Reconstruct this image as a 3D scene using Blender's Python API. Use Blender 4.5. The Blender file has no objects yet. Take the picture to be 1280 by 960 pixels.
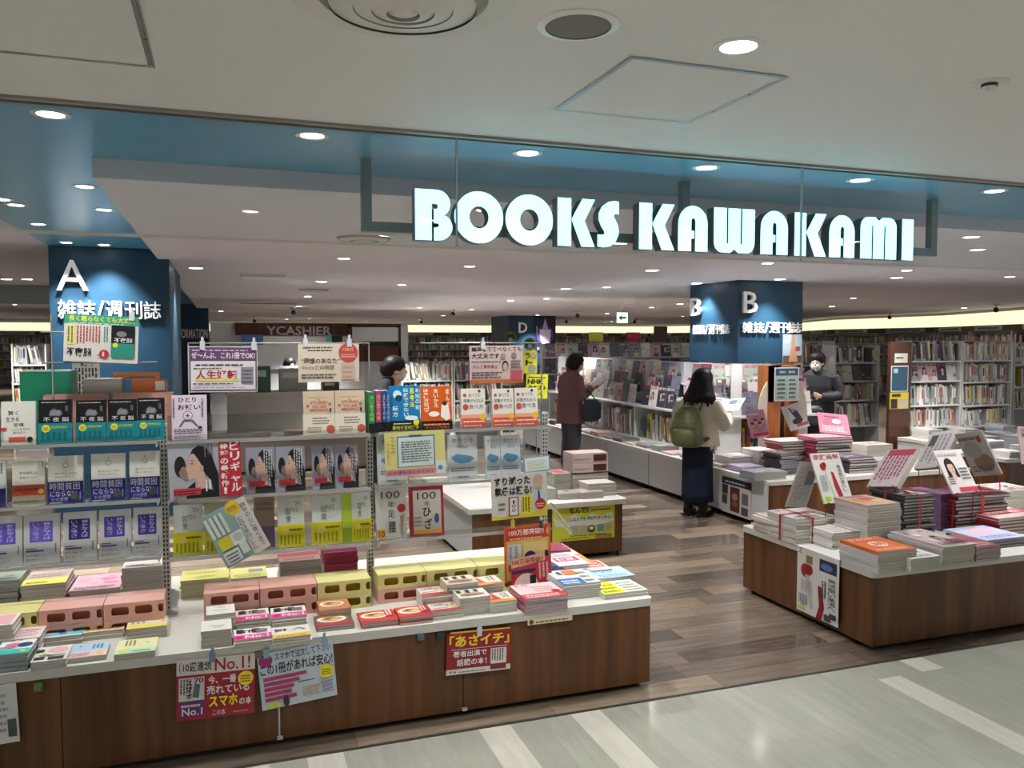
import bpy, math, random
from mathutils import Vector, Matrix
from mathutils.geometry import tessellate_polygon
R = math.radians
S = bpy.context.scene
COL = S.collection
rnd = random.Random(7)
# ---------------------------------------------------------------- camera, world, exposure
FPX, YAW, PIT, H = 1024.0, R(19.4), R(3.0), 1.8
cam = bpy.data.cameras.new('camera')
cam.sensor_fit = 'HORIZONTAL'; cam.sensor_width = 36.0; cam.lens = 36.0 * FPX / 1280.0
cam.clip_end = 200
co = bpy.data.objects.new('camera', cam); COL.objects.link(co)
co.location = (0, 0, H); co.rotation_euler = (R(90) - PIT, 0, -YAW)
S.camera = co
S.view_settings.view_transform = 'Standard'; S.view_settings.look = 'None'
S.view_settings.exposure = 1.5; S.view_settings.gamma = 1.0
try: S.view_settings.use_curve_mapping = False
except Exception: pass
W = bpy.data.worlds.new('world'); S.world = W; W.use_nodes = True
W.node_tree.nodes['Background'].inputs[0].default_value = (0.93, 0.97, 1.0, 1)
W.node_tree.nodes['Background'].inputs[1].default_value = 0.46
SPOT_IN, SPOT_FRONT, SPOT_MALL = 88.0, 28.0, 56.0
SIGN_EMIT, COVE_EMIT, DISC_EMIT = 1.5, 0.42, 8.0
cy, sy, cp, sp = math.cos(YAW), math.sin(YAW), math.cos(PIT), math.sin(PIT)
FW = (sy * cp, cy * cp, -sp); RT = (cy, -sy, 0.0); UP = (sy * sp, cy * sp, cp)
def ray(x, y):
    a = (x - 640) / FPX; b = -(y - 480) / FPX
    return tuple(FW[i] + a * RT[i] + b * UP[i] for i in range(3))
def onz(x, y, z):
    d = ray(x, y); t = (z - H) / d[2]; return Vector((d[0] * t, d[1] * t, z))
def ony(x, y, Y):
    d = ray(x, y); t = Y / d[1]; return Vector((d[0] * t, Y, H + d[2] * t))
def onx(x, y, X):
    d = ray(x, y); t = X / d[0]; return Vector((X, d[1] * t, H + d[2] * t))
def ondepth(x, y, D):
    d = ray(x, y); k = d[0] * FW[0] + d[1] * FW[1] + d[2] * FW[2]
    return Vector((d[0] * D / k, d[1] * D / k, H + d[2] * D / k))
# ---------------------------------------------------------------- materials
def lin(c):
    return tuple(((v / 12.92) if v <= 0.04045 else ((v + 0.055) / 1.055) ** 2.4) for v in c)
def hexc(s):
    s = s.lstrip('#')
    return lin(tuple(int(s[i:i + 2], 16) / 255 for i in (0, 2, 4))) + (1,)
MC = {}
def M(s, rough=0.45, metal=0.0, spec=0.5, emit=0.0, alpha=None):
    k = (s, rough, metal, spec, emit, alpha)
    if k in MC: return MC[k]
    m = bpy.data.materials.new('m_' + s.strip('#')); m.use_nodes = True
    b = m.node_tree.nodes['Principled BSDF']
    b.inputs['Base Color'].default_value = hexc(s); b.inputs['Roughness'].default_value = rough
    b.inputs['Metallic'].default_value = metal; b.inputs['Specular IOR Level'].default_value = spec
    if emit:
        b.inputs['Emission Color'].default_value = hexc(s); b.inputs['Emission Strength'].default_value = emit
    MC[k] = m
    return m
def nodes(name):
    m = bpy.data.materials.new(name); m.use_nodes = True
    nt = m.node_tree; return m, nt, nt.nodes['Principled BSDF'], nt.nodes, nt.links
def ramp(N, stops, mode='LINEAR'):
    r = N.new('ShaderNodeValToRGB'); r.color_ramp.interpolation = mode
    e = r.color_ramp.elements
    while len(e) < len(stops): e.new(0.5)
    for i, (p, c) in enumerate(stops): e[i].position = p; e[i].color = hexc(c)
    return r
def grain_mat(name, c0, c1, c2, scale=(9, 9, 0.6), rough=0.35, coord='Object'):
    m, nt, b, N, L = nodes(name)
    tc = N.new('ShaderNodeTexCoord'); mp = N.new('ShaderNodeMapping'); mp.inputs['Scale'].default_value = scale
    n = N.new('ShaderNodeTexNoise'); n.inputs['Scale'].default_value = 1.6; n.inputs['Detail'].default_value = 5
    r = ramp(N, [(0.3, c0), (0.5, c1), (0.7, c2)])
    L.new(tc.outputs[coord], mp.inputs[0]); L.new(mp.outputs[0], n.inputs['Vector'])
    L.new(n.outputs[0], r.inputs[0]); L.new(r.outputs[0], b.inputs['Base Color'])
    b.inputs['Roughness'].default_value = rough; b.inputs['Specular IOR Level'].default_value = 0.35
    return m
WOOD = grain_mat('walnut_veneer', '#4c301b', '#603e24', '#734c2d')
WOODO = grain_mat('orange_wood', '#9a5a2c', '#b06a36', '#bd7a44')
WOODD = grain_mat('dark_panel', '#3d211a', '#4a2a20', '#552f24')
def plank_floor(name, stops, mode, w, h, along_y, gap, gapcol, rough, noise, lowvar=0.0):
    m, nt, b, N, L = nodes(name)
    def mth(op, a, b_=None, c=None):
        n = N.new('ShaderNodeMath'); n.operation = op
        for i, v in enumerate((a, b_, c)):
            if v is None: continue
            if isinstance(v, (int, float)): n.inputs[i].default_value = v
            else: L.new(v, n.inputs[i])
        return n.outputs[0]
    tc = N.new('ShaderNodeTexCoord'); sp_ = N.new('ShaderNodeSeparateXYZ'); L.new(tc.outputs['Object'], sp_.inputs[0])
    x, y = sp_.outputs[0], sp_.outputs[1]
    if along_y: x, y = y, x
    v = mth('DIVIDE', y, h); row = mth('FLOOR', v)
    wn = N.new('ShaderNodeTexWhiteNoise'); wn.noise_dimensions = '1D'; L.new(mth('ADD', row, .5), wn.inputs['W'])
    u = mth('ADD', mth('DIVIDE', x, w), wn.outputs['Value']); cell = mth('FLOOR', u)
    cb = N.new('ShaderNodeCombineXYZ'); L.new(row, cb.inputs[0]); L.new(cell, cb.inputs[1])
    wn2 = N.new('ShaderNodeTexWhiteNoise'); wn2.noise_dimensions = '3D'; L.new(cb.outputs[0], wn2.inputs['Vector'])
    r = ramp(N, stops, mode); L.new(wn2.outputs['Value'], r.inputs[0])
    mp2 = N.new('ShaderNodeMapping'); mp2.inputs['Scale'].default_value = (11, 1.2, 1) if along_y else (1.2, 11, 1)
    n = N.new('ShaderNodeTexNoise'); n.inputs['Scale'].default_value = 2.2; n.inputs['Detail'].default_value = 6; n.inputs['Roughness'].default_value = .65
    L.new(tc.outputs['Object'], mp2.inputs[0]); L.new(mp2.outputs[0], n.inputs['Vector'])
    rr = ramp(N, [(0.3, '#%02x%02x%02x' % ((int(255 * (1 - noise)),) * 3)), (0.7, '#ffffff')]); L.new(n.outputs[0], rr.inputs[0])
    mx = N.new('ShaderNodeMix'); mx.data_type = 'RGBA'; mx.blend_type = 'MULTIPLY'; mx.inputs[0].default_value = 1
    L.new(r.outputs[0], mx.inputs[6]); L.new(rr.outputs[0], mx.inputs[7])
    g1 = mth('LESS_THAN', mth('FRACT', v), gap / h); g2 = mth('LESS_THAN', mth('FRACT', u), gap / w)
    mo = N.new('ShaderNodeMix'); mo.data_type = 'RGBA'; mo.inputs[7].default_value = hexc(gapcol)
    L.new(mth('MULTIPLY', mth('MAXIMUM', g1, g2), .6), mo.inputs[0]); L.new(mx.outputs[2], mo.inputs[6]); L.new(mo.outputs[2], b.inputs['Base Color'])
    b.inputs['Roughness'].default_value = rough; b.inputs['Specular IOR Level'].default_value = .5
    return m
PLANKS = plank_floor('wood_planks', [(0.0, '#544a44'), (0.3, '#766a5f'), (0.5, '#8f7f6e'), (0.7, '#665a51'), (1.0, '#b3a089')], 'LINEAR', 0.95, 0.17, False, .003, '#352c27', 0.18, 0.25)
TILES = plank_floor('mall_tiles', [(0.0, '#95958b'), (0.35, '#98988e'), (0.55, '#929288'), (0.74, '#b8b4aa')], 'CONSTANT', 0.95, 0.155, True, .0006, '#85857c', 0.11, 0.07)
def clear_mat(name, tint, refl=0.08, rough=0.02):
    m = bpy.data.materials.new(name); m.use_nodes = True; nt = m.node_tree; N = nt.nodes; L = nt.links
    N.remove(N['Principled BSDF'])
    t = N.new('ShaderNodeBsdfTransparent'); t.inputs[0].default_value = tint + (1,)
    g = N.new('ShaderNodeBsdfGlossy'); g.inputs['Roughness'].default_value = rough
    f = N.new('ShaderNodeLayerWeight'); f.inputs[0].default_value = 0.5
    pw = N.new('ShaderNodeMath'); pw.operation = 'POWER'; pw.inputs[1].default_value = 4.0
    ma = N.new('ShaderNodeMath'); ma.operation = 'MULTIPLY_ADD'; ma.inputs[1].default_value = 0.5; ma.inputs[2].default_value = 0.04
    x = N.new('ShaderNodeMixShader')
    L.new(f.outputs['Facing'], pw.inputs[0]); L.new(pw.outputs[0], ma.inputs[0]); L.new(ma.outputs[0], x.inputs[0]); L.new(t.outputs[0], x.inputs[1]); L.new(g.outputs[0], x.inputs[2])
    L.new(x.outputs[0], N['Material Output'].inputs[0])
    return m
GLASS = clear_mat('clear_glass', (0.93, 0.96, 0.97))
ACRYL = clear_mat('clear_acrylic', (0.9, 0.92, 0.91), rough=0.08)
METAL = M('#c6c7c4', 0.35, 0.25)
WHITE = M('#d6d6d2', 0.4)
SLAB = M('#cbc9c3', 0.25)
def pages_mat(name, a, b_, sc):
    m, nt, b, N, L = nodes(name)
    tc = N.new('ShaderNodeTexCoord'); mp = N.new('ShaderNodeMapping'); mp.inputs['Scale'].default_value = (0.6, 0.6, sc)
    n = N.new('ShaderNodeTexNoise'); n.inputs['Scale'].default_value = 1.0; n.inputs['Detail'].default_value = 3
    r = ramp(N, [(0.35, a), (0.65, b_)])
    L.new(tc.outputs['Object'], mp.inputs[0]); L.new(mp.outputs[0], n.inputs['Vector']); L.new(n.outputs[0], r.inputs[0])
    L.new(r.outputs[0], b.inputs['Base Color']); b.inputs['Roughness'].default_value = 0.8
    return m
PAGES = pages_mat('book_pages', '#a39f96', '#cdc9be', 500)
PAGESG = pages_mat('magazine_pages', '#838385', '#b8b7b6', 420)
# ---------------------------------------------------------------- mesh builder
TCACHE = {}
def text_data(s, bold):
    k = (s, bold)
    if k in TCACHE: return TCACHE[k]
    c = bpy.data.curves.new('t', 'FONT'); c.body = s; c.size = 1; c.resolution_u = 2
    if bold: c.offset = 0.018 * bold
    o = bpy.data.objects.new('t', c); COL.objects.link(o)
    dg = bpy.context.evaluated_depsgraph_get()
    me = bpy.data.meshes.new_from_object(o.evaluated_get(dg))
    vs = [(v.co.x, v.co.y) for v in me.vertices]; fs = [tuple(p.vertices) for p in me.polygons]
    bpy.data.objects.remove(o); bpy.data.curves.remove(c); bpy.data.meshes.remove(me)
    if vs:
        x0 = min(v[0] for v in vs); x1 = max(v[0] for v in vs); y0 = min(v[1] for v in vs); y1 = max(v[1] for v in vs)
    else: x0 = y0 = 0; x1 = y1 = 1
    TCACHE[k] = (vs, fs, x0, y0, max(x1 - x0, .01), max(y1 - y0, .01))
    return TCACHE[k]
class MB:
    def __init__(s): s.v = []; s.f = []; s.m = []; s.mi = []
    def mat(s, m):
        if m not in s.m: s.m.append(m)
        return s.m.index(m)
    def add(s, vs, fs, m, X=None):
        b = len(s.v); i = s.mat(m)
        s.v += [tuple(X @ Vector(v)) for v in vs] if X is not None else [tuple(v) for v in vs]
        for f in fs: s.f.append(tuple(b + k for k in f)); s.mi.append(i)
    def box(s, x0, y0, z0, x1, y1, z1, m, X=None):
        s.add([(x0, y0, z0), (x1, y0, z0), (x1, y1, z0), (x0, y1, z0), (x0, y0, z1), (x1, y0, z1), (x1, y1, z1), (x0, y1, z1)],
              [(0, 3, 2, 1), (4, 5, 6, 7), (0, 1, 5, 4), (1, 2, 6, 5), (2, 3, 7, 6), (3, 0, 4, 7)], m, X)
    def quad(s, a, b, c, d, m): s.add([a, b, c, d], [(0, 1, 2, 3)], m)
    def cyl(s, p0, p1, r, m, n=12, r1=None):
        p0 = Vector(p0); p1 = Vector(p1); d = (p1 - p0).normalized()
        a = d.orthogonal().normalized(); b = d.cross(a); r1 = r if r1 is None else r1
        vs = [p0 + (a * math.cos(t) + b * math.sin(t)) * r for t in [2 * math.pi * k / n for k in range(n)]]
        vs += [p1 + (a * math.cos(t) + b * math.sin(t)) * r1 for t in [2 * math.pi * k / n for k in range(n)]]
        fs = [(k, (k + 1) % n, n + (k + 1) % n, n + k) for k in range(n)] + [tuple(range(n - 1, -1, -1)), tuple(range(n, 2 * n))]
        s.add(vs, fs, m)
    def disc(s, c, r0, r1, m, n=32, dz=0):
        vs = []
        for k in range(n):
            t = 2 * math.pi * k / n
            vs += [(c[0] + r0 * math.cos(t), c[1] + r0 * math.sin(t), c[2]), (c[0] + r1 * math.cos(t), c[1] + r1 * math.sin(t), c[2] + dz)]
        s.add(vs, [(2 * k, 2 * ((k + 1) % n), 2 * ((k + 1) % n) + 1, 2 * k + 1) for k in range(n)], m)
    def sph(s, c, r, m, sc=(1, 1, 1), n=16, X=None):
        vs = []; fs = []
        for i in range(n // 2 + 1):
            p = math.pi * i / (n // 2)
            for j in range(n):
                t = 2 * math.pi * j / n
                vs.append((c[0] + r * sc[0] * math.sin(p) * math.cos(t), c[1] + r * sc[1] * math.sin(p) * math.sin(t), c[2] + r * sc[2] * math.cos(p)))
        for i in range(n // 2):
            for j in range(n):
                fs.append((i * n + j, i * n + (j + 1) % n, (i + 1) * n + (j + 1) % n, (i + 1) * n + j))
        s.add(vs, fs, m, X)
    def poly(s, loops, z0, z1, mf, ms=None, X=None, back=True):
        """2-D loops (outer + holes) extruded along local z"""
        tri = tessellate_polygon([[Vector((p[0], p[1], 0)) for p in l] for l in loops])
        flat = [p for l in loops for p in l]; n = len(flat)
        def nrm(t):
            a, b, c = (flat[i] for i in t); return (b[0] - a[0]) * (c[1] - a[1]) - (b[1] - a[1]) * (c[0] - a[0])
        tri = [t if nrm(t) > 0 else t[::-1] for t in tri]
        s.add([(p[0], p[1], z1) for p in flat], tri, mf, X)
        if z0 == z1: return
        ms = ms or mf
        if back: s.add([(p[0], p[1], z0) for p in flat], [t[::-1] for t in tri], ms, X)
        for l in loops:
            k = len(l)
            s.add([(p[0], p[1], z0) for p in l] + [(p[0], p[1], z1) for p in l], [(i, (i + 1) % k, k + (i + 1) % k, k + i) for i in range(k)], ms, X)
    def tube(s, pts, radii, m, n=12, cap=True):
        pts = [Vector(p) for p in pts]; ring = []
        prev = None
        for i, p in enumerate(pts):
            d = (pts[min(i + 1, len(pts) - 1)] - pts[max(i - 1, 0)]).normalized()
            a = d.orthogonal().normalized() if prev is None else (prev - d * prev.dot(d)).normalized()
            prev = a; b = d.cross(a)
            r = radii[i]; ra, rb = (r, r) if not isinstance(r, tuple) else r
            ring.append([p + a * math.cos(t) * ra + b * math.sin(t) * rb for t in [2 * math.pi * k / n for k in range(n)]])
        s.rings(ring, m, cap)
    def rings(s, ring, m, cap=True):
        n = len(ring[0]); vs = [q for r in ring for q in r]; fs = []
        for i in range(len(ring) - 1):
            for k in range(n): fs.append((i * n + k, i * n + (k + 1) % n, (i + 1) * n + (k + 1) % n, (i + 1) * n + k))
        if cap: fs += [tuple(range(n - 1, -1, -1)), tuple(range(len(vs) - n, len(vs)))]
        s.add(vs, fs, m)
    def loft(s, secs, m, n=20, cap=True):
        """secs: (cx, cy, z, rx, ry)"""
        s.rings([[Vector((c[0] + c[3] * math.cos(t), c[1] + c[4] * math.sin(t), c[2])) for t in [2 * math.pi * k / n for k in range(n)]] for c in secs], m, cap)
    def mesh(s, name, smooth=False):
        me = bpy.data.meshes.new(name); me.from_pydata(s.v, [], s.f)
        for m in s.m: me.materials.append(m)
        me.polygons.foreach_set('material_index', s.mi)
        if smooth: me.polygons.foreach_set('use_smooth', [True] * len(me.polygons))
        me.update(); return me
def obj(name, mb, parent=None, X=None, smooth=False):
    me = mb.mesh(name, smooth) if isinstance(mb, MB) else mb
    o = bpy.data.objects.new(name, me); COL.objects.link(o)
    if parent is not None: o.parent = parent
    if X is not None:
        if parent is None: o.matrix_world = X
        else: o.matrix_basis = X
    return o
def tag(o, label=None, cat=None, group=None, kind=None):
    if label: o['label'] = label
    if cat: o['category'] = cat
    if group: o['group'] = group
    if kind: o['kind'] = kind
    return o
def empty(name, loc=(0, 0, 0), rz=0.0, label=None, cat=None, group=None):
    o = bpy.data.objects.new(name, None); COL.objects.link(o)
    o.location = loc; o.rotation_euler = (0, 0, rz); o.empty_display_size = 0.1
    return tag(o, label, cat, group)
def struct(name, mb, smooth=False): return tag(obj(name, mb, smooth=smooth), kind='structure')
def copy_tree(o, parent=None):
    c = o.copy(); COL.objects.link(c); c.parent = parent
    for ch in list(o.children): copy_tree(ch, c)
    return c
ORD = ['', 'first', 'second', 'third', 'fourth', 'fifth', 'sixth', 'seventh', 'eighth', 'ninth', 'tenth', 'eleventh', 'twelfth', 'thirteenth', 'fourteenth',
       'fifteenth', 'sixteenth', 'seventeenth', 'eighteenth', 'nineteenth', 'twentieth']
def ordw(n):
    if n <= 20: return ORD[n]
    tens = {2: 'twenty', 3: 'thirty', 4: 'forty', 5: 'fifty'}[n // 10]
    return tens + '-' + ORD[n % 10] if n % 10 else {2: 'twentieth', 3: 'thirtieth', 4: 'fortieth', 5: 'fiftieth'}[n // 10]
# ---------------------------------------------------------------- cover art
EPS = 0.00035
def art(mb, els, w, h, z, X=None, x0=0.0, y0=0.0):
    """els laid over a w x h face in local x/y, each a hair above the last"""
    k = 1
    for e in els:
        t = e[0]; zz = z + k * EPS; k += 1
        if t == 'r':
            a, b, c, d = x0 + e[1] * w, y0 + e[2] * h, x0 + e[3] * w, y0 + e[4] * h
            mb.add([(a, b, zz), (c, b, zz), (c, d, zz), (a, d, zz)], [(0, 1, 2, 3)], M(e[5]), X)
        elif t in 'tTB':
            vs, fs, tx, ty, tw, th = text_data(e[1], {'t': 0, 'T': 1, 'B': 2}[t])
            a, b, c, d = x0 + e[2] * w, y0 + e[3] * h, x0 + e[4] * w, y0 + e[5] * h
            mb.add([(a + (v[0] - tx) / tw * (c - a), b + (v[1] - ty) / th * (d - b), zz) for v in vs], fs, M(e[6]), X)
        elif t in 'vV':
            n = len(e[1]); a, b, c, d = x0 + e[2] * w, y0 + e[3] * h, x0 + e[4] * w, y0 + e[5] * h
            st = (d - b) / n
            for i, ch in enumerate(e[1]):
                if ch == ' ': continue
                if ch == 'ー': ch = '|'
                vs, fs, tx, ty, tw, th = text_data(ch, 0 if t == 'v' else 1.5)
                fw_ = 0.15 if ch == '|' else min(1, tw / th + 0.25)
                yb = d - (i + 1) * st + st * 0.08; hh = st * 0.84 * (1 if ch not in 'っゃょャ、' else 0.6)
                cxm = (a + c) / 2; ww = (c - a) * fw_
                mb.add([(cxm - ww / 2 + (v[0] - tx) / tw * ww, yb + (v[1] - ty) / th * hh, zz) for v in vs], fs, M(e[6]), X)
        elif t == 'c':
            r = e[3] * w; q = [(x0 + e[1] * w + r * math.cos(a), y0 + e[2] * h + r * math.sin(a), zz) for a in [math.pi * i / 12 for i in range(24)]]
            mb.add(q, [tuple(range(24))], M(e[4]), X)
        elif t == 'p':
            mb.poly([[(x0 + a * w, y0 + b * h) for a, b in e[1]]], zz, zz, M(e[2]), X=X)
        elif t == 'l':   # lines of unreadable small print
            r2 = random.Random(len(els) * 31 + k); n = e[5]; vert = len(e) > 7
            for i in range(n):
                if not vert:
                    yb = e[2] + (e[4] - e[2]) * (n - 1 - i) / n; yt = yb + (e[4] - e[2]) / n * 0.5; xa = e[1]
                    end = e[3] - (e[3] - e[1]) * r2.random() * 0.15
                    while xa < end:
                        xb = min(xa + (e[3] - e[1]) * (0.05 + 0.1 * r2.random()), end)
                        mb.add([(x0 + xa * w, y0 + yb * h, zz), (x0 + xb * w, y0 + yb * h, zz), (x0 + xb * w, y0 + yt * h, zz), (x0 + xa * w, y0 + yt * h, zz)], [(0, 1, 2, 3)], M(e[6]), X)
                        xa = xb + (e[3] - e[1]) * 0.025
                else:
                    xb = e[1] + (e[3] - e[1]) * i / n; xt = xb + (e[3] - e[1]) / n * 0.5; ya = e[4]; end = e[2] + (e[4] - e[2]) * r2.random() * 0.2
                    while ya > end:
                        yb = max(ya - (e[4] - e[2]) * (0.05 + 0.1 * r2.random()), end)
                        mb.add([(x0 + xb * w, y0 + yb * h, zz), (x0 + xt * w, y0 + yb * h, zz), (x0 + xt * w, y0 + ya * h, zz), (x0 + xb * w, y0 + ya * h, zz)], [(0, 1, 2, 3)], M(e[6]), X)
                        ya = yb - (e[4] - e[2]) * 0.025
        elif t == 'g':   # group of elements placed in a sub-rectangle
            sub = e[1]; a, b, c, d = e[2:6]
            art(mb, sub, (c - a) * w, (d - b) * h, zz, X, x0 + a * w, y0 + b * h); k += len(sub) + 1
def ell(cx, cy_, rx, ry, a0=0, a1=360, n=20): return [(cx + rx * math.cos(R(a0 + (a1 - a0) * i / n)), cy_ + ry * math.sin(R(a0 + (a1 - a0) * i / n))) for i in range(n + (0 if a1 - a0 == 360 else 1))]
def person_art(skin='#d9b7a0', hair='#231c1a', top='#cfc4c0', cx=.5, s=1.0):
    """a generic photographed half figure, drawn as shapes for a magazine cover"""
    f = lambda pts: [(cx + (x - .5) * s, y * s) for x, y in pts]
    return [('p', f(ell(.5, .66, .2, .19)), hair), ('p', f([(.3, .66), (.27, .38), (.38, .34), (.62, .34), (.73, .38), (.7, .66)]), hair),
            ('p', f([(.12, 0), (.16, .26), (.36, .38), (.64, .38), (.84, .26), (.88, 0)]), top), ('p', f([(.42, .34), (.42, .5), (.58, .5), (.58, .34), (.5, .28)]), skin),
            ('p', f(ell(.5, .6, .125, .15)), skin), ('p', f(ell(.5, .7, .15, .09, 0, 180)), hair),
            ('p', f(ell(.45, .6, .02, .01)), '#3a2a26'), ('p', f(ell(.55, .6, .02, .01)), '#3a2a26'), ('p', f(ell(.5, .52, .03, .012)), '#b5524c')]
# ---------------------------------------------------------------- books
def book_parts(w, h, t, els, cover='#e8e6e0', spine=None, pages=None, band=None, spine_els=None, e=0.0009):
    """lying flat: x width, y height, z thickness; cover boards + spine, page block, paper band"""
    pages = pages or PAGES; c = MB(); cm = M(cover, 0.35); sm = M(spine or cover, 0.35)
    c.box(0, 0, t - e, w, h, t, cm); c.box(0, 0, 0, w, h, e, cm); c.box(0, 0, e, e, h, t - e, sm)
    art(c, els, w, h, t)
    if spine_els: art(c, spine_els, t, h, 0, Matrix(((0, 0, -1, 0), (0, 1, 0, 0), (1, 0, 0, 0), (0, 0, 0, 1))))
    p = MB(); p.box(e, 0.002, e, w - 0.002, h - 0.002, t - e, pages)
    parts = [('cover', c.mesh('cover')), ('page_block', p.mesh('page_block'))]
    if band:
        hb, bels, bcol = band; b = MB(); bm = M(bcol, 0.35); q = 0.0006 + EPS * (len(els) + 1)
        b.box(-q * .6, 0.001, t, w + 0.0004, h * hb, t + q, bm); b.box(-q * .6, 0.001, -0.0004, -0.0001, h * hb, t, bm)
        art(b, bels, w, h * hb, t + q); parts.append(('paper_band', b.mesh('paper_band')))
    return parts
STUFF = {}; COUNT = {}
def add_mesh(key, me, X):
    b = STUFF.setdefault(key, MB())
    base = len(b.v); b.v += [tuple(X @ v.co) for v in me.vertices]; idx = [b.mat(m) for m in me.materials]
    for p in me.polygons: b.f.append(tuple(base + i for i in p.vertices)); b.mi.append(idx[p.material_index])
def place_book(parts, X, name, label, cat='book', group=None, stuff=None):
    COUNT[name] = COUNT.get(name, 0) + 1
    if stuff or COUNT[name] > (325 if name == 'magazine' else 300):
        for n, m in parts: add_mesh(stuff or name, m, X)
        COUNT[name] -= 1
        return None
    (n0, m0) = parts[0]; o = obj(name, m0, X=X); tag(o, label, cat, group)
    for n, m in parts[1:]: obj(n, m, parent=o)
    return o
T = 0.475
def stack(name, desc, where, xl, xr, ytop, ybot=None, Y=None, base=T, th=0.018, depth=0.19, els=(), cover='#e8e6e0', spine=None, pages=None, n=None, cat='book', jit=1.0, rz=0.0, cross=False, aspect=None, band=None, second=None, own=(), xmin=None, edge=.0009):
    ym = (xl + xr) / 2
    if Y is None: Y = onz(ym, ybot, base)[1]
    x0 = ony(xl, 500, Y)[0]; x1 = ony(xr, 500, Y)[0]
    if xmin is not None and x0 < xmin: x1 += xmin - x0; x0 = xmin
    zt = ony(ym, ytop, Y)[2] if ytop is not None else base + n * th
    k = n or max(1, round((zt - base) / th)); t = (zt - base) / k; w = x1 - x0
    parts = book_parts(w, depth, t * 0.97, list(els), cover, spine, pages, band, None, edge)
    parts2 = book_parts(w, depth, t * 0.97, [], cover if second is None else second, spine, pages, None, None, edge) if k > 1 else None
    grp = name.replace('_', ' ') + 's in the stack ' + where
    for i in range(k):
        top = i == k - 1; j = 0 if top else 1
        dx = rnd.uniform(-.004, .004) * jit; dy = rnd.uniform(-.004, .004) * jit; a = rz + rnd.uniform(-.018, .018) * jit
        X = Matrix.Translation((x0 + dx, Y + dy, base + i * t)) @ Matrix.Rotation(a, 4, 'Z')
        if k == 1: lab = '%s %s' % (desc, where)
        elif top: lab = 'topmost %s %s' % (desc, where)
        elif i == 0: lab = 'bottom %s %s' % (desc, where)
        else: lab = '%s %s down %s' % (ordw(k - i), desc, where)
        if len(lab.split()) > 16: print('LONG', len(lab.split()), lab)
        place_book(parts if top else parts2, X, name, lab, cat, grp if k > 1 else None)
    return (x0, Y, base + k * t, w)
# ================================================================ the building
CM, CI = 2.73, 2.63      # ceiling heights: mall + blue recess, white shop ceiling
YG, YS, XL, XR_ = 3.66, 4.68, -1.588, -0.61
PAINT = M('#d0cdca', 0.6); PAINTI = M('#c6c3c9', 0.6); BLUE = M('#4d90b0', 0.28, 0, 0.4); BLUED = M('#1b3d54', 0.45, 0, 0.35)
b = MB(); b.box(-9, -7, -0.05, 14, 3.553, 0, TILES); struct('floor_mall', b)
b = MB(); b.box(-14, 3.553, -0.05, 26, 40, 0, PLANKS); struct('floor', b)
b = MB(); b.box(-14, 3.553, 0, 26, 3.575, 0.0015, M('#35302c', .4)); struct('trim_1', b)
b = MB(); b.box(-9, -7, CM, 14, YG - .06, CM + .1, PAINT); struct('ceiling_mall', b)
b = MB(); b.box(-9, YG - .06, CM - .012, 14, YG - .035, CM + .05, M('#8b857d', .4)); b.box(-9, YG - .035, CM, 14, YG + .02, CM + .05, M('#5d5a58', .4))
b.box(-9, YG + .02, CM - .008, 14, YG + .035, CM + .05, M('#8b857d', .4)); struct('trim_2', b)
b = MB(); b.box(-9, YG + .035, CM, 16, YS + .01, CM + .1, BLUE); b.box(XL, YS + .01, CM, XR_, 24, CM + .1, BLUE); struct('ceiling_blue', b)
b = MB(); b.box(-14, YS, CM, XL, 40, CM + .1, PAINTI); struct('ceiling_side', b)
b = MB(); b.box(XR_, YS, CI, 26, 40, CM, PAINTI); struct('ceiling', b)
# wall panels across the mall walkway, behind the viewpoint
b = MB(); b.box(-9, -7.1, 0, 14, -7, CM, M('#b9b1a4', .5))
for i in range(38): b.box(-9 + i * .6, -7, 0, -8.985 + i * .6, -6.995, CM, M('#6d665e', .6))
struct('wall_front', b)
# shop perimeter: back run, curved right run, left wall
PER = [(-14, 38), (-2, 38), (12, 38), (21, 38), (23.6, 30), (20.6, 23.8), (20.1, 18.6), (18.3, 14.6), (16.2, 9.5), (15.6, 3.6)]
def runs(p, q):
    d = (Vector(q) - Vector(p)); L = d.length; d.normalize(); return L, Matrix(((d.x, -d.y, 0, p[0]), (d.y, d.x, 0, p[1]), (0, 0, 1, 0), (0, 0, 0, 1)))
CREAM = M('#f2ecc4', .6, emit=COVE_EMIT); SIGNB = M('#3c4a52', .5); SPAL = ['#b9b6b4', '#8d8f92', '#d8d5cf', '#6f7076', '#a49a92', '#c9bfae', '#5a5f66', '#9c7b6c', '#7f8f8a', '#b0a24f', '#a8605a', '#4f6672', '#e4e2de', '#c6c8cc']
wall = MB(); cove = MB()
for i in range(len(PER) - 1):
    L, X = runs(PER[i], PER[i + 1]); wall.box(0, 0, 0, L, .1, CM, M('#bdb9b4', .6), X)
    cove.box(0, -.02, 2.22, L, 0, 2.55, CREAM, X)
struct('wall_back', wall); tag(obj('cove_light', cove), 'long warm cream cove light glowing above the back bookcases', 'light')
b = MB(); b.box(-14.1, 3.5, 0, -14, 38, CM, M('#b5b0aa', .6)); struct('wall_left', b)
r2 = random.Random(3)
SEG = 0
stuffb = MB()
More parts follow.
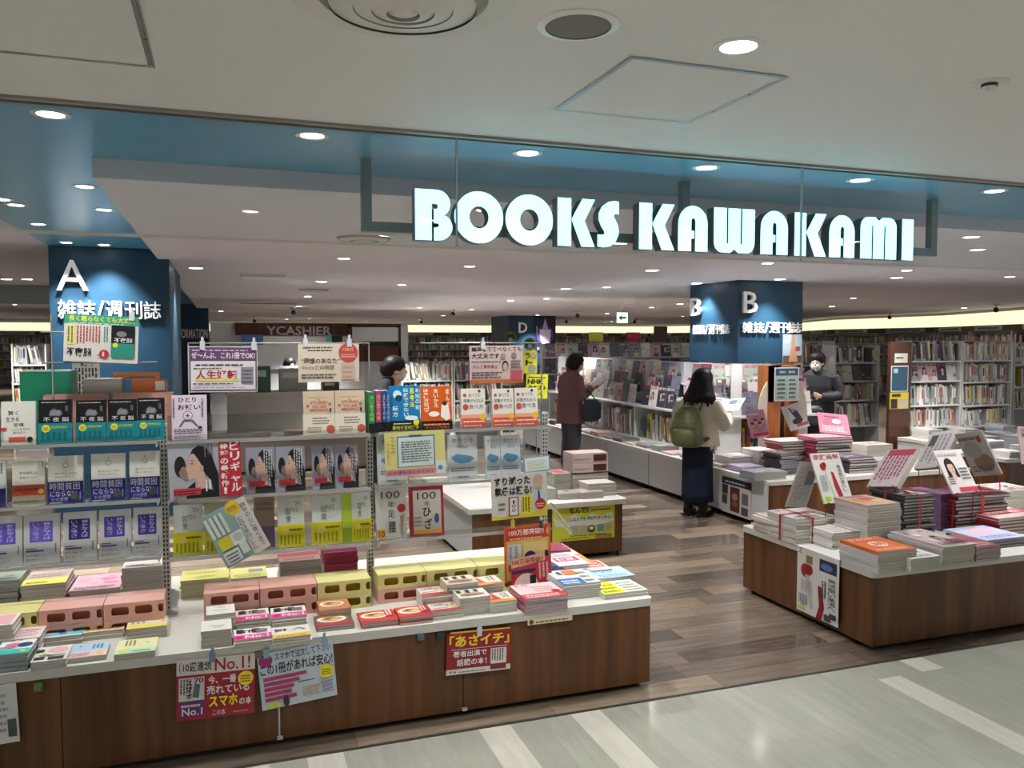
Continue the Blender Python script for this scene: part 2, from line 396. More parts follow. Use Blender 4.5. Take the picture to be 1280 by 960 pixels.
for i in range(len(PER) - 1):
    L, X = runs(PER[i], PER[i + 1]); n = max(1, round(L / 2.4)); wseg = L / n
    for k in range(n):
        a = k * wseg; e = MB()
        if PER[i][0] > 17 or True:
            e.box(a, -.34, 0, a + .04, -.02, 2.14, WHITE, X); e.box(a + .04, -.05, 0.1, a + wseg, -.02, 2.1, M('#aeb0b0', .6), X)
            for z in (0.1, .42, .74, 1.06, 1.38, 1.70, 2.06): e.box(a + .04, -.34, z, a + wseg, -.05, z + .025, WHITE, X)
            root = obj('wall_bookcase', e); SEG += 1
            where = ['at the far end of the shop', 'beside the curved corner', 'along the curved side wall'][0 if i < 3 else (1 if i < 5 else 2)]
            tag(root, 'tall white built-in bookcase %s, %s one along' % (where, ordw(SEG)), 'bookcase', 'built-in bookcases round the back wall')
            s_ = MB(); s_.box(a, -.36, 2.06, a + wseg, -.33, 2.2, M('#4b3a30', .5), X); s_.box(a + wseg * .2, -.372, 2.075, a + wseg * .85, -.36, 2.185, M('#93a0a4' if k % 2 else '#c4c6c0', .5), X)
            s_.box(a + wseg * .28, -.376, 2.11, a + wseg * .77, -.372, 2.15, SIGNB, X)
            obj('category_sign', s_, parent=root)
        for z in (.445, .765, 1.085, 1.405, 1.725):
            x = a + .06
            while x < a + wseg - .08:
                wd = r2.uniform(.03, .075); hh = r2.uniform(.17, .25)
                if r2.random() < .93: stuffb.box(x, -.3, z, x + wd, -.1, z + hh, M(r2.choice(SPAL), .6), X)
                x += wd + .004
tag(obj('shelved_books', stuffb), 'rows of book spines filling the built-in bookcases round the walls', 'books', kind='stuff')
# smoke-barrier glass over the shop front
gx = [-6.61, -4.71, -2.8, -0.89, 1.02, 2.93, 4.84, 6.75, 8.66, 10.6]
for i in range(9):
    g = empty('smoke_barrier_glass', (gx[i], YG, 2.22), 0, None, None)
    b = MB(); b.box(.004, -.004, .012, gx[i + 1] - gx[i] - .004, .004, CM - 2.22, GLASS); obj('pane', b, g)
    b = MB(); b.box(0, -.007, 0, gx[i + 1] - gx[i], .007, .012, M('#c9c6c0', .3)); b.box(-.004, -.005, .012, .004, .005, CM - 2.22, M('#9fb4c0', .15)); obj('edge_strip', b, g)
    tag(g, '%s clear smoke-barrier pane over the shop entrance, counted from the A column end' % ordw(i + 1) if 0 else ['clear hanging glass pane %s' % s for s in ('far beyond the A column', 'beyond the A column side', 'over the outer end of the left book counter', 'over the tall A column', 'in front of the sign word BOOKS start and blue recess', 'with the joint crossing the second K', 'behind which the sign ends', 'past the end of the sign', 'at the far end of the front')][i], 'glass panel', 'hanging glass panes over the shop front')
# inner hanging glass beams
b = MB(); b.box(-14, 15.6, 2.42, XL, 15.7, CM, M('#7d8584', .3)); struct('trim_3', b)
# ---------------------------------------------------------------- columns
def column(x0, y0, x1, y1, z0, z1):
    b = MB(); b.box(x0, y0, z0, x1, y1, z1, BLUED); o = obj('column', b); tag(o, kind='structure'); return o
LET = M('#e6e8ea', .4)
def sign3d(parent, s, X, x, z, w, h, t=.03, name='letter', bold=1, m=LET):
    """raised lettering standing off a wall plane; X maps (x right, y up, z out)"""
    vs, fs, tx, ty, tw, th = text_data(s, bold); b = MB()
    P = [(x + (v[0] - tx) / tw * w, z + (v[1] - ty) / th * h) for v in vs]
    b.add([(p[0], p[1], t) for p in P], fs, m, X)
    from collections import Counter
    ed = Counter()
    for f in fs:
        for i in range(len(f)): ed[(f[i], f[(i + 1) % len(f)])] += 1
    k = len(P); sv = [(p[0], p[1], t) for p in P] + [(p[0], p[1], .008) for p in P]
    sf = [(a, k + a, k + c, c) for (a, c) in ed if (c, a) not in ed]
    b.add(sv, sf, m, X); b.add([(p[0], p[1], .008) for p in P], [f[::-1] for f in fs], m, X)
    return obj(name, b, parent=parent)
def face_neg_y(Y): return Matrix(((1, 0, 0, 0), (0, 0, -1, Y), (0, 1, 0, 0), (0, 0, 0, 1)))
def face_neg_x(X_): return Matrix(((0, 0, -1, X_), (-1, 0, 0, 0), (0, 1, 0, 0), (0, 0, 0, 1)))   # local x runs toward -Y
cA = column(-1.59, 9.07, -.505, 11.3, .0, CM - .001)
X = face_neg_y(9.07)
p0, p1 = ony(72, 363, 9.07), ony(110, 326, 9.07); sign3d(cA, 'A', X, p0[0], p0[2], p1[0] - p0[0], p1[2] - p0[2], .05, 'letter', 0)
p0, p1 = ony(72, 398, 9.07), ony(202, 377, 9.07)
TXT = '雑誌/週刊誌'
def jp_row(parent, X, xa, za, xb, zb, s=TXT):
    tot = sum(.45 if c == '/' else 1 for c in s); x = xa; u = (xb - xa) / tot
    for c in s:
        w_ = u * (.45 if c == '/' else 1); sign3d(parent, c, X, x + w_ * .04, za, w_ * .92, zb - za, .03, 'character', .2); x += w_
jp_row(cA, X, p0[0], p0[2], p1[0], p1[2])
cI = column(-1.2, 22.2, -.34, 23.4, .0, CM - .001)
p0, p1 = ony(180, 423, 22.2), ony(260, 413, 22.2); sign3d(cI, 'INFORMATION', face_neg_y(22.2), -1.15, p0[2], .78, .24, .02, 'lettering')
cB = column(6.62, 9.53, 7.68, 10.75, 1.5, CI + .0)
Xb = face_neg_y(9.53)
p0, p1 = ony(927, 391, 9.53), ony(945, 365, 9.53); sign3d(cB, 'B', Xb, p0[0], p0[2], p1[0] - p0[0], p1[2] - p0[2], .05, 'letter', .3)
p0, p1 = ony(926, 416, 9.53), ony(1001, 403, 9.53); jp_row(cB, Xb, p0[0], p0[2], p1[0], p1[2])
Xs = face_neg_x(6.62)
p0, p1 = onx(866, 395, 6.62), onx(879, 372, 6.62); sign3d(cB, 'B', Xs, -p0[1], p0[2], abs(p0[1] - p1[1]), p1[2] - p0[2], .05, 'letter', .3)
p0, p1 = onx(867, 418, 6.62), onx(914, 405, 6.62); jp_row(cB, Xs, -p0[1], p0[2], -p1[1], p1[2])
cD = column(8.75, 25.2, 10.4, 27.0, 1.0, CI)
p0, p1 = ony(648, 416, 25.2), ony(660, 402, 25.2); sign3d(cD, 'D', face_neg_y(25.2), p0[0], p0[2], .3, .34, .04)
# poster of a castle-like fountain on column D is a plain purple picture
b = MB(); w_, h_ = .62, .95; q0 = ony(668, 438, 25.2); q1 = ony(694, 396, 25.2); w_ = q1[0] - q0[0]; h_ = q1[2] - q0[2]
b.box(0, 0, 0, w_, h_, .01, M('#1b1836', .4)); art(b, [('c', .5, .45, .42, '#4a3a8c'), ('c', .5, .45, .3, '#7a68b8'), ('p', [(.3, .15), (.22, .62), (.78, .62), (.7, .15)], '#d8d4e8'), ('p', [(.35, .62), (.5, .95), (.65, .62)], '#b0a4d0'), ('l', .1, .02, .9, .1, 2, '#a8a8c0')], w_, h_, .01)
tag(obj('poster', b, X=Matrix.Translation((q0[0], 25.17, q0[2])) @ Matrix.Rotation(R(90), 4, 'X')), 'dark purple poster with a glowing white shape on the D column', 'poster')
# picture on column B's lower corner
q0 = ony(978, 456, 9.5); q1 = ony(1002, 418, 9.5); w_ = q1[0] - q0[0]; h_ = q1[2] - q0[2]
b = MB(); b.box(0, 0, 0, w_, h_, .01, M('#9fb2bf', .4)); art(b, [('r', 0, 0, 1, .3, '#5b4234'), ('p', [(.3, .1), (.42, .6), (.45, 1), (.6, 1), (.62, .55), (.8, .1)], '#b98862'), ('r', .65, .45, .9, .6, '#8c3f46'), ('c', .2, .8, .12, '#d3dbe0')], w_, h_, .01)
tag(obj('poster', b, X=Matrix.Translation((q0[0], 9.5, q0[2])) @ Matrix.Rotation(R(90), 4, 'X')), 'pale blue and brown picture hanging at the corner of column B', 'poster')
# ---------------------------------------------------------------- ceiling fittings
RING = M('#cfccc6', .5); LAMP = M('#fff8ec', .5, emit=DISC_EMIT)
def downlight(px, z, label, group, watt=SPOT_IN, r=.055, size=96, blend=.7, at=None):
    p = at if at is not None else onz(px[0], px[1], z)
    e = empty('downlight', (p[0], p[1], z), 0, label, 'ceiling light', group)
    b = MB(); b.disc((0, 0, -.004), r, r + .02, RING, 28); b.disc((0, 0, -.004), r + .02, r + .021, RING, 28, .004); b.disc((0, 0, -.004), r, r - .006, RING, 28, .003); obj('ring', b, e)
    b = MB(); b.disc((0, 0, -.0025), 0.0005, r, LAMP, 28); obj('lens', b, e)
    l = bpy.data.lights.new('lamp', 'SPOT'); l.energy = watt; l.spot_size = R(size); l.spot_blend = blend; l.shadow_soft_size = .06; l.color = (1, .98, .955)
    lo = bpy.data.objects.new('lamp', l); COL.objects.link(lo); lo.parent = e; lo.location = (0, 0, -.02)
    return e
dl = downlight((923, 58), CM, 'bright round downlight in the mall ceiling near the square hatch', 'mall downlights', SPOT_MALL, .06)
for i, x in enumerate((-6.2, -3.3, .2, 1.5, 3.4, 5.6, 8)):  # unseen lamp rows behind the viewpoint, added to light the mall
    for j, y in enumerate((-3.2, -.7, 1.1)):
        downlight(None, CM, '%s added fill downlight along the %s unseen row of the mall walkway ceiling' % (ordw(i + 1), ordw(j + 1)), 'added fill downlights over the walkway', SPOT_MALL, .06, at=(x, y))
names = ['over the A end of the long counter', 'between the A column and the sign', 'above the space between the first two letters O', 'above the letter W of the sign', 'above the last letters of the sign', 'past the last letter I of the sign']
for i, px in enumerate([(62, 141), (390, 170), (658, 192), (884, 209), (1079, 224), (1246, 238)]):
    p = onz(px[0], px[1], CM); downlight(None, CM, 'round downlight in the blue ceiling %s' % names[i], 'downlights in the blue ceiling recess', SPOT_FRONT, .055, at=(p[0], 3.85))
for x, w_ in ((5.6, 'just past the sign end'), (6.6, 'farthest past the sign end'), (-1.7, 'just beyond the A column side'), (-2.7, 'farthest beyond the A column side')): downlight(None, CM, 'round downlight in the blue ceiling ' + w_, 'outer downlights in the blue ceiling recess', SPOT_FRONT, .055, at=(x, 3.85))
bl = [(106, 233), (20, 256), (48, 280), (130, 262), (83, 303), (130, 306), (2, 249)]
for i, px in enumerate(bl): downlight(px, CM if i != 0 else CM, 'round downlight in the blue ceiling strip before the A column, %s one back' % ordw(i + 1), 'downlights in the blue strip by the A column', SPOT_IN, .05)
il = [(135, 214.5), (430, 323), (402, 352), (385, 370.5), (374, 383), (245, 335), (1222, 312), (815, 338), (1121, 347), (707, 361), (638, 376), (1280, 287), (637, 247.5), (850, 380), (871, 354), (975, 349), (1093, 396), (1205, 385), (589.5, 387), (554, 394.5), (672, 394), (759, 392), (765, 402), (1040, 383), (358, 399), (276, 389), (526, 400), (717.5, 406.5), (810, 407), (1250, 405.5), (458, 402), (34 / 1, 349), (8, 349)]
il = il[1:]
desc = ['over the cashier side', 'second in the row toward the cashier', 'third in the row toward the cashier', 'fourth in the row toward the cashier', 'close by the A column side', 'near the entrance above the magazine counter', 'over the white aisle counter', 'above column B corner', 'over the aisle between the sign and exit light', 'beyond the aisle toward the D column', 'at the entrance past the sign', 'seen above the first letter O', 'beside column B facing the exit sign', 'touching column B aisle side', 'touching column B front side', 'over the side bookcases', 'beyond the side bookcases', 'close to the D column', 'behind the downlight close to D column', 'touching the D column', 'beside the green exit sign', 'below the green exit sign', 'between column B and the bookcases', 'near the cashier header', 'beside the information column', 'small and far near the cashier', 'small and far beyond the D column', 'small and far under the exit sign', 'near the cove over the side wall', 'far above the cashier desk', 'over the far shelves past the A column', 'far beyond the A column']
for i, px in enumerate(il):
    z = CM if px[0] < 40 else CI; p = onz(px[0], px[1], z)
    if p[1] < 5: px = None; p = Vector((p[0], 5.0, z))
    if p[1] > 36 or p[0] > 19: continue
    near = p.xy.length < 16
    downlight(px, z, 'round downlight in the white ceiling %s' % desc[i], 'downlights in the white shop ceiling', SPOT_IN * (1.0 if near else 3.5), .075 if p.xy.length > 9 else .06, at=p)
FILL_WHERE = ['behind the hanging glass over the middle bay', 'between the small table and the sign word gap', 'over the wood sign stand', 'over the walnut end of the aisle island', 'over the table before the bookcases', 'over the aisle beyond the small table', 'between column B and the cream coat', 'over the side aisle beyond column B', 'over the pale low table', 'over the far magazine rack', 'behind the brown end panel', 'over the outermost side bookcase', 'past the outer side of the A column', 'far past the outer side of the A column', 'before the cashier header', 'ahead of the D column', 'over the farthest low table', 'at the far outer corner past the rack', 'deep beyond column B near the curve', 'deep between cashier and D column', 'at the back cove near the D column', 'at the back cove beyond the A column', 'at the back cove near the curved corner']
# extra fill downlights, added to brighten the shop interior
for i_, (x, y) in enumerate([(1.2, 6.5), (3.2, 6.3), (5.5, 7.4), (7.6, 7.6), (9.6, 7.9), (2.6, 8.8), (5.6, 11.5), (9.2, 11.5), (2.5, 12), (6, 15), (11.5, 12.8), (14, 8), (-3.5, 8), (-6, 14), (1.5, 15.7), (10, 18), (4.6, 20), (-5, 24), (14.5, 24), (3, 31), (10, 33), (-8, 33), (16, 33)]):
    downlight(None, CM if x < -1.6 else CI, 'small added downlight in the white ceiling ' + FILL_WHERE[i_], 'added shop fill downlights', SPOT_IN * (1 if y < 12 else 4), .06, at=(x, y))
# air diffuser, speaker, hatches, detectors, cameras
c0 = (.475, 2.235)
e = empty('air_diffuser', (c0[0], c0[1], CM), 0, 'large round ceiling air diffuser with concentric rings in the mall ceiling', 'air vent')
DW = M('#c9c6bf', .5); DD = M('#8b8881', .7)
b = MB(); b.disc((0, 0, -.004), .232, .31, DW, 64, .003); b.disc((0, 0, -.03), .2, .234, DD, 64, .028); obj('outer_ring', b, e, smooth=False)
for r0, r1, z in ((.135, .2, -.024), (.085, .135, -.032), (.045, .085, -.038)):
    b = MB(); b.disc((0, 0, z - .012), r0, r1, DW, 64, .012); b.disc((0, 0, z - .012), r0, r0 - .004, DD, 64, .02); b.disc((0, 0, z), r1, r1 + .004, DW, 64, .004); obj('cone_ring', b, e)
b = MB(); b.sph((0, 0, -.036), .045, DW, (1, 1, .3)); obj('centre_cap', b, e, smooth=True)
def round_vent(px, r, label, z=CI):
    p = onz(px[0], px[1], z); e = empty('air_diffuser', p, 0, label, 'air vent', 'round ceiling air diffusers')
    b = MB(); b.disc((0, 0, -.003), r * .72, r, DW, 40); b.disc((0, 0, -.02), r * .66, r * .73, DD, 40, .016); obj('outer_ring', b, e)
    b = MB(); b.disc((0, 0, -.03), .001, r * .64, DW, 40, .012); b.disc((0, 0, -.032), r * .3, r * .4, DD, 40); obj('cone', b, e)
round_vent((455, 297), .3, 'round ceiling air diffuser inside the shop near the sign start')
round_vent((392, 362), .34, 'round ceiling air diffuser over the middle of the shop')
round_vent((375, 385), .34, 'round ceiling air diffuser toward the cashier')
round_vent((40, 358), .34, 'round ceiling air diffuser past the A column', CM)
round_vent((905, 400), .4, 'round ceiling air diffuser beyond column B') if 0 else None
p = ((.98 + 1.03) / 2, 2.265)
e = empty('ceiling_speaker', (p[0], p[1], CM), 0, 'round grey speaker grille with white rim in the mall ceiling', 'speaker')
b = MB(); b.disc((0, 0, -.006), .098, .122, M('#d8d5ce', .3), 48, .005); b.disc((0, 0, -.006), .098, .095, M('#55534f', .6), 48, .003); obj('rim', b, e)
b = MB(); b.disc((0, 0, -.003), .0005, .096, M('#77746e', .8), 48); obj('grille', b, e)
def hatch(c, label, col1, col2, holes):
    e = empty('ceiling_hatch', (0, 0, 0), 0, label, 'ceiling hatch', 'ceiling access hatches'); f = MB()
    cx_ = sum(q[0] for q in c) / 4; cy_ = sum(q[1] for q in c) / 4
    def ring(a, b_, z, m):
        for i in range(4):
            p, q = c[i], c[(i + 1) % 4]; s = lambda u, k: (cx_ + (u[0] - cx_) * k, cy_ + (u[1] - cy_) * k, z)
            f.add([s(p, a), s(q, a), s(q, b_), s(p, b_)], [(0, 1, 2, 3)], m)
    ring(1.0, .975, CM - .004, col1); ring(.975, .968, CM - .002, M('#3d3b39', .6)); ring(.968, .94, CM - .004, col1); ring(.94, .934, CM - .002, M('#4b4947', .6))
    obj('frame', f, e)
    g = MB(); s = lambda u, k: (cx_ + (u[0] - cx_) * k, cy_ + (u[1] - cy_) * k, CM - .003); g.add([s(u, .933) for u in c], [(0, 1, 2, 3)], PAINT); obj('cover', g, e)
    for h_ in holes:
        g = MB(); g.disc((h_[0], h_[1], CM - .0045), .0002, .006, M('#2b2a29', .6), 10); obj('lock', g, e)
ALU = M('#a2a7ac', .4, .5)
hatch([(1.27, 3.10), (1.27, 2.44), (1.895, 2.44), (1.895, 3.10)], 'square ceiling hatch with shiny metal frame beside the downlight', ALU, PAINT, [(1.885, 2.66), (1.885, 2.9)])
hatch([(-.86, 3.08), (-.86, 2.44), (-.2, 2.44), (-.2, 3.08)], 'square ceiling hatch with grey frame in the mall ceiling above the blue band', M('#8d8a84', .4, .4), PAINT, [(-.21, 2.8)])
e = empty('smoke_detector', (2.619, 2.261, CM), 0, 'round smoke detector in the mall ceiling with a small hanging sensor', 'smoke detector', None)
b = MB(); b.disc((0, 0, -.006), .0005, .062, DW, 32); b.disc((0, 0, -.006), .062, .064, DW, 32, .006); obj('plate', b, e)
b = MB(); b.cyl((.0, 0, -.006), (0, 0, -.016), .027, M('#33302d', .5), 20); b.cyl((0, 0, -.016), (0, 0, -.03), .024, DW, 20, .014); obj('sensor', b, e)
for i, (px, lab) in enumerate([((330, 342), 'over the cashier side beside the long lamp'), ((300, 399), 'by the cashier header')]):
    pass
def tube_light(px0, px1, label):
    p = onz(px0[0], px0[1], CI); q = onz(px1[0], px1[1], CI); e = empty('ceiling_lamp', p, 0, label, 'ceiling light', None)
    L = q[0] - p[0]; b = MB(); b.box(0, -.05, -.04, L, .05, 0, M('#c9c9c5', .4)); obj('housing', b, e)
    b = MB(); b.box(.03, -.035, -.055, L - .03, .035, -.04, M('#f2efe8', .4)); obj('diffuser', b, e)
tube_light((300, 342), (357, 344), 'slim rectangular white lamp fixed on the ceiling near the cashier row')
b = MB(); p = onz(300, 379, CI); b.box(0, -.08, -.006, 1.2, .08, 0, M('#3b3b3b', .6)); e = obj('ceiling_slot_vent', b); e.location = p; tag(e, 'dark narrow slot vent in the ceiling ahead of the cashier', 'air vent')
for i, (px, lab) in enumerate([((367, 392), 'ahead of the cashier header'), ((526.5, 407), 'left shelves under the cove'), ((566, 394), 'between the cashier and the D column'), ((619, 407), 'beside the D column'), ((722, 396), 'over the reading woman in purple'), ((708, 409), 'over the far shelves by the D column'), ((793, 409), 'beneath the exit sign'), ((1112, 398), 'over the tall bookcases'), ((1245, 389), 'near the cove over the side wall'), ((318, 404), 'by the cashier header wall')]):
    p = onz(px[0], px[1], CI - (.16 if px[1] < 400 else .14)); z = CI
    if p.xy.length > 30: p = p * (30 / p.xy.length)
    # the dome hangs from the ceiling on its own stem
    e = empty('security_camera', (p[0], p[1], CI), 0, 'small dark dome security camera on the ceiling %s' % lab.replace('left ', ''), 'security camera', 'dome security cameras'); dz = -.13
    b = MB(); b.cyl((0, 0, 0), (0, 0, -.03), .07, DW, 16); b.cyl((0, 0, -.03), (0, 0, dz), .02, DW, 8); obj('mount', b, e)
    b = MB(); b.sph((0, 0, dz), .06, M('#1f1f21', .2)); obj('dome', b, e, smooth=True)
# green exit sign hanging from the ceiling
p = ondepth(771, 404, 17.5); q = ondepth(784, 390.5, 17.5); wz = q[2] - p[2]; wx = .24
e = empty('exit_sign', (p[0], p[1], p[2]), -YAW * .6, 'green and white running-arrow exit sign hanging under the ceiling', 'exit sign')
b = MB(); b.box(0, 0, 0, wx, .04, wz, M('#dfe8e2', .4)); obj('housing', b, e)
b = MB(); b.box(0, 0, 0, wx * .94, wz * .92, .001, M('#e8fff4', .4, emit=.9)); art(b, [('p', [(.1, .5), (.45, .85), (.45, .62), (.9, .62), (.9, .38), (.45, .38), (.45, .15)], '#12a676')], wx * .94, wz * .92, .003); obj('lit_face', b, e, X=Matrix.Translation((wx * .03, -.003, wz * .04)) @ Matrix.Rotation(R(90), 4, 'X'))
b = MB(); b.cyl((wx * .5, .02, wz), (wx * .5, .02, CI - p[2]), .008, DW, 8); obj('stem', b, e)
# ---------------------------------------------------------------- the lit shop sign
FACE = M('#84e0ec', .5, emit=SIGN_EMIT); SIDE = M('#46525a', .4, .3)
YB = 4.12
def arc(cx, cy_, rx, ry, a0, a1, n=14): return [(cx + rx * math.cos(R(a0 + (a1 - a0) * i / n)), cy_ + ry * math.sin(R(a0 + (a1 - a0) * i / n))) for i in range(n + 1)]
GL = {
 'B': [[[(0, 0), (0, 1), (.42, 1), (.42, .72), (.44, .72), (.44, 0)]], [[(.42, 1)] + arc(.58, .73, .36, .27, 90, -62) + arc(.60, .27, .40, .27, 55, -90) + [(.5, 0), (.5, .25)] + arc(.58, .3, .06, .04, -90, 90) + [(.5, .34), (.5, .62)] + arc(.55, .67, .06, .05, -90, 90) + [(.42, .72)]]],
 'O': [[ell(.5, .5, .5, .5, n=48), ell(.5, .5, .2, .215, n=36)]],
 'K': [[[(0, 0), (0, 1), (.36, 1), (.36, 0)]], [[(.37, .56), (.66, 1), (1, 1), (.72, .54), (1, 0), (.64, 0)]]],
 'S': [[[(1, .98), (.8, 1), (.5, .97), (.2, .87), (.05, .72), (.05, .58), (.15, .46), (.28, .37), (.33, .32), (.28, .27), (0, .27), (0, .02), (.25, 0), (.6, .03), (.85, .13), (1, .3), (.98, .45), (.87, .57), (.77, .65), (.77, .7), (.85, .72), (1, .72)]]],
 'A': [[[(0, 0)] + arc(.5, .6, .5, .4, 180, 0, 20) + [(1, 0), (.58, 0), (.58, .62)] + arc(.51, .66, .07, .07, 0, 180, 8) + [(.44, .45), (.54, .45), (.54, .28), (.44, .28), (.44, 0)]]],
 'W': [[[(0, 1), (0, .25)] + arc(.2, .24, .2, .24, 180, 270, 8) + [(.4, 0), (.5, .08), (.6, 0), (.8, 0)] + arc(.8, .24, .2, .24, 270, 360, 8) + [(1, 1), (.69, 1), (.69, .22), (.67, .19), (.65, .22), (.65, 1), (.35, 1), (.35, .22), (.33, .19), (.31, .22), (.31, 1)]]],
 'M': [[[(0, 0), (0, .75)] + arc(.2, .76, .2, .24, 180, 90, 8) + [(.4, 1), (.5, .92), (.6, 1), (.8, 1)] + arc(.8, .76, .2, .24, 90, 0, 8) + [(1, 0), (.69, 0), (.69, .78), (.67, .81), (.65, .78), (.65, 0), (.35, 0), (.35, .78), (.33, .81), (.31, .78), (.31, 0)]]],
 'I': [[[(0, 0), (0, 1), (1, 1), (1, 0)]]]}
e = empty('shop_sign', (0, YB, 2.3), 0, 'lit white letters BOOKS KAWAKAMI on a grey frame behind the glass front', 'sign')
LT = [('B', 519, 565.5), ('O', 568, 629), ('O', 632, 691), ('K', 697, 743.5), ('S', 747, 773.5), ('K', 799, 843), ('A', 848, 884.5), ('W', 892.5, 943.5), ('A', 951, 985), ('K', 993.5, 1033), ('A', 1037, 1068.5), ('M', 1076, 1121), ('I', 1128, 1142)]
za = (ony(545, 302, YB)[2] + ony(1100, 322.5, YB)[2]) / 2; zb = (ony(545, 239, YB)[2] + ony(1100, 270.5, YB)[2]) / 2
for ch, xa, xb in LT:
    pa = ony(xa, 280, YB)[0]; pb = ony(xb, 280, YB)[0]; w_ = pb - pa; b = MB()
    for loops in GL[ch]:
        ex = .02 if ch == 'O' else 0
        b.poly([[(pa + x * w_, za - 2.3 + (y * (1 + 2 * ex) - ex) * (zb - za)) for x, y in l] for l in loops], 0, .075, FACE, SIDE)
    obj('letter', b, e, X=Matrix(((1, 0, 0, 0), (0, 0, -1, .075), (0, 1, 0, 0), (0, 0, 0, 1))))
FR = M('#6f8084', .35, .5)
fr = MB(); yb0, yb1 = .085, .135; zc = (za + zb) / 2 - 2.3 - .06
xs = [ony(x, 250, YB + .1)[0] for x in (458, 856, 1167)]
fr.box(xs[0] - .025, yb0, zc - .025, xs[2] + .025, yb1, zc + .025, FR)
obj('frame_rail', fr, e)
for x in xs:
    b = MB(); b.box(x - .025, yb0, zc + .025, x + .025, yb1, CM - 2.3, FR); obj('frame_post', b, e)
# ================================================================ counters and tables
def counter(name, label, x0, x1, y0, y1, zb=.435, seams=(), over=.012, body=WOOD, kick=.03, side=None, group=None, front=True):
    e = empty(name, (x0, y0, 0), 0, label, 'display counter', group); w, d = x1 - x0, y1 - y0
    m = MB(); r = .03
    out = arc(r, r, r, r, 180, 270, 5) + arc(w - r, r, r, r, 270, 360, 5) + arc(w - r, d - r, r, r, 0, 90, 5) + arc(r, d - r, r, r, 90, 180, 5)
    m.poly([out], zb, T, SLAB); obj('worktop', m, e)
    m = MB(); m.box(over, over, kick, w - over, d - over, zb, body)
    bd = obj('body', m, e)
    if side:
        m = MB(); m.box(over - .004, over + .01, kick + .01, over, d - over - .01, zb - .004, side); obj('side_panel', m, bd)
    for s in seams:
        m = MB(); m.box(s - .0025, over - .0012, kick, s + .0025, over + .002, zb, M('#1c120c', .6)); obj('seam', m, bd)
    for cx_ in (.06, w - .06):
        for cy_ in (.07, d - .07):
            m = MB(); m.cyl((cx_, cy_, 0), (cx_, cy_, kick), .016, M('#141312', .5), 10); obj('foot', m, e)
    m = MB(); m.box(.12, .12, .004, w - .12, d - .12, kick, M('#0e0d0c', .8)); obj('plinth', m, e)
    return e
YF = 3.69
sx = lambda px: ony(px, 850, YF)[0]
CAx0 = -1.95
cA_ = counter('display_counter', 'long low walnut counter with white worktop carrying the acrylic book display', CAx0, 2.075, YF, 4.93, seams=[sx(75) - CAx0, sx(349) - CAx0, sx(580) - CAx0])
for px, z0 in ((349, .05), (581, .05)):
    m = MB(); m.box(sx(px) - .012 - CAx0, -.004, .034, sx(px) + .012 - CAx0, .004 + .012, .045, METAL); obj('hinge_plate', m, cA_)
m = MB(); m.box(sx(348.5) - .0035 - CAx0, .009, .03, sx(348.5) + .0035 - CAx0, .0112, .2, METAL); obj('joint_strip', m, cA_)
cB_ = counter('display_counter', 'low walnut corner counter with white worktop holding bundled magazines', 3.50, 7.4, YF, 4.96, seams=[1.62, 2.9])
XI = 4.83
cC_ = counter('display_counter', 'long white-sided aisle counter with walnut end and magazine rack on top', XI, 7.35, 6.42, 13.2, side=M('#c4c6c8', .35), kick=.05)
for y in (7.55, 8.75, 9.9, 11.1, 12.2):
    m = MB(); m.box(.004, y - 6.42 - .003, .06, .009, y - 6.42 + .003, .43, M('#5c5e60', .6)); obj('seam', m, cC_)
cN_ = counter('display_table', 'small walnut table with white worktop and yellow poster, behind the long counter', 1.80, 3.19, 6.12, 7.75, over=.035, side=M('#c6c6c4', .4))
cE_ = counter('display_table', 'walnut table with white worktop behind the corner counter magazines', 8.25, 9.9, 6.75, 7.6)
cF_ = counter('display_table', 'low white topped table of stacked magazines by the tall bookcases', 8.75, 11.2, 8.05, 8.86, body=M('#c6c6c4', .4))
# the far island behind the woman in purple
cG_ = counter('display_table', 'long low white table at the back of the aisle piled with magazines', 3.9, 5.5, 15.3, 21, body=M('#c2c3c5', .4))
def poster(name, X, w, h, t, bg, els, label, cat='poster', rough=.35, group=None, clips=()):
    b = MB(); b.box(0, 0, 0, w, h, t, M(bg, rough)); art(b, els, w, h, t)
    o = tag(obj(name, b, X=X), label, cat, group)
    return o
def front_X(x, y, z, rot=0, lean=0, yaw=0):
    return Matrix.Translation((x, y, z)) @ Matrix.Rotation(yaw, 4, 'Z') @ Matrix.Rotation(R(90) - lean, 4, 'X') @ Matrix.Rotation(rot, 4, 'Z')
def clip(parent, x, y, X=None, col='#9fb3c4'):
    m = MB(); m.box(x - .012, y - .012, -.001, x + .012, y + .03, .006, M(col, .2)); m.box(x - .006, y + .02, -.006, x + .006, y + .05, .004, M(col, .2)); return obj('clip', m, parent)
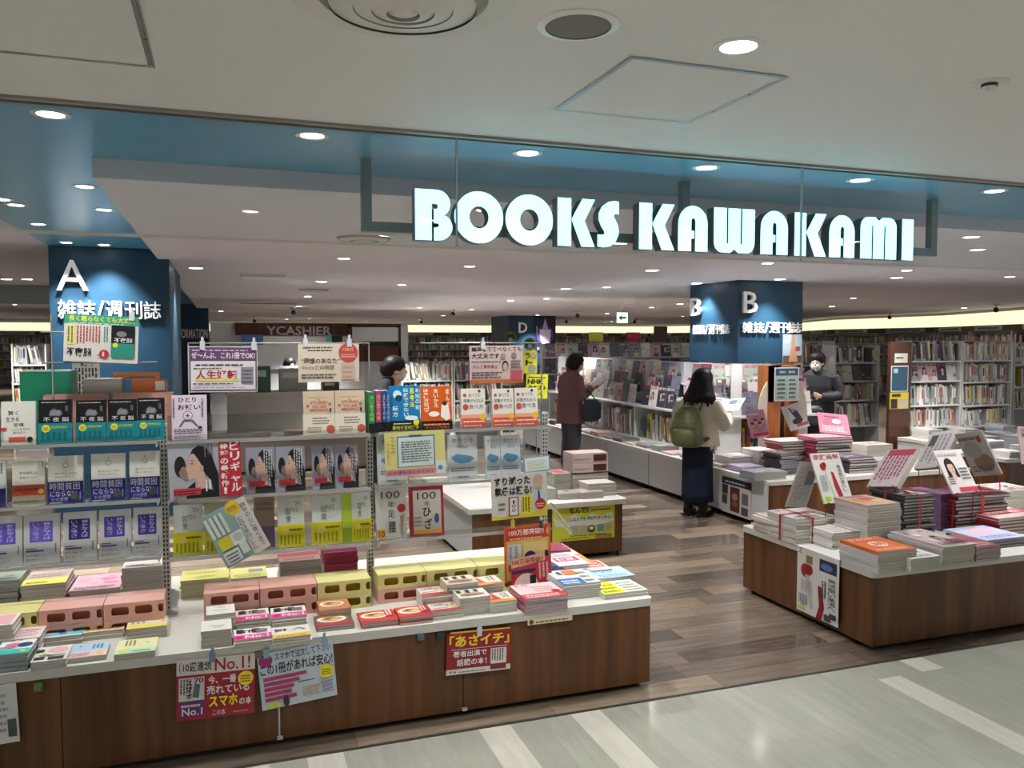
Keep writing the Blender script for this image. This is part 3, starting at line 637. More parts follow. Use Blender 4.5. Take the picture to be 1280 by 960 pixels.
# red "10 weeks in a row No.1" poster
a0 = ony(220, 893, YF); a1 = ony(318, 893, YF); w_ = a1[0] - a0[0]; h_ = .265
z0 = ony(268, 895, YF)[2]
PH = [('r', 0, .74, 1, 1, '#d9d5cf'), ('T', '10週連続', .08, .79, .44, .95, '#1c1c1c'), ('t', '(', .03, .77, .06, .96, '#a01c30'), ('T', 'No.1!', .48, .77, .94, .98, '#b5182f'),
      ('r', .03, .06, .35, .7, '#d8d5cf'), ('r', .03, .06, .35, .32, '#6a3170'), ('l', .05, .38, .2, .68, 4, '#2a2a2a', 1), ('T', '70', .22, .6, .34, .69, '#1e1e1e'), ('V', 'スマホ', .12, .34, .2, .66, '#1e1e1e'), ('p', [(.2, .38), (.23, .6), (.3, .58), (.28, .36)], '#5a6d78'), ('T', 'No.1', .07, .08, .33, .2, '#f0e8ec'),
      ('l', .06, .22, .3, .3, 1, '#e8c8d8'), ('T', '今、一番', .4, .56, .76, .7, '#f2eeee'), ('T', '売れている', .38, .39, .93, .54, '#f2eeee'), ('B', 'スマホ', .41, .18, .78, .37, '#f4dc2c'), ('T', 'の本', .8, .17, .96, .3, '#f2eeee'),
      ('t', 'この本', .46, .04, .62, .14, '#f2eeee'), ('l', .72, .06, .94, .1, 1, '#d78a98'), ('c', .88, .61, .1, '#f0dc38'), ('l', .81, .55, .95, .68, 3, '#8a2a2a')]
o = poster('poster', front_X(a0[0], YF - .003, z0, R(-1.5)), w_, h_, .0015, '#a3192c', PH, 'red and white poster reading No.1 clipped to the counter front', 'poster'); clip(o, w_ * .45, h_ - .01, col='#6f86a8')
a0 = ony(328, 886, YF); a1 = ony(422, 874, YF); w_ = a1[0] - a0[0]; h_ = .255; z0 = ony(330, 888, YF)[2]
PH = [('T', 'スマホで注文して下さい', .22, .83, .97, .97, '#5a3a7a'), ('c', .1, .86, .09, '#a02a78'), ('T', 'この1冊があれば安心!', .02, .6, .98, .8, '#141414'), ('g', [('r', 0, .0, 1, 1, '#b03868')], .05, .5, .62, .565), ('r', .05, .41, .52, .475, '#b03868'), ('r', .05, .32, .44, .385, '#b03868'), ('r', .05, .23, .4, .295, '#b03868'), ('r', .05, .14, .46, .205, '#b03868'),
      ('c', .88, .48, .1, '#efe030'), ('l', .82, .42, .95, .54, 3, '#806a20'), ('p', ell(.16, .02, .1, .1, 0, 180), '#c8d85a'), ('p', ell(.32, .1, .04, .1), '#2c3038'), ('l', .55, .12, .78, .3, 5, '#b8a060'), ('r', .8, .1, .97, .34, '#c4cbd8'), ('l', .81, .12, .96, .33, 6, '#50607a'), ('l', .5, .38, .72, .42, 1, '#404040')]
o = poster('poster', front_X(a0[0], YF - .003, z0, R(4.5)), w_, h_, .0015, '#c3d2de', PH, 'pale blue poster about ordering by phone clipped beside the red No.1 poster'); clip(o, w_ * .12, h_ - .01); clip(o, w_ * .9, h_ - .01)
a0 = ony(557, 842, YF); a1 = ony(632, 845, YF); w_ = ony(642, 800, YF)[0] - ony(562, 800, YF)[0]; z0 = ony(560, 841, YF)[2] - .01; h_ = .198
PH = [('r', 0, 0, 1, .13, '#d9d5d0'), ('l', .2, .04, .62, .08, 1, '#404040'), ('T', 'P.4', .05, .035, .15, .09, '#202020'), ('B', '「あさイチ」', .04, .66, .97, .95, '#f2cf28'), ('r', .07, .6, .94, .612, '#e8e0e0'), ('T', '著者出演で', .1, .42, .62, .57, '#f0ecec'), ('T', '話題の本！', .16, .2, .62, .37, '#f0ecec'), ('r', .68, .12, .93, .56, '#dedad4'), ('l', .7, .22, .9, .54, 5, '#303030', 1), ('r', .68, .04, .93, .18, '#7a3038'), ('l', .1, .965, .24, .985, 1, '#e0b0b0')]
o = poster('poster', front_X(a0[0], YF - .006, z0, R(-1.5)), w_, h_, .0015, '#8f1626', PH, 'dark red poster with yellow Japanese headline hanging under the worktop edge'); clip(o, w_ * .5, h_ - .01, col='#c8ccd0')
b = MB(); b.box(0, 0, 0, w_ * .93, h_ * .9, .001, M('#e8d23c', .4)); tag(obj('backing_card', b, X=front_X(a0[0] + .02, YF - .002, z0 + .025, R(-1.5))), 'yellow card showing just behind the dark red poster', 'card')
# white notice cut by the frame edge
a0 = ony(-30, 935, YF); b1 = ony(13, 870, YF)
poster('notice', front_X(a0[0], YF - .004, ony(5, 930, YF)[2], R(2)), b1[0] - a0[0] + .03, .24, .0015, '#dcdcda', [('l', .1, .2, .8, .9, 6, '#9aa0a8'), ('r', .75, .1, .95, .4, '#4a5a5a')], 'white notice hung on the counter front at the edge of view', 'notice')
for px, py, c, lab in ((48, 859, '#6f8a3c', 'small green magnet stuck on the counter front below the worktop'), (526, 796, '#56707c', 'small blue-grey clip on the counter front'), (550, 795, '#26343a', 'small dark clip on the counter front beside the dark red poster'), (323, 819, '#7c6b68', 'small brownish clip on the counter front beside the pale blue poster')):
    p = ony(px, py, YF); b = MB(); b.box(-.015, -.006, -.015, .015, .01, .018, M(c, .3)); b.box(-.012, -.009, -.01, .012, -.006, .002, M(c, .25)); o = obj('magnet_clip', b); o.location = p; tag(o, lab, 'clip')
# price rail card under the red magazine stack
a0 = ony(662, 770, YF - .01); a1 = ony(713, 762, YF - .01)
poster('shelf_card', front_X(a0[0] - .01, YF - .01, .415, 0, 0), a1[0] - a0[0] + .02, .028, .001, '#d9cfa8', [('c', .08, .5, .05, '#8a2a2a'), ('l', .18, .25, .95, .75, 1, '#6a5a40')], 'cream strip card on the worktop edge below the red magazines', 'card')
# yellow poster on the small table
YN = 6.12 + .035
a0 = ony(690, 678, YN); a1 = ony(768, 629, YN)
w_, h_ = a1[0] - a0[0], a1[2] - a0[2] + .0
PH = [('p', [(0, .72), (.12, .6), (.2, .66), (.35, .74), (.5, .62), (.62, .74), (.8, .66), (.95, .75), (.98, .5), (.8, .42), (.6, .4), (.4, .44), (.2, .4), (.05, .46)], '#cfd2cc'), ('B', 'なんで？', .27, .78, .58, .97, '#1a1a1a'), ('l', .62, .84, .97, .9, 1, '#303820'), ('T', 'どんな人でも 学びやすいから！', .22, .56, .95, .68, '#202020'), ('r', .27, .2, .4, .42, '#a8a0a0'), ('r', .43, .2, .54, .42, '#b0a0a4'), ('p', ell(.62, .31, .06, .11), '#4a4a44'), ('p', ell(.62, .33, .035, .05), '#d8d4cc'), ('r', .72, .22, .82, .42, '#5a9ab0'), ('p', ell(.9, .33, .06, .1), '#b8a078'),
      ('l', .28, .13, .94, .17, 1, '#404820'), ('l', .15, .05, .6, .09, 1, '#607030'), ('r', .68, .03, .95, .12, '#a87848')]
poster('poster', front_X(a0[0], YN - .004, a0[2], 0), w_, h_, .002, '#c6c63a', PH, 'yellow poster with a cloud of Japanese words on the small table front')
# dark photo poster on the white aisle counter side
q0 = onx(902, 592, XI + .0); q1 = onx(939, 618, XI)
Xp = face_neg_x(XI + .007)
y_far, y_near = q0[1], q1[1]; zb_ = .05; zt_ = .415
poster('poster', Matrix.Translation((XI + .006, y_far, zb_)) @ Matrix(((0, 0, -1, 0), (-1, 0, 0, 0), (0, 1, 0, 0), (0, 0, 0, 1))), y_far - y_near, zt_ - zb_, .002, '#c9c8c6', [('r', 0, .8, 1, 1, '#23262c'), ('l', .12, .86, .88, .94, 1, '#c8c8c8'), ('r', .02, .52, .22, .78, '#3a302c'), ('r', .02, .24, .2, .5, '#4a403c'), ('r', .3, .08, .62, .76, '#5a342c'), ('p', ell(.46, .5, .1, .1), '#b07860'), ('p', ell(.46, .3, .1, .08), '#8a5848'), ('r', .7, .35, .9, .66, '#6a6870'), ('r', .68, .06, .9, .28, '#44484c')], 'dark headed poster of small photos on the white counter side by the reading woman')
# hanging magazine sheet on the corner counter side
q0 = onx(998, 660, 3.49); q1 = onx(1050, 690, 3.49); zt_ = T + .004
L0 = q0[1] - q1[1]
b = MB(); nseg = 14; hh = zt_ - .062; Xh = Matrix.Translation((3.488, q0[1], zt_ - hh)) @ Matrix(((0, 0, -1, 0), (-1, 0, 0, 0), (0, 1, 0, 0), (0, 0, 0, 1)))
b.box(0, 0, 0, L0, hh, .0012, M('#d8d6d2', .35))
art(b, [('v', 'Z', .04, .9, .12, .99, '#303030'), ('r', .22, .78, .38, .9, '#8a7a38'), ('r', .55, .74, .95, .92, '#2a3550'), ('p', ell(.72, .82, .14, .05), '#5a78a8'), ('c', .22, .66, .12, '#a8202c'), ('c', .3, .69, .09, '#8c1c28'), ('p', [(.2, .6), (.3, .6), (.42, .1), (.34, .1)], '#bcbab6'),
        ('p', [(.52, .5), (.6, .5), (.68, .2), (.62, 0), (.48, 0), (.56, .2)], '#8c1c30'), ('v', '美活整い薬湯へ', .76, .2, .94, .68, '#1c1c1c'), ('l', .62, .3, .74, .6, 2, '#3a3a3a', 1), ('r', .02, .04, .22, .08, '#b8cc50'), ('l', .06, .1, .3, .28, 6, '#707070', 1), ('r', .68, .02, .84, .12, '#4a4a4a'), ('r', .8, .08, .96, .16, '#3a3c40'), ('l', .12, .32, .4, .52, 5, '#a8a8a8', 1)], L0, hh, .0012)
b.box(0, hh - .001, -.22, L0, hh, 0, M('#d8d6d2', .35))
tag(obj('magazine_sheet', b, X=Xh), 'white printed sheet with red flower draped over the corner counter side', 'poster')
# ================================================================ acrylic display on the long counter
YD = 4.12          # front of the shelves
YU = 4.27          # uprights
UX = [-1.28, -.28, .715, 1.70]
def upright(x, label):
    e = empty('slotted_upright', (x, YU, T), 0, label, 'shelf upright', 'slotted shelf uprights')
    b = MB(); W_ = .034; Ht = 1.4 - T
    b.box(-W_ / 2, 0, 0, W_ / 2, .03, Ht, METAL); b.box(-.05, -.03, 0, .05, .08, .008, METAL); obj('post', b, e)
    b = MB(); k = 0
    while .02 + k * .022 < Ht - .02:
        z = .02 + k * .022; b.box(-.011, -.0012, z, -.004, .002, z + .012, M('#2b2b2b', .7)); b.box(.004, -.0012, z, .011, .002, z + .012, M('#2b2b2b', .7)); k += 1
    tag(obj('slots', b, e), kind='stuff'); return e
for x, l in zip(UX, ('slotted metal upright beyond the outer end of the book display', 'slotted metal upright between the white time-book shelf and the portrait books', 'slotted metal upright between the portrait books and the mask sheet shelf', 'slotted metal upright at the aisle end of the book display')): upright(x, l)
SZ = {0: (1.335, 1.06, .79), 1: (1.33, 1.055, .775), 2: (1.335, 1.06, .775)}
seg = ['beyond the A end', 'in the middle bay', 'in the aisle-end bay']; lev = ['topmost', 'middle', 'lowest']
for s in range(3):
    for k in range(3):
        z = SZ[s][k]; x0, x1 = UX[s] + .02, UX[s + 1] - .02
        e = empty('acrylic_shelf', (x0, YD, z), 0, 'clear acrylic book shelf, %s one %s of the display' % (lev[k], seg[s]), 'shelf', 'acrylic display shelves')
        w = x1 - x0; b = MB(); b.box(0, .01, -.006, w, .15, 0, ACRYL); b.box(0, .146, -.006, w, .15, .11, ACRYL); obj('tray', b, e)
        b = MB(); b.box(0, -.002, -.01, w, .01, .004, M('#c3c4c2', .25, .3)); b.box(0, -.004, .004, w, -.001, .03, ACRYL); obj('front_rail', b, e)
        for xx in (.0, w - .006):
            b = MB(); b.box(xx, .03, -.03, xx + .006, .15, -.006, METAL); obj('bracket', b, e)
rod = M('#9ea09e', .3, .7)
def rodthing(pts, label, r=.004):
    b = MB()
    for p, q in pts: b.cyl(p, q, r, rod, 8)
    return tag(obj('hanging_rod', b), label, 'rod', 'thin sign rods over the display')
rz = .0
zt = 1.79
rodthing([((-.745, YU, 1.34), (-.745, YU, 1.92)), ((-.79, YU, 1.842), (-.6, YU, 1.842)), ((-.79, YU, 1.70), (-.3, YU, 1.70))], 'thin metal rod holding the green edged sign over the A column side')
rodthing([((-.16, YU, zt), (.715, YU, zt)), ((.715, YU + .005, 1.3), (.715, YU + .005, zt)), ((-.16, YU, 1.33), (-.16, YU, zt))], 'thin metal rod crossing above the portrait books')
rodthing([((.99, YU, zt), (1.68, YU, zt)), ((1.68, YU + .005, 1.3), (1.68, YU + .005, zt))], 'thin metal rod carrying the pink sign at the aisle end')
# ---- standing books
NB = [0]
def stand(xl, xr, ytop, ybot, els, label, cover='#e6e4de', t=.018, Y=YD + .03, band=None, lean=7, yaw=0, z=None, spine=None, dy=0, rot=0, group=None, name='book', h=None):
    Y += dy; a = ony(xl, ybot, Y); b_ = ony(xr, ybot, Y); w = b_[0] - a[0]
    bay = 0 if a[0] < -.29 else (1 if a[0] < .7 else 2)
    zz = z if z is not None else min(SZ[bay], key=lambda q: abs(q - a[2])) + .001
    hh = h or (ony(xl, ytop, Y + .012)[2] - zz) / math.cos(R(lean))
    parts = book_parts(w, hh, t, els, cover, spine, None, band)
    X = Matrix.Translation((a[0], Y + .004 + t, zz + .0)) @ Matrix.Rotation(R(yaw), 4, 'Z') @ Matrix.Rotation(R(90 - lean), 4, 'X') @ Matrix.Rotation(R(rot), 4, 'Z')
    return place_book(parts, X, name, label, 'book', group)
# row 1
stand(1, 44, 503, 553, [('t', '賢く', .2, .68, .5, .78, '#303030'), ('t', '生きる', .14, .54, .52, .64, '#303030'), ('t', '習慣', .36, .42, .66, .5, '#303030'), ('t', 'いい人をやめた', .3, .33, .85, .38, '#404040'), ('t', '疲れない', .35, .26, .75, .31, '#404040'), ('r', .22, .08, .72, .18, '#d0483c'), ('r', .0, .34, .16, .4, '#c83830'), ('c', .84, .12, .09, '#23231f'), ('l', .02, .04, .12, .3, 1, '#8ab0b0', 1)], 'cream book with red strip at the outer end of the top shelf', '#d9d8cf')
NIGHT = [('l', .08, .93, .9, .965, 1, '#c8c8c8'), ('p', [(.3, .66), (.36, .76), (.45, .8), (.55, .77), (.66, .76), (.72, .68), (.64, .62), (.45, .63), (.36, .62)], '#6c6c78'), ('l', .36, .66, .66, .76, 3, '#aaa8b8'), ('t', '不', .14, .5, .34, .6, '#e6e6e6'), ('t', '夜', .42, .5, .62, .6, '#e6e6e6'), ('t', '脳', .7, .5, .9, .6, '#e6e6e6'), ('l', .8, .72, .9, .86, 2, '#8a8a8a', 1)]
NB_ = (.47, [('c', .22, .74, .13, '#d8d838'), ('l', .14, .66, .3, .82, 3, '#a07030'), ('l', .38, .74, .9, .88, 2, '#c8d060'), ('l', .08, .12, .92, .58, 5, '#0f6068', 1), ('l', .05, .03, .9, .07, 1, '#90c0c4')], '#14808a')
for i, (a, b_, yt, lab) in enumerate([(48, 90, 501, 'black and teal book set forward, first of four alike beside the cream book'), (95, 133, 501.5, 'black and teal book, second of four alike on the top shelf'), (135, 171, 500.5, 'black and teal book, third of four alike on the top shelf'), (172, 206, 498.5, 'black and teal book, last of four alike, beside the pink lined book')]):
    stand(a, b_, yt, 552, NIGHT, lab, '#15151a', .02, band=NB_, spine='#15151a', group='black and teal books on the top shelf', dy=-.014 if i == 0 else 0)
stand(215, 259, 495, 546, [('T', 'ひとり', .18, .84, .7, .95, '#3a3440'), ('T', 'お祓い', .16, .67, .82, .79, '#3a3440'), ('c', .45, .54, .14, '#4a4450'), ('c', .45, .54, .125, '#cfc2d2'), ('T', '+', .4, .49, .5, .59, '#4a4450'), ('p', [(.2, .3), (.32, .44), (.6, .44), (.75, .3), (.7, .3), (.58, .415), (.34, .415), (.25, .3)], '#4a4450'), ('l', .06, .14, .9, .26, 3, '#4a4450'), ('l', .06, .03, .9, .1, 2, '#4a4450'), ('l', .03, .4, .12, .92, 1, '#5a5460', 1), ('l', .85, .4, .93, .92, 1, '#5a5460', 1), ('p', ell(.8, .27, .06, .03), '#201c24')], 'pale lilac book with a line drawn figure on the top shelf', '#cfc2d2', .016)
STO = [('r', .0, .48, 1, 1, '#d0bba2'), ('l', .15, .85, .85, .88, 1, '#b08a70'), ('t', 'The', .42, .78, .55, .83, '#c06a50'), ('T', 'STORIES', .22, .7, .78, .77, '#c06a50'), ('T', 'YOU ARE', .27, .61, .73, .68, '#c06a50'), ('T', 'MISSING', .22, .53, .78, .6, '#c06a50'), ('c', .14, .66, .05, '#a0806a'), ('c', .85, .7, .05, '#a0806a'), ('r', .83, .52, .9, .6, '#5a4a3a')]
STB = (.47, [('l', .28, .52, .82, .9, 3, '#8a7a68'), ('l', .12, .12, .6, .42, 3, '#8a7a68'), ('c', .86, .26, .14, '#c25a4a')], '#ddd5c4')
stand(380, 419, 490, 541, STO, 'beige book with orange title, first of a pair by the reading clerk', '#d0bba2', .016, band=STB, group='beige story books')
stand(420, 457, 489, 540, STO, 'beige book with orange title, second of a pair beside the green spine', '#d0bba2', .016, band=STB, group='beige story books')
# four spines then the blue cover
for i, (a, b_, c, lab) in enumerate([(461, 469, '#1f8a4c', 'green spined book standing edge out on the top shelf'), (470, 477, '#b83a78', 'pink spined book standing edge out on the top shelf'), (478, 483, '#2a50a0', 'dark blue spined book standing edge out on the top shelf'), (483.5, 488, '#2f6cb8', 'blue spined book against the bright blue cover')]):
    Y = YD + .03; p, q = ony(a, 536, Y), ony(b_, 536, Y); t = q[0] - p[0]; z = SZ[1 if p[0] < .7 else 2][0] + .001
    parts = book_parts(.15, .21, t, [], c, c, None, None, [('v', 'はじめての話', .22, .3, .78, .92, '#f0ee90'), ('r', 0, 0, 1, .24, '#15151a')])
    X = Matrix.Translation((p[0], Y, z)) @ Matrix(((0, 0, 1, 0), (1, 0, 0, 0), (0, 1, 0, 0), (0, 0, 0, 1)))
    place_book(parts, X, 'book', lab, 'book', 'coloured spines on the top shelf')
stand(488.5, 526, 483, 535, [('c', .25, .8, .14, '#cfe6ee'), ('p', ell(.3, .72, .12, .07), '#20365a'), ('V', '読解できない', .45, .3, .62, .95, '#bfe6f0'), ('V', '思考法', .66, .5, .82, .95, '#d8e44a'), ('V', '本当の話', .85, .45, .98, .95, '#bfe6f0'), ('V', '読方', .08, .3, .26, .56, '#d8eef4'), ('p', ell(.7, .28, .22, .05), '#d8eef4')], 'bright blue manga style book with black band on the top shelf', '#1478b0', .02, band=(.22, [('T', '最強不登校漢字', .06, .1, .95, .5, '#d8dc30'), ('c', .86, .82, .1, '#d8dc30'), ('l', .1, .65, .7, .85, 1, '#e0e0e0')], '#14141c'))
stand(528, 566, 484, 532, [('V', 'はなし方のコツ', .08, .4, .24, .95, '#f4e2c8'), ('V', '言いかえ', .4, .5, .56, .95, '#f4e2c8'), ('V', 'まんが', .8, .5, .93, .95, '#f4e2c8'), ('p', ell(.4, .36, .18, .06), '#efe6dc'), ('p', [(.62, .3), (.66, .58), (.88, .58), (.94, .25), (.8, .2)], '#efe6dc'), ('p', ell(.76, .6, .08, .05), '#3a2420')], 'bright orange book with black band on the top shelf', '#d05a1a', .018, band=(.2, [('l', .05, .5, .95, .85, 1, '#e89060'), ('T', 'なんにでも効く', .1, .12, .9, .42, '#e07030')], '#1a1414'))
EAT = [('t', '食べても', .3, .78, .8, .88, '#303028'), ('c', .15, .83, .07, '#c8443c'), ('t', '栄養がとれる', .08, .64, .92, .74, '#303028'), ('t', '食べ方', .3, .48, .92, .6, '#303028'), ('c', .17, .53, .12, '#c8443c'), ('c', .76, .93, .06, '#4a5038')]
EB = (.34, [('r', 0, 0, 1, .72, '#d05540'), ('l', .06, .42, .95, .62, 1, '#f0dcd0'), ('l', .06, .12, .95, .3, 1, '#f0dcd0'), ('c', .86, .82, .14, '#e8b838')], '#e8a088')
for a, b_, yt, yb, lab in [(578, 608, 487, 532, 'white book with red band, first of three alike after the orange book'), (617, 643.5, 487, 529, 'white book with red band, middle of three alike on the top shelf'), (645, 673.5, 486, 528, 'white book with red band, last of three alike at the aisle end')]:
    stand(a, b_, yt, yb, EAT, lab, '#dfddd4', .03, band=EB, group='white books with red bands')
# row 2
stand(-14, 7, 578, 635, [('r', 0, 0, 1, .4, '#26266e'), ('l', .7, .7, .9, .95, 1, '#606060', 1)], 'white book with blue foot cut by the edge of view', '#d2d4d6')
stand(15, 56, 578, 630, [('t', '本を読む人', .2, .7, .78, .76, '#404040'), ('t', '名言より心に', .22, .6, .8, .65, '#404040'), ('l', .92, .85, .97, .97, 1, '#606060', 1), ('r', 0, .22, 1, .46, '#b84a38'), ('l', .08, .34, .92, .42, 1, '#7a2a20'), ('T', '現れない', .3, .25, .6, .32, '#8a2a1a'), ('r', 0, .06, 1, .22, '#9a8f78'), ('l', .05, .08, .95, .14, 1, '#5a5040'), ('c', .88, .31, .09, '#d8b848')], 'white book with orange red lower half on the middle shelf', '#dcd9d0')
TIM = [('c', .5, .8, .085, '#2c2c2c'), ('c', .5, .8, .07, '#dddbd3'), ('r', .485, .885, .515, .91, '#2c2c2c'), ('t', '書かれなかったのは', .2, .61, .82, .65, '#505050'), ('t', '何もない時でした', .2, .54, .76, .58, '#505050')]
TBd = (.46, [('t', '時間貧困', .04, .62, .9, .95, '#dcdce8'), ('t', 'にならない', .06, .32, .82, .58, '#dcdce8'), ('t', '51の習慣', .1, .1, .56, .28, '#b8b8d8'), ('c', .76, .3, .12, '#4a4c38'), ('r', .04, .03, .4, .06, '#e0e0e8'), ('l', .9, .1, .97, .5, 1, '#9090c0', 1)], '#20207a')
for a, b_, yt, yb, lab in [(60, 104, 572, 628, 'white and deep blue time book, first of three alike'), (114, 157, 569, 624, 'white and deep blue time book, middle of three alike'), (162, 200, 566, 621, 'white and deep blue time book, last of three by the upright')]:
    stand(a, b_, yt, yb, TIM, lab, '#dddbd3', .024, band=TBd, group='white and deep blue time books')
# generic portrait artwork: a seated profile with dark hair
def profile(sx_=1.0, ox=0.0):
    f = lambda p: [(ox + x * sx_, y) for x, y in p]
    return [('p', f(ell(.2, .58, .12, .19)), '#1c181c'), ('p', f([(.24, .58), (.17, .48), (.2, .38), (.34, .3), (.4, .48), (.34, .58)]), '#94776a'), ('p', f([(.3, 0), (.34, .2), (.5, .3), (.5, 0)]), '#15151c'),
            ('p', f([(.46, .84), (.4, .74), (.385, .65), (.365, .6), (.305, .53), (.345, .5), (.325, .472), (.34, .455), (.33, .43), (.355, .405), (.35, .37), (.39, .335), (.5, .37), (.55, .28), (.5, .12), (.74, .16), (.7, .42), (.72, .7), (.6, .86)]), '#d0ab98'),
            ('p', f([(.42, .8), (.47, .88), (.6, .95), (.76, .9), (.87, .76), (.93, .58), (1.0, .4), (1.0, .02), (.88, .08), (.84, .3), (.74, .4), (.67, .5), (.63, .62), (.56, .72), (.5, .8)]), '#161317'),
            ('p', f(ell(.655, .53, .035, .06)), '#c39a88'), ('p', f([(.4, .625), (.47, .635), (.46, .61)]), '#2a1f20'), ('p', f([(.39, .68), (.48, .69), (.47, .675)]), '#2a1f20'), ('p', f([(.33, .468), (.375, .455), (.335, .438)]), '#b0584e'),
            ('p', f([(.36, 0), (.46, .13), (.7, .17), (1.0, .1), (1.0, 0)]), '#15151c')]
pw0 = ony(212, 610, YD - .01); pw1 = ony(275, 608, YD - .01); ph = ony(240, 555, YD)[2] - pw0[2]; ww = pw1[0] - pw0[0]
poster('display_card', front_X(pw0[0], YD - .012, SZ[1][1] + .002, R(1.5), R(4)), ww, .262, .002, '#a9abb4', profile(.95, .04) + [('r', .08, .06, .62, .19, '#c03a44'), ('l', .1, .08, .6, .17, 2, '#301018'), ('l', .72, .1, .86, .32, 2, '#e8e8e8', 1), ('l', .72, .72, .92, .96, 3, '#606470', 1)], 'wide grey card with a young person in profile on the middle shelf', 'display card')
qw0 = ony(275, 608, YD - .01); qw1 = ony(302.5, 606, YD - .01)
poster('display_card', front_X(qw0[0] + .002, YD - .014, SZ[1][1] + .005, R(1.5), R(4)), qw1[0] - qw0[0], .272, .002, '#b92c3a', [('V', 'ビリギャル', .5, .06, .95, .97, '#f2ecec'), ('V', '待望の最新作！', .06, .04, .42, .94, '#f2ecec')], 'narrow red card with white vertical lettering beside the grey profile card', 'display card')
PB = profile(1.0, 0) + [('r', .1, .14, .66, .27, '#b8323e'), ('l', .12, .16, .64, .25, 2, '#501018'), ('l', .62, .2, .95, .95, 4, '#c8c8cc', 1)]
for a, b_, yt, yb, lab in [(308, 344, 561, 610, 'grey portrait book with red strip, first of four beside the red card'), (345.5, 382, 560, 609, 'grey portrait book with red strip, second of four'), (391, 419, 558, 607, 'brighter portrait book in the light, third of four'), (420.5, 449, 557, 606.5, 'grey portrait book with red strip, last of four by the upright')]:
    stand(a, b_, yt, yb, PB, lab, '#9a9cb0', .018, group='portrait books on the middle shelf')
# mask style books and yellow sheet
MASK = [('t', 'ゆううつ', .16, .82, .86, .92, '#303438'), ('t', 'ぜんぶ', .36, .7, .7, .77, '#404448'), ('p', [(.1, .5), (.3, .58), (.55, .55), (.8, .52), (.9, .46), (.7, .38), (.45, .36), (.25, .4)], '#5f8fb8'), ('l', .1, .2, .9, .3, 2, '#607080'), ('l', .3, .06, .7, .12, 1, '#607080')]
stand(473, 510, 545, 605, MASK, 'pale grey book with blue blob half hidden by the yellow sheet', '#c9ced2', .02, group='pale grey books with blue blob')
for a, b_, yt, yb, lab in [(561, 598, 545, 598, 'pale grey book with blue blob beside the yellow sheet'), (608, 627, 546, 594, 'narrow pale grey book with blue blob in the light'), (627.5, 652, 545, 592, 'pale grey book with blue blob behind the small tilted frame')]:
    stand(a, b_, yt, yb, MASK, lab, '#cdd2d6', .022, group='pale grey books with blue blob')
a0 = ony(482, 594, YD - .02); a1 = ony(557, 588, YD - .02); w_ = a1[0] - a0[0]
poster('display_card', front_X(a0[0], YD - .02, ony(482, 596, YD - .02)[2], R(1.2), R(2)), w_, ony(520, 538, YD - .02)[2] - a0[2], .0015, '#dcd588', [('r', .2, .18, .83, .9, '#3a7aa8'), ('r', .22, .2, .81, .87, '#d5e2e0'), ('r', .4, .87, .62, .92, '#2c5c84'), ('l', .27, .3, .78, .8, 9, '#5a6a70'), ('v', 'もやもや病', .1, .5, .17, .92, '#8a6a20'), ('v', 'ずっと不調な人へ', .03, .25, .08, .75, '#8a6a20'), ('r', 0, 0, .84, .14, '#cf8a98'), ('T', '心も体もほどけていく', .04, .03, .8, .11, '#6a2a3a'), ('r', .84, .0, 1, .3, '#d8e4e4'), ('c', .91, .13, .04, '#4a90b8')], 'yellow and pale blue clipboard style card hanging from the middle shelf', 'display card')
e = poster('display_card', front_X(*(ony(655, 592, YD - .03)), R(4), R(3)), .155, .086, .002, '#6a9ab8', [('r', .05, .08, .95, .92, '#dfe9e8'), ('l', .15, .2, .85, .8, 5, '#b8cc9a')], 'small white card in a blue frame tilted on the middle shelf end', 'display card')
# row 3
PUR = [('r', .16, .44, .8, .86, '#2c2070'), ('v', '静かな人は', .55, .48, .74, .84, '#e8e4f4'), ('v', 'いう強さ', .24, .48, .42, .84, '#c8c0e8'), ('l', .06, .3, .4, .34, 1, '#404040'), ('r', .06, .25, .55, .28, '#30309a'), ('t', '今すぐ使って!!', .06, .15, .6, .2, '#404040'), ('t', '最初は勇気がでます。', .06, .07, .66, .12, '#404040'), ('l', .86, .2, .94, .4, 1, '#707070', 1)]
for i, (a, b_, yt, yb, c) in enumerate([(-16, 28, 649, 708, '#6450c0'), (29.5, 75, 646, 705, '#6c58c8'), (79, 121, 643, 701, '#2c2478'), (124, 164, 640, 698, '#4a3ca0'), (167, 203, 637, 694, '#3c3290')]):
    els = list(PUR); els[0] = ('r', .16, .44, .8, .86, c)
    stand(a, b_, yt, yb, els, 'white book with violet panel on the lowest shelf, %s of five alike' % ORD[i + 1], '#c8c8ca', .024, group='white books with violet panels')
GRN = [('c', .62, .76, .34, '#aebfb4'), ('c', .62, .76, .32, '#cfd4cf'), ('t', 'やめる', .48, .7, .75, .82, '#506a5c'), ('t', '幸せ', .66, .84, .84, .94, '#506a5c'), ('v', '習慣', .3, .5, .48, .8, '#506a5c')]
GB = (.46, [('l', .08, .1, .92, .55, 6, '#8a8a18', 1), ('l', .4, .72, .95, .9, 1, '#606010'), ('c', .3, .7, .14, '#e6cf60')], '#d4cc1c')
for a, b_, yt, yb, lab, cv in [(217, 254, 634, 690, 'white and yellow habit book at the upright end of the lowest shelf', '#cfd4cf'), (256, 292, 632, 688, 'white and yellow habit book mostly behind the tilted flyer', '#b8c29a'), (348, 381, 625, 675, 'white and yellow habit book crossed by light beside the flyer', '#cdd4cf'), (391, 428, 622, 673, 'white and yellow habit book, next to last on the lowest shelf', '#cdd4cf'), (441, 465, 618, 672, 'white and yellow habit book against the middle upright', '#d3d8d4')]:
    stand(a, b_, yt, yb, GRN, lab, cv, .018, band=GB, group='white and yellow habit books')
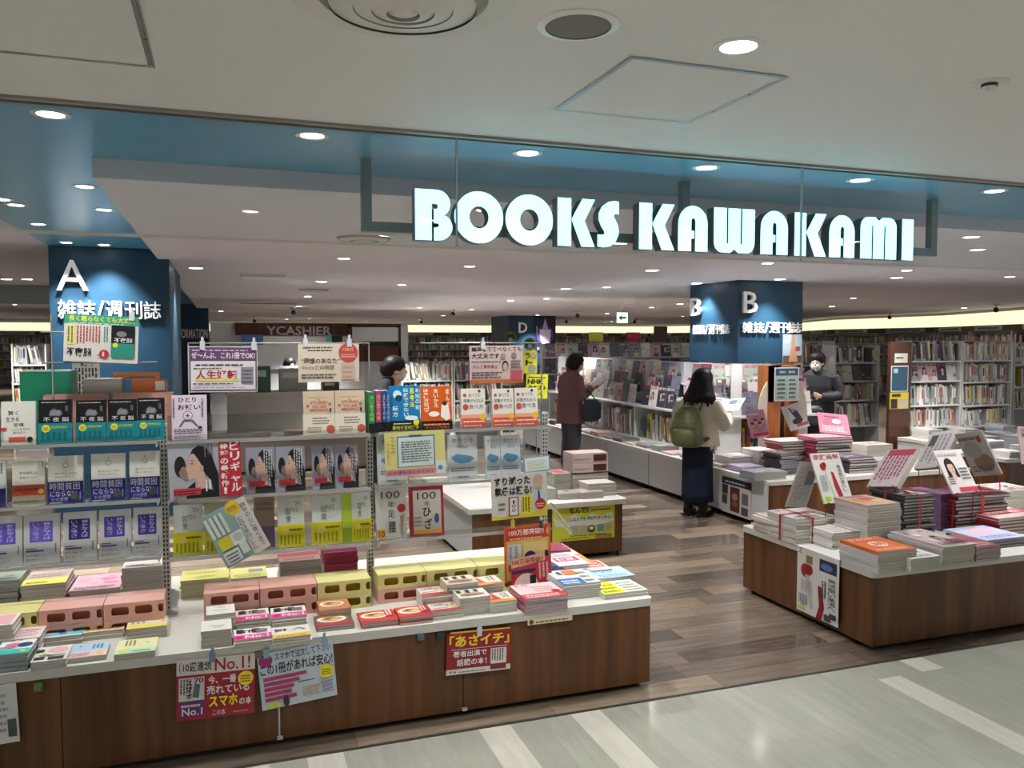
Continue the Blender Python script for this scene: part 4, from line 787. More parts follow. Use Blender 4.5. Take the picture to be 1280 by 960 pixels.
stand(429, 441, 619, 673, [('r', 0, 0, 1, 1, '#a8c83c'), ('r', 0, 0, 1, .3, '#8aa828')], 'lime green book edge beside the last habit book', '#a8c83c', .016)
stand(318, 344, 620, 676, [('r', 0, 0, 1, .4, '#6c5478'), ('l', .1, .7, .9, .9, 2, '#7a6a64')], 'brown covered book behind the tilted flyer', '#9a8678', .016, dy=.03)
c3 = ony(296, 665, YD - .05)
fl = [('p', [(0, 0), (0, 1), (1, 1), (1, 0)], '#8aa8a4'), ('r', .64, 0, 1, 1, '#d4d2cc'), ('c', .68, .9, .16, '#e2c63c'), ('l', .56, .86, .78, .95, 3, '#9a7020'), ('r', .03, .55, .1, .93, '#cfd6d0'), ('r', .14, .55, .21, .93, '#cfd6d0'), ('r', .25, .55, .32, .93, '#cfd6d0'), ('r', .36, .55, .43, .93, '#cfd6d0'), ('r', .08, .3, .36, .52, '#d2c838'), ('r', .36, .3, .62, .52, '#d8dcda'), ('c', .5, .42, .1, '#aebfb4'), ('v', 'CDは面白いから', .66, .06, .76, .72, '#405a60'), ('v', '自分の心に響くまで', .84, .06, .94, .92, '#303c40'), ('r', .06, .04, .4, .26, '#d2d8d4'), ('l', .1, .06, .36, .24, 3, '#405060'), ('r', .44, .1, .6, .3, '#cdd8cf')]
Xf = Matrix.Translation(c3) @ Matrix.Rotation(R(88), 4, 'X') @ Matrix.Rotation(R(26), 4, 'Z') @ Matrix.Translation((-.115, -.135, 0))
poster('flyer', Xf, .22, .275, .0015, '#9ab0ac', fl, 'tilted grey green flyer with yellow circle hanging from the lowest shelf', 'flyer')
stand(471, 509, 613, 668, [('t', '100', .18, .8, .8, .94, '#1c1c1c'), ('t', '年', .4, .62, .62, .74, '#1c1c1c'), ('t', '足', .4, .42, .62, .56, '#1c1c1c'), ('t', '腰', .4, .12, .64, .34, '#1c1c1c'), ('c', .84, .6, .14, '#b8302c'), ('p', [(.78, .45), (.92, .45), (.88, .3), (.82, .3)], '#b88a78'), ('r', .84, .02, .86, .3, '#2a2a2a'), ('r', .04, .03, .3, .2, '#e0a830'), ('T', '10', .07, .05, .27, .17, '#8a1c14')], 'white book titled with a large 100 and a red dot', '#cfd0cc', .022)
stand(513.5, 556, 609, 664, [('r', .1, .05, .92, .9, '#d4cfc8'), ('t', '100', .22, .72, .78, .86, '#1c1c1c'), ('t', '年', .42, .58, .6, .68, '#1c1c1c'), ('T', 'ひ', .38, .38, .62, .56, '#161616'), ('T', 'ざ', .42, .14, .64, .34, '#161616'), ('r', .1, .05, .92, .13, '#e0a040'), ('l', .12, .2, .34, .42, 3, '#8a8a8a'), ('p', ell(.78, .34, .07, .1), '#4a5a9a')], 'red bordered book titled with a large 100 beside the red dot book', '#a82a3c', .024)
a0 = ony(615, 651, YD - .04); a1 = ony(684, 645, YD - .04); w_ = a1[0] - a0[0]
poster('display_card', front_X(a0[0], YD - .04, a0[2], R(1.5)), w_, ony(650, 593, YD - .04)[2] - ony(650, 649, YD - .04)[2], .0015, '#dad9d4', [('r', 0, 0, 1, .1, '#e0d040'), ('r', .8, .0, 1, .35, '#e0d040'), ('B', 'すり減った', .05, .74, .7, .94, '#161616'), ('B', '軟骨は甦る!', .06, .52, .72, .72, '#161616'), ('r', .1, .06, .26, .45, '#cfcfca'), ('l', .12, .2, .24, .42, 2, '#606060'), ('r', .3, .06, .48, .48, '#8c2430'), ('r', .32, .08, .46, .46, '#e2ded8'), ('v', '100', .35, .14, .43, .42, '#202020'), ('r', .53, .06, .72, .5, '#e2d232'), ('l', .55, .1, .7, .46, 3, '#504a10', 1), ('p', ell(.84, .8, .09, .15), '#c8a894'), ('p', [(.74, .4), (.78, .6), (.92, .6), (1, .42), (1, .3), (.74, .3)], '#c4ccd4'), ('p', [(.83, .38), (.83, .58), (.86, .58), (.88, .38)], '#2a50a0'), ('c', .87, .28, .095, '#b82828'), ('l', .8, .22, .94, .32, 2, '#f0c0c0')], 'white card with bold black handwriting hanging from the lowest shelf end', 'display card')
# red and yellow price posters below
a0 = ony(631, 729, YD - .06); a1 = ony(689, 725, YD - .06); w_ = a1[0] - a0[0]; h_ = ony(660, 658, YD - .06)[2] - ony(660, 727, YD - .06)[2]
poster('display_card', front_X(a0[0], YD - .06, a0[2], R(1.2)), w_, h_, .0015, '#c8622c', [('r', .05, .04, .95, .95, '#d9b45a'), ('p', [(.02, .74), (.05, .96), (.95, .97), (.9, .86), (.97, .76)], '#c03a28'), ('T', '100万部突破!!', .1, .83, .85, .94, '#f4ece4'), ('l', .12, .76, .85, .8, 1, '#f0d8c0'), ('r', .08, .3, .36, .68, '#c8ccc8'), ('l', .1, .34, .34, .64, 2, '#8a9aa0', 1), ('r', .4, .44, .9, .7, '#dcc880'), ('c', .55, .42, .13, '#2a2a70'), ('r', .08, .2, .36, .32, '#b84434'), ('T', '1', .86, .38, .94, .52, '#141414')], 'orange bordered card announcing 100 hanging over the red magazines', 'display card')
a0 = ony(640, 735, YD - .085); a1 = ony(690, 728, YD - .085)
poster('display_card', front_X(a0[0], YD - .085, a0[2], R(3)), a1[0] - a0[0], ony(665, 700, YD - .085)[2] - ony(665, 731, YD - .085)[2] + .01, .0015, '#c03038', [('p', [(0, .72), (0, 1.05), (.85, 1.16), (.85, .86)], '#d8a888'), ('T', '100万冊突破!!', .03, .82, .8, 1.04, '#9a2018'), ('r', .02, .5, .6, .62, '#2a2a6a'), ('c', .35, .0, .3, '#e8c8c8'), ('T', '1', .45, .02, .6, .38, '#141414'), ('l', .68, .1, .96, .8, 3, '#e8b0b0', 1)], 'smaller red card with a round label behind the magazine stack', 'display card')
for x in ((641, 655), (676, 655)):
    p = ony(x[0], x[1], YD - .065); b = MB(); b.box(-.008, -.008, -.02, .008, .01, .02, M('#c8b040' if x[0] < 650 else '#3a4048', .2)); b.cyl((0, 0, .02), (0, .01, .035), .003, rod, 6); o = obj('clip', b); o.location = p; tag(o, '%s clip gripping the orange bordered card' % ('yellow' if x[0] < 650 else 'dark'), 'clip')
# yellow edged plastic holder leaning at the display end
p = onx(676, 672, 1.71) if 0 else ony(676, 640, 4.05)
b = MB()
for k in range(2):
    b.box(0, 0, k * .012, .012, .22, k * .012 + .002, M('#d8d838' if k == 0 else '#cfd0c8', .3)); b.box(.016, 0, k * .012, .018, .22, k * .012 + .014, M('#c8cc60', .3))
tag(obj('plastic_holder', b, X=Matrix.Translation(ony(712, 668, 4.15)) @ Matrix.Rotation(R(90), 4, 'X') @ Matrix.Rotation(R(36), 4, 'Z')), 'slanting clear holder with yellow edge at the aisle end of the display', 'sign holder')
# hanging signs over the display
def hang(xl, xr, yt, yb, rot, bg, els, label, Y=YU - .02, clips=(.15, .85), ccol='#c9cdd0'):
    p = ony(xl, yb, Y); q = ony(xr, yb, Y); t = ony((xl + xr) / 2, yt, Y)[2]; m_ = ony((xl + xr) / 2, yb, Y)[2]
    o = poster('hanging_sign', front_X(p[0], Y, p[2] if rot == 0 else m_ - (q[0] - p[0]) / 2 * math.sin(rot), rot), q[0] - p[0], t - m_, .0015, bg, els, label, 'sign')
    for c in clips: clip(o, (q[0] - p[0]) * c, t - m_ - .005, col=ccol)
    return o
hang(79, 172, 394, 453, R(-3), '#d2cec8', [('r', 0, .8, 1, 1, '#3a9a7c'), ('T', '長く眠らなくても大丈夫', .06, .85, .95, .97, '#e2dc3c'), ('l', .06, .81, .9, .84, 1, '#c8e8d8'), ('r', .04, .36, .15, .76, '#d8d480'), ('l', .05, .38, .14, .74, 2, '#6a6a30', 1), ('l', .17, .36, .5, .76, 8, '#b05858', 1), ('l', .53, .4, .6, .76, 2, '#3a8a8a', 1), ('T', '不夜脳', .04, .12, .37, .3, '#141414'), ('c', .54, .18, .065, '#b8303c'), ('T', '8', .515, .13, .545, .23, '#f0e8e8'), ('r', .63, .12, .95, .8, '#15151c'), ('p', ell(.77, .62, .07, .06), '#7c7c88'), ('T', '不夜脳', .67, .44, .92, .54, '#e0e0e0'), ('r', .63, .12, .95, .42, '#2a8c7c'), ('c', .69, .38, .035, '#d8d838'), ('l', .45, .14, .49, .2, 1, '#606060')], 'sign with green header and black book picture in front of the A column', clips=(.9,))
hang(236, 322, 433, 490, R(-.5), '#d5d0d4', [('r', .01, .02, .99, .98, '#66456a'), ('r', .03, .05, .97, .68, '#d8d4d6'), ('l', .05, .9, .95, .95, 1, '#d8b8dc'), ('T', 'ぜ〜んぶ、これ1冊でOK!', .04, .73, .96, .87, '#ece4ee'), ('T', '人生好転', .1, .28, .7, .48, '#b02838'), ('r', .1, .24, .72, .29, '#d8cc60'), ('l', .1, .58, .9, .64, 1, '#404048'), ('l', .07, .51, .5, .55, 1, '#404048'), ('r', .76, .18, .94, .55, '#8e8a96'), ('l', .77, .2, .93, .53, 4, '#5a5666'), ('l', .06, .17, .7, .22, 1, '#503858'), ('l', .06, .09, .93, .12, 1, '#8a7a90')], 'purple bordered sign with red lettering hanging above the lilac book', clips=(.2, .95))
hang(373, 449, 430, 478, 0, '#d6c9b8', [('l', .16, .8, .6, .95, 2, '#504a40'), ('T', '“理想のあなた”', .05, .48, .68, .62, '#403830'), ('t', 'との物語', .28, .32, .58, .44, '#403830'), ('t', 'Story', .06, .32, .26, .42, '#a04838'), ('l', .05, .1, .62, .24, 2, '#504a40'), ('c', .82, .76, .16, '#c04a44'), ('T', '120万', .73, .8, .91, .9, '#e0c080'), ('l', .7, .64, .94, .74, 2, '#e8b8b0'), ('r', .7, .06, .93, .5, '#c8b0a4'), ('l', .72, .1, .9, .46, 3, '#b89488')], 'beige sign with a round red badge hanging beside the clerk', clips=(.12, .84))
hang(587, 654, 432, 479, R(.5), '#c9b4b2', [('r', 0, 0, 1, .1, '#c06a3c'), ('T', '無理して食べなくても', .04, .84, .97, .97, '#201c1c'), ('T', '大丈夫です', .04, .66, .55, .8, '#201c1c'), ('l', .04, .56, .6, .61, 1, '#6a5050'), ('T', '大人食堂栄養士', .05, .4, .52, .5, '#a85050'), ('l', .04, .14, .6, .34, 3, '#705858'), ('p', ell(.66, .46, .06, .14), '#2c2220'), ('p', ell(.66, .43, .045, .11), '#c8a090'), ('l', .76, .4, .96, .64, 3, '#605050'), ('r', .75, .06, .98, .34, '#b0545c'), ('c', .62, .72, .05, '#a08880'), ('c', .82, .74, .05, '#8a7a70')], 'dusty pink sign with a small face over the red banded books', clips=(.25,))
# ---- boxes and files on the far side of the display top
def crate(x, y, z, w, d, h, col, label, name='storage_box', t=.004, lid=None):
    e = empty(name, (x, y, z), 0, label, 'box'); m = M(col, .35); b = MB()
    b.box(0, 0, 0, w, d, t, m); b.box(0, 0, t, w, t, h, m); b.box(0, d - t, t, w, d, h, m); b.box(0, t, t, t, d - t, h, m); b.box(w - t, t, t, w, d - t, h, m); obj('body', b, e)
    if lid: b = MB(); b.box(-.002, -.002, h, w + .002, d + .002, h + .004, M(lid, .3)); obj('lid', b, e)
    return e
YH = 4.42
sh = MB(); sh.box(UX[0], YU + .035, 1.30, UX[3], 4.75, 1.312, ACRYL); o = obj('acrylic_shelf', sh); tag(o, 'long clear acrylic shelf on the far side of the display top', 'shelf')
def bxp(xl, xr, yt, Y): p = ony(xl, yt, Y); q = ony(xr, yt, Y); return p[0], q[0] - p[0], p[2]
x, w, z = bxp(24, 88, 465, YH); crate(x, YH, 1.313, w, .2, z - 1.313, '#1f7a5c', 'tall green plastic file box behind the cream book', lid='#9ab8aa')
x, w, z = bxp(54, 134, 494, YU + .06); crate(x, YU + .06, 1.313, w, .06, z - 1.313, '#c9968a', 'flat salmon pink box behind the first black and teal books')
x, w, z = bxp(141, 216, 492, YU + .06); crate(x, YU + .06, 1.313, w, .06, z - 1.313, '#cc9c8c', 'flat salmon pink box behind the last black and teal books')
x, w, z = bxp(104, 152, 475, YH); crate(x, YH, 1.313, w, .15, z - 1.313, '#9a958e', 'grey cardboard box with a label above the pink boxes', lid='#aaa59c')
x, w, z = bxp(164, 207, 476, YH); o = crate(x, YH, 1.313, w, .15, z - 1.313, '#b0603c', 'orange cardboard box with a small white label')
b = MB(); b.box(w * .7, -.003, z - 1.313 - .05, w * .97, -.0005, z - 1.313 - .004, M('#cfc9bf', .4)); obj('label', b, o)
x, w, z = bxp(141, 199, 466, 4.62); e = empty('picture_frame', (x, 4.62, 1.313), 0, 'orange wooden frame with white inner line behind the boxes', 'picture frame')
h_ = z - 1.313; b = MB(); b.poly([[(0, 0), (w, 0), (w, h_), (0, h_)], [(.02, .02), (w - .02, .02), (w - .02, h_ - .02), (.02, h_ - .02)]], 0, .015, WOODO); obj('frame', b, e, X=Matrix.Translation((0, .015, 0)) @ Matrix.Rotation(R(90), 4, 'X'))
b = MB(); b.box(.02, .01, .02, w - .02, .014, h_ - .02, M('#dcd8cf', .4)); b.box(.035, .008, .02, w - .035, .0095, h_ - .035, M('#3a6a8c', .4)); obj('picture', b, e)
x, w, z = bxp(90, 118, 445, 4.7); poster('notice', front_X(x, 4.7, 1.313, 0), ony(125, 470, 4.7)[0] - x, z - 1.313, .002, '#cfcbc4', [('l', .1, .1, .95, .85, 7, '#38332f', 1), ('T', '本コーナー', .3, .86, .9, .97, '#30302c')], 'white notice with black vertical writing under the green headed sign', 'notice')
# ---- pink and yellow slotted riser boxes
def riser(x, y, z, w, col, label, h=.072, d=.18, inner=None):
    e = empty('slotted_riser_box', (x, y, z), 0, label, 'riser box', 'slotted plastic riser boxes'); m = M(col, .3); mi = M(inner, .5)
    hole = lambda c, hw, hh: [(c + sx_ * (hw - hh * .55) + hh * .55 * math.cos(R(a)) , h / 2 + sy_ * (hh - hh * .55) + hh * .55 * math.sin(R(a))) for sx_, sy_, A in ((1, 1, 0), (-1, 1, 90), (-1, -1, 180), (1, -1, 270)) for a in (A, A + 30, A + 60, A + 90)]
    b = MB(); b.poly([[(0, 0), (w, 0), (w, h), (0, h)], hole(w * .27, .036, .019), hole(w * .66, .036, .019), hole(w * .95, .012, .019)], 0, .004, m, X=Matrix(((1, 0, 0, 0), (0, 0, -1, .004), (0, 1, 0, 0), (0, 0, 0, 1)))); obj('slotted_front', b, e)
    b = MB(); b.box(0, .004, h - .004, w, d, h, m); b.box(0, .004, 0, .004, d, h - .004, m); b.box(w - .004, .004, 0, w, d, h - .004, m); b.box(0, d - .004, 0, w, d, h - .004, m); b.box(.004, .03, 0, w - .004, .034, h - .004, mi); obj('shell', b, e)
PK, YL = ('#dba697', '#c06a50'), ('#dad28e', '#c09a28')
y0 = 4.0; k = 0
def rrow(xs, Y, tiers, where):
    global k
    for (px0, px1, cols) in xs:
        p = ony(px0, 700, Y)[0]; q = ony(px1, 700, Y)[0]
        for t_, c in enumerate(cols):
            k += 1; riser(p + .002, Y, T + t_ * .073, q - p - .004, c[0], '%s slotted riser box %s, %s tier, box %s' % ('pink' if c is PK else 'pale yellow', where, ('lower', 'upper')[t_], ordw(k)), inner=c[1])
rrow([(-40, 45, (YL, YL)), (45, 127, (PK, PK)), (127, 204, (PK, PK))], y0 + .01, 2, 'under the violet books')
rrow([(253, 324, (PK, PK)), (324, 396, (PK, PK)), (396, 464, (YL, YL))], y0 + .03, 2, 'under the habit books')
rrow([(472, 533, (PK, YL)), (533, 598, (PK, YL)), (598, 660, (YL, YL))], y0 + .06, 2, 'behind the knee books')
# ================================================================ stacks of books and magazines
def quick(seed, bg, cols, words_=('特集',), n=5, face=None, txt='#2a2a2a'):
    r = random.Random(seed); out = []
    if face: out += person_art(top=face[0], hair='#2a2220', cx=face[1], s=face[2])
    for i in range(n):
        x, y = r.uniform(.02, .7), r.uniform(.02, .85); w_, h_ = r.uniform(.1, .3), r.uniform(.04, .14)
        out.append(('r', x, y, min(x + w_, .98), min(y + h_, .98), r.choice(cols)))
    for i, wd in enumerate(words_):
        out.append(('T', wd, .06, .84 - i * .13, .06 + min(.9, .17 * len(wd)), .95 - i * .13, txt if i else r.choice(cols)))
    out.append(('l', .08, .06, .9, .2, 2, txt))
    return out
# --- long counter, outer bay, front row
MANGA = [('p', ell(.4, .6, .25, .12), '#d86a8a'), ('p', ell(.75, .55, .22, .16), '#2a2f70'), ('r', 0, .0, 1, .3, '#3ab4ac'), ('c', .8, .16, .08, '#e0d840'), ('l', .05, .34, .6, .5, 2, '#20202a'), ('T', 'アリス', .05, .78, .6, .95, '#303a8a')]
A0 = 'at the outer end of the counter'
stack('comic_book', 'teal comic book with blue swirl', 'at the counter edge beyond the A end', -20, 26, 818, 841, th=.02, depth=.18, els=MANGA, cover='#dfe8e4', spine='#2a8a94', pages=PAGESG, second='#3a9aa4')
stack('paperback', 'black and white book with pink bow', 'between the teal comics and light blue books', 28, 74, 827, 838, th=.02, depth=.17, els=[('p', ell(.65, .7, .3, .2), '#d8a8ac'), ('r', .05, .1, .35, .3, '#26262a'), ('r', .45, .05, .9, .25, '#3a3c3e'), ('p', [(.1, .4), (.3, .5), (.5, .35), (.25, .3)], '#8aa050'), ('r', .02, .6, .25, .8, '#26262a'), ('l', .4, .28, .95, .42, 3, '#26262a')], cover='#d8d8d4', spine='#20242c')
stack('paperback', 'light blue and pink covered book', 'third along the front edge from the A end', 70, 124, 822, 829, th=.016, depth=.16, els=[('r', 0, .0, 1, .42, '#e6c4c8'), ('l', .6, .5, .9, .9, 3, '#3a70b0', 1), ('c', .82, .24, .1, '#e2c84a'), ('l', .08, .1, .6, .34, 3, '#9a6a70'), ('c', .3, .8, .04, '#384870')], cover='#a8cce0')
stack('paperback', 'pale green pastel covered book', 'at the front edge before the empty worktop', 135, 188, 816, 825, th=.016, depth=.17, els=[('r', 0, 0, 1, .3, '#b0dcc0'), ('l', .2, .45, .5, .9, 3, '#707a60', 1), ('c', .17, .2, .1, '#e4d83c'), ('c', .75, .65, .03, '#404040'), ('l', .45, .08, .9, .2, 1, '#688a70')], cover='#dcdcae')
stack('paperback', 'aqua and white covered book', 'second row behind the patterned book', 41, 94, 796, 808, th=.018, depth=.13, els=[('r', 0, .1, 1, .7, '#5cbcc4'), ('p', ell(.5, .4, .1, .2), '#6a4a8a'), ('p', ell(.2, .4, .1, .14), '#d890a8'), ('l', .1, .76, .9, .92, 1, '#404850')], cover='#dfe4e0', spine='#2a6a78')
stack('paperback', 'sand coloured patterned book', 'second row beside the aqua books', 95, 147, 789, 800, th=.018, depth=.13, els=[('r', .03, .1, .97, .8, '#c8a868'), ('l', .06, .14, .94, .76, 6, '#8a6a3c'), ('c', .86, .3, .1, '#b04a30')], cover='#dcd4c0')
stack('paperback', 'cream book with yellow foot', 'second row at its inner end', 150, 202, 785, 797, Y=onz(176, 800, T)[1], th=.018, depth=.14, els=[('r', 0, .0, 1, .32, '#e2d84c'), ('l', .1, .4, .5, .9, 3, '#8a8070', 1), ('c', .88, .5, .04, '#b05858')], cover='#d8d0c4')
stack('paperback', 'pale pink covered book', 'second row beyond the A end', -12, 40, 800, None, Y=3.86, th=.018, depth=.15, els=[('l', .2, .2, .9, .8, 4, '#c88a98'), ('r', .5, .7, .9, .75, '#506070')], cover='#e6cfd0')
stack('comic_book', 'white rimmed pink comic book', 'inmost at the edge of view', -40, 8, 783, None, Y=3.86, th=.02, depth=.15, els=[('r', .08, .08, .92, .92, '#dca8b4')], cover='#e8e4e0')
stack('paperback', 'salmon edged thin book', 'behind the aqua books against the pink boxes', 60, 108, 790, None, Y=3.975 - .06, th=.012, depth=.05, els=[('l', .1, .2, .9, .8, 2, '#c88068')], cover='#e0c0b0') if 0 else None
# behind the riser boxes, outer bay
YB2 = 4.42
stack('magazine', 'grey green spined magazine', 'behind the yellow riser box by the A end', -30, 16, 727, None, Y=YB2, th=.014, depth=.28, els=quick(1, '#889', ['#66786a', '#98a08a']), cover='#8e988c', spine='#6c7870', pages=PAGESG, jit=1.6)
stack('magazine', 'magazine with yellow title strip', 'below the first violet books', 18, 76, 731, None, Y=YB2, th=.02, depth=.26, els=[('r', 0, 0, 1, .4, '#d8cc48'), ('l', .1, .1, .6, .28, 1, '#505020'), ('l', .1, .5, .9, .8, 2, '#906858')], cover='#b8a49c', pages=PAGES)
stack('magazine', 'pink flowered magazine', 'below the middle violet books', 79, 144, 737, None, Y=YB2, th=.016, depth=.28, els=quick(2, '#dba', ['#c86a8c', '#e4a8bc', '#d890a8'], ('花',), 9), cover='#dcaaba', pages=PAGES)
stack('magazine', 'plain grey edged magazine', 'beside the slotted upright below the violet books', 146, 204, 709, None, Y=YB2, th=.016, depth=.28, els=quick(3, '#ccc', ['#c8a0a4', '#d8d4cc']), cover='#cfcac4', pages=PAGES)
# middle bay behind the boxes
stack('magazine', 'pale yellow covered magazine', 'behind the pink boxes beside the upright', 220, 281, 724, None, Y=YB2 + .06, th=.011, depth=.2, els=[('p', [(.2, .2), (.5, .1), (.8, .3), (.5, .4)], '#a8b850'), ('l', .1, .6, .8, .75, 1, '#8a8440')], cover='#d8d080', pages=PAGES)
stack('magazine', 'yellow and grey covered magazine', 'behind the pink boxes under the tilted flyer', 283, 330, 722, None, Y=YB2 + .06, th=.014, depth=.2, els=[('l', .1, .1, .9, .4, 2, '#9a8c40'), ('r', .5, .5, .9, .8, '#8088a0')], cover='#d4cc80', pages=PAGES)
stack('magazine', 'magazine with dark red title', 'under the last habit books', 347, 399, 701, None, Y=YB2 + .02, th=.012, depth=.2, els=[('r', 0, .5, 1, .9, '#a04850'), ('l', .1, .15, .9, .4, 2, '#8a4a50')], cover='#a88c84', spine='#70363c', pages=PAGESG)
stack('magazine', 'crimson striped magazine', 'beside the dark opening by the middle upright', 404, 446, 690, None, Y=YB2 + .02, th=.03, depth=.2, els=[('r', 0, .1, 1, .35, '#2a2450'), ('l', .1, .5, .9, .85, 2, '#e4a8b0')], cover='#a82040', spine='#a82040', pages=M('#8a2238', .6), second='#a02440')
# middle bay front row
stack('paperback', 'plain white covered book', 'at the counter edge before the pink boxes', 246, 285, 788, 810, th=.019, depth=.14, els=[('l', .25, .4, .8, .5, 1, '#605850'), ('r', .4, .25, .7, .3, '#b04850')], cover='#dad8d2')
stack('paperback', 'plain white covered book', 'in the second row against the first pink box', 251, 288, 768, None, Y=3.86, th=.02, depth=.13, els=[('l', .25, .4, .8, .5, 1, '#605850'), ('r', .4, .7, .7, .75, '#8a3848')], cover='#dad8d2')
N1 = [('r', 0, 0, 1, .4, '#d4408c'), ('T', 'No.1', .3, .08, .92, .32, '#f0e0e8'), ('c', .14, .2, .09, '#b02058'), ('l', .08, .48, .9, .9, 2, '#303030', 1), ('T', 'スマホ', .1, .52, .5, .85, '#282828'), ('r', .6, .5, .9, .8, '#7a7470')]
stack('paperback', 'white and bright pink book', 'at the counter edge', 287, 336, 799, 809, th=.012, depth=.14, els=N1, cover='#dedbd6')
stack('paperback', 'white and bright pink book', 'in the second row behind its twin', 291, 334, 775, None, Y=3.855, th=.013, depth=.15, els=N1, cover='#dedbd6')
stack('paperback', 'yellow footed white book', 'beside the pink No.1 books', 337, 386, 796, 806, th=.012, depth=.14, els=[('r', 0, 0, 1, .32, '#e2c050'), ('l', .1, .08, .9, .22, 1, '#8a5a20'), ('T', '脳の本', .08, .5, .4, .85, '#2a2a2a'), ('p', [(.5, .5), (.7, .8), (.9, .6), (.85, .5), (.7, .7)], '#707070')], cover='#d9d6cf')
stack('paperback', 'white and hot pink lettered book', 'by the joint of the pink boxes', 336, 381, 771, None, Y=3.855, th=.013, depth=.15, els=N1, cover='#dedbd6')
PAS = lambda s: [('r', 0, 0, 1, .22, '#b83244'), ('p', ell(.45, .58, .4, .28), '#e8e2d8'), ('p', ell(.45, .58, .3, .2), '#c89a58'), ('p', ell(.35, .62, .1, .08), '#8a3a28'), ('p', ell(.55, .52, .12, .07), '#d8b888'), ('p', ell(.5, .66, .06, .05), '#6a8a3c'), ('r', .72, .3, .97, .97, '#b8222e'), ('l', .76, .35, .94, .94, 2, '#f0d8d0', 1)]
stack('cookbook', 'noodle dish cookbook', 'before the yellow boxes, front of its pair', 393, 441, 781, 788, th=.011, depth=.15, els=PAS(1)[:-2], cover='#6a5a4a', spine='#a83048')
stack('cookbook', 'noodle dish cookbook', 'before the yellow boxes, rear of its pair', 396, 436, 762, None, Y=3.87, th=.012, depth=.15, els=PAS(1)[1:-2], cover='#b87858')
stack('cookbook', 'red edged pasta cookbook', 'at the middle of the counter edge, outer one', 450, 497, 776, 784, th=.012, depth=.15, els=PAS(2), cover='#c8422e')
stack('cookbook', 'red edged pasta cookbook', 'at the middle of the counter edge, inner one', 498, 540, 770, 780, th=.013, depth=.15, els=PAS(3), cover='#c23a34')
KNEE = [('r', 0, 0, 1, .24, '#b83040'), ('r', 0, .9, 1, 1, '#c04450'), ('T', '100年', .1, .6, .5, .85, '#202020'), ('T', 'ひざ', .5, .45, .85, .8, '#202020'), ('c', .72, .4, .1, '#d8d04a'), ('l', .08, .3, .6, .4, 1, '#505050')]
stack('paperback', 'white and red knee book', 'at the counter edge beside the pasta books', 540, 579, 763, 774, th=.014, depth=.13, els=KNEE, cover='#d8d4cc')
stack('paperback', 'white and red knee book', 'in the second row against the yellow boxes', 527, 566, 743, None, Y=3.875, th=.014, depth=.14, els=KNEE, cover='#d8d4cc')
BRN = [('p', ell(.5, .35, .4, .2), '#a88468'), ('l', .06, .55, .9, .92, 3, '#3a3430', 1), ('l', .1, .2, .9, .4, 2, '#70543c')]
stack('paperback', 'white and brown busy book', 'in the tall pile by the price cards', 573, 612, 746, 769, th=.016, depth=.13, els=BRN, cover='#d8d4ca')
stack('paperback', 'white and brown busy book', 'beside the orange bordered price card', 558, 598, 729, None, Y=3.88, th=.016, depth=.14, els=BRN, cover='#c8c0b0')
RED = [('r', 0, .0, 1, .22, '#d89a3c'), ('p', [(0, .22), (.5, .22), (.3, 1), (0, 1)], '#c83a40'), ('V', '体調管理', .1, .3, .25, .95, '#f0e0d8'), ('V', '自律神経', .6, .35, .72, .9, '#4a7a4a'), ('l', .76, .3, .9, .9, 1, '#8a5a4a', 1)]
stack('paperback', 'red white and orange book', 'at the counter edge beside the red magazines', 613, 646, 751, 766, th=.016, depth=.14, els=RED, cover='#e0dcd2')
stack('paperback', 'red white and orange book', 'in the second row behind its twin', 592, 630, 730, None, Y=3.9, th=.016, depth=.14, els=RED, cover='#e0dcd2')
# aisle end of the long counter
MAGR = [('r', 0, 0, 1, .3, '#c8404a'), ('l', .08, .06, .9, .26, 2, '#f0d0c8'), ('p', ell(.3, .75, .2, .12), '#e8c8d0'), ('l', .4, .4, .9, .8, 3, '#d88a98'), ('T', '健康', .06, .8, .4, .96, '#d05868'), ('c', .85, .35, .1, '#b82838')]
stack('magazine', 'red and white glossy magazine', 'behind the cream strip card', 656, 711, 746, 764, th=.011, depth=.235, els=MAGR, cover='#dcd2d4', spine='#b84050', pages=PAGESG, second='#c89aa0', jit=.7)
stack('magazine', 'blue and white health magazine', 'inward of the red glossy magazines', 706, 753, 729, 748, th=.012, depth=.26, els=[('r', 0, 0, .62, .4, '#2460b4'), ('l', .05, .06, .55, .34, 2, '#d8e4f4'), ('r', .35, .6, .7, .95, '#e0864a'), ('T', '腰痛', .05, .62, .3, .9, '#2a4a9a'), ('l', .66, .1, .95, .9, 3, '#7a8a7a')], cover='#dadedc', pages=PAGES)
stack('magazine', 'yellow and white fitness magazine', 'at the aisle corner of the worktop', 757, 812, 740, 747, th=.014, depth=.2, els=[('r', 0, 0, .5, 1, '#d8dc34'), ('l', .05, .1, .46, .9, 3, '#6a6a18'), ('l', .55, .1, .95, .9, 4, '#7a7a78'), ('c', .42, .25, .07, '#e8e040')], cover='#d4d4cc', pages=PAGES)
stack('magazine', 'pale blue covered magazine', 'behind the yellow fitness magazines', 748, 795, 721, None, Y=4.03, th=.012, depth=.2, els=[('T', 'からだ', .1, .5, .6, .85, '#3a6a9c'), ('l', .1, .1, .9, .35, 2, '#6a8ab0'), ('r', .7, .6, .95, .9, '#c8d8e0')], cover='#a8c4d8', pages=PAGES)
stack('magazine', 'red lettered white magazine', 'third row back at the aisle end', 741, 768, 712, None, Y=4.16, th=.012, depth=.2, els=[('r', .1, .3, .9, .95, '#b84438'), ('l', .2, .4, .8, .9, 2, '#f0d8d0')], cover='#d8c8c0', pages=PAGES)
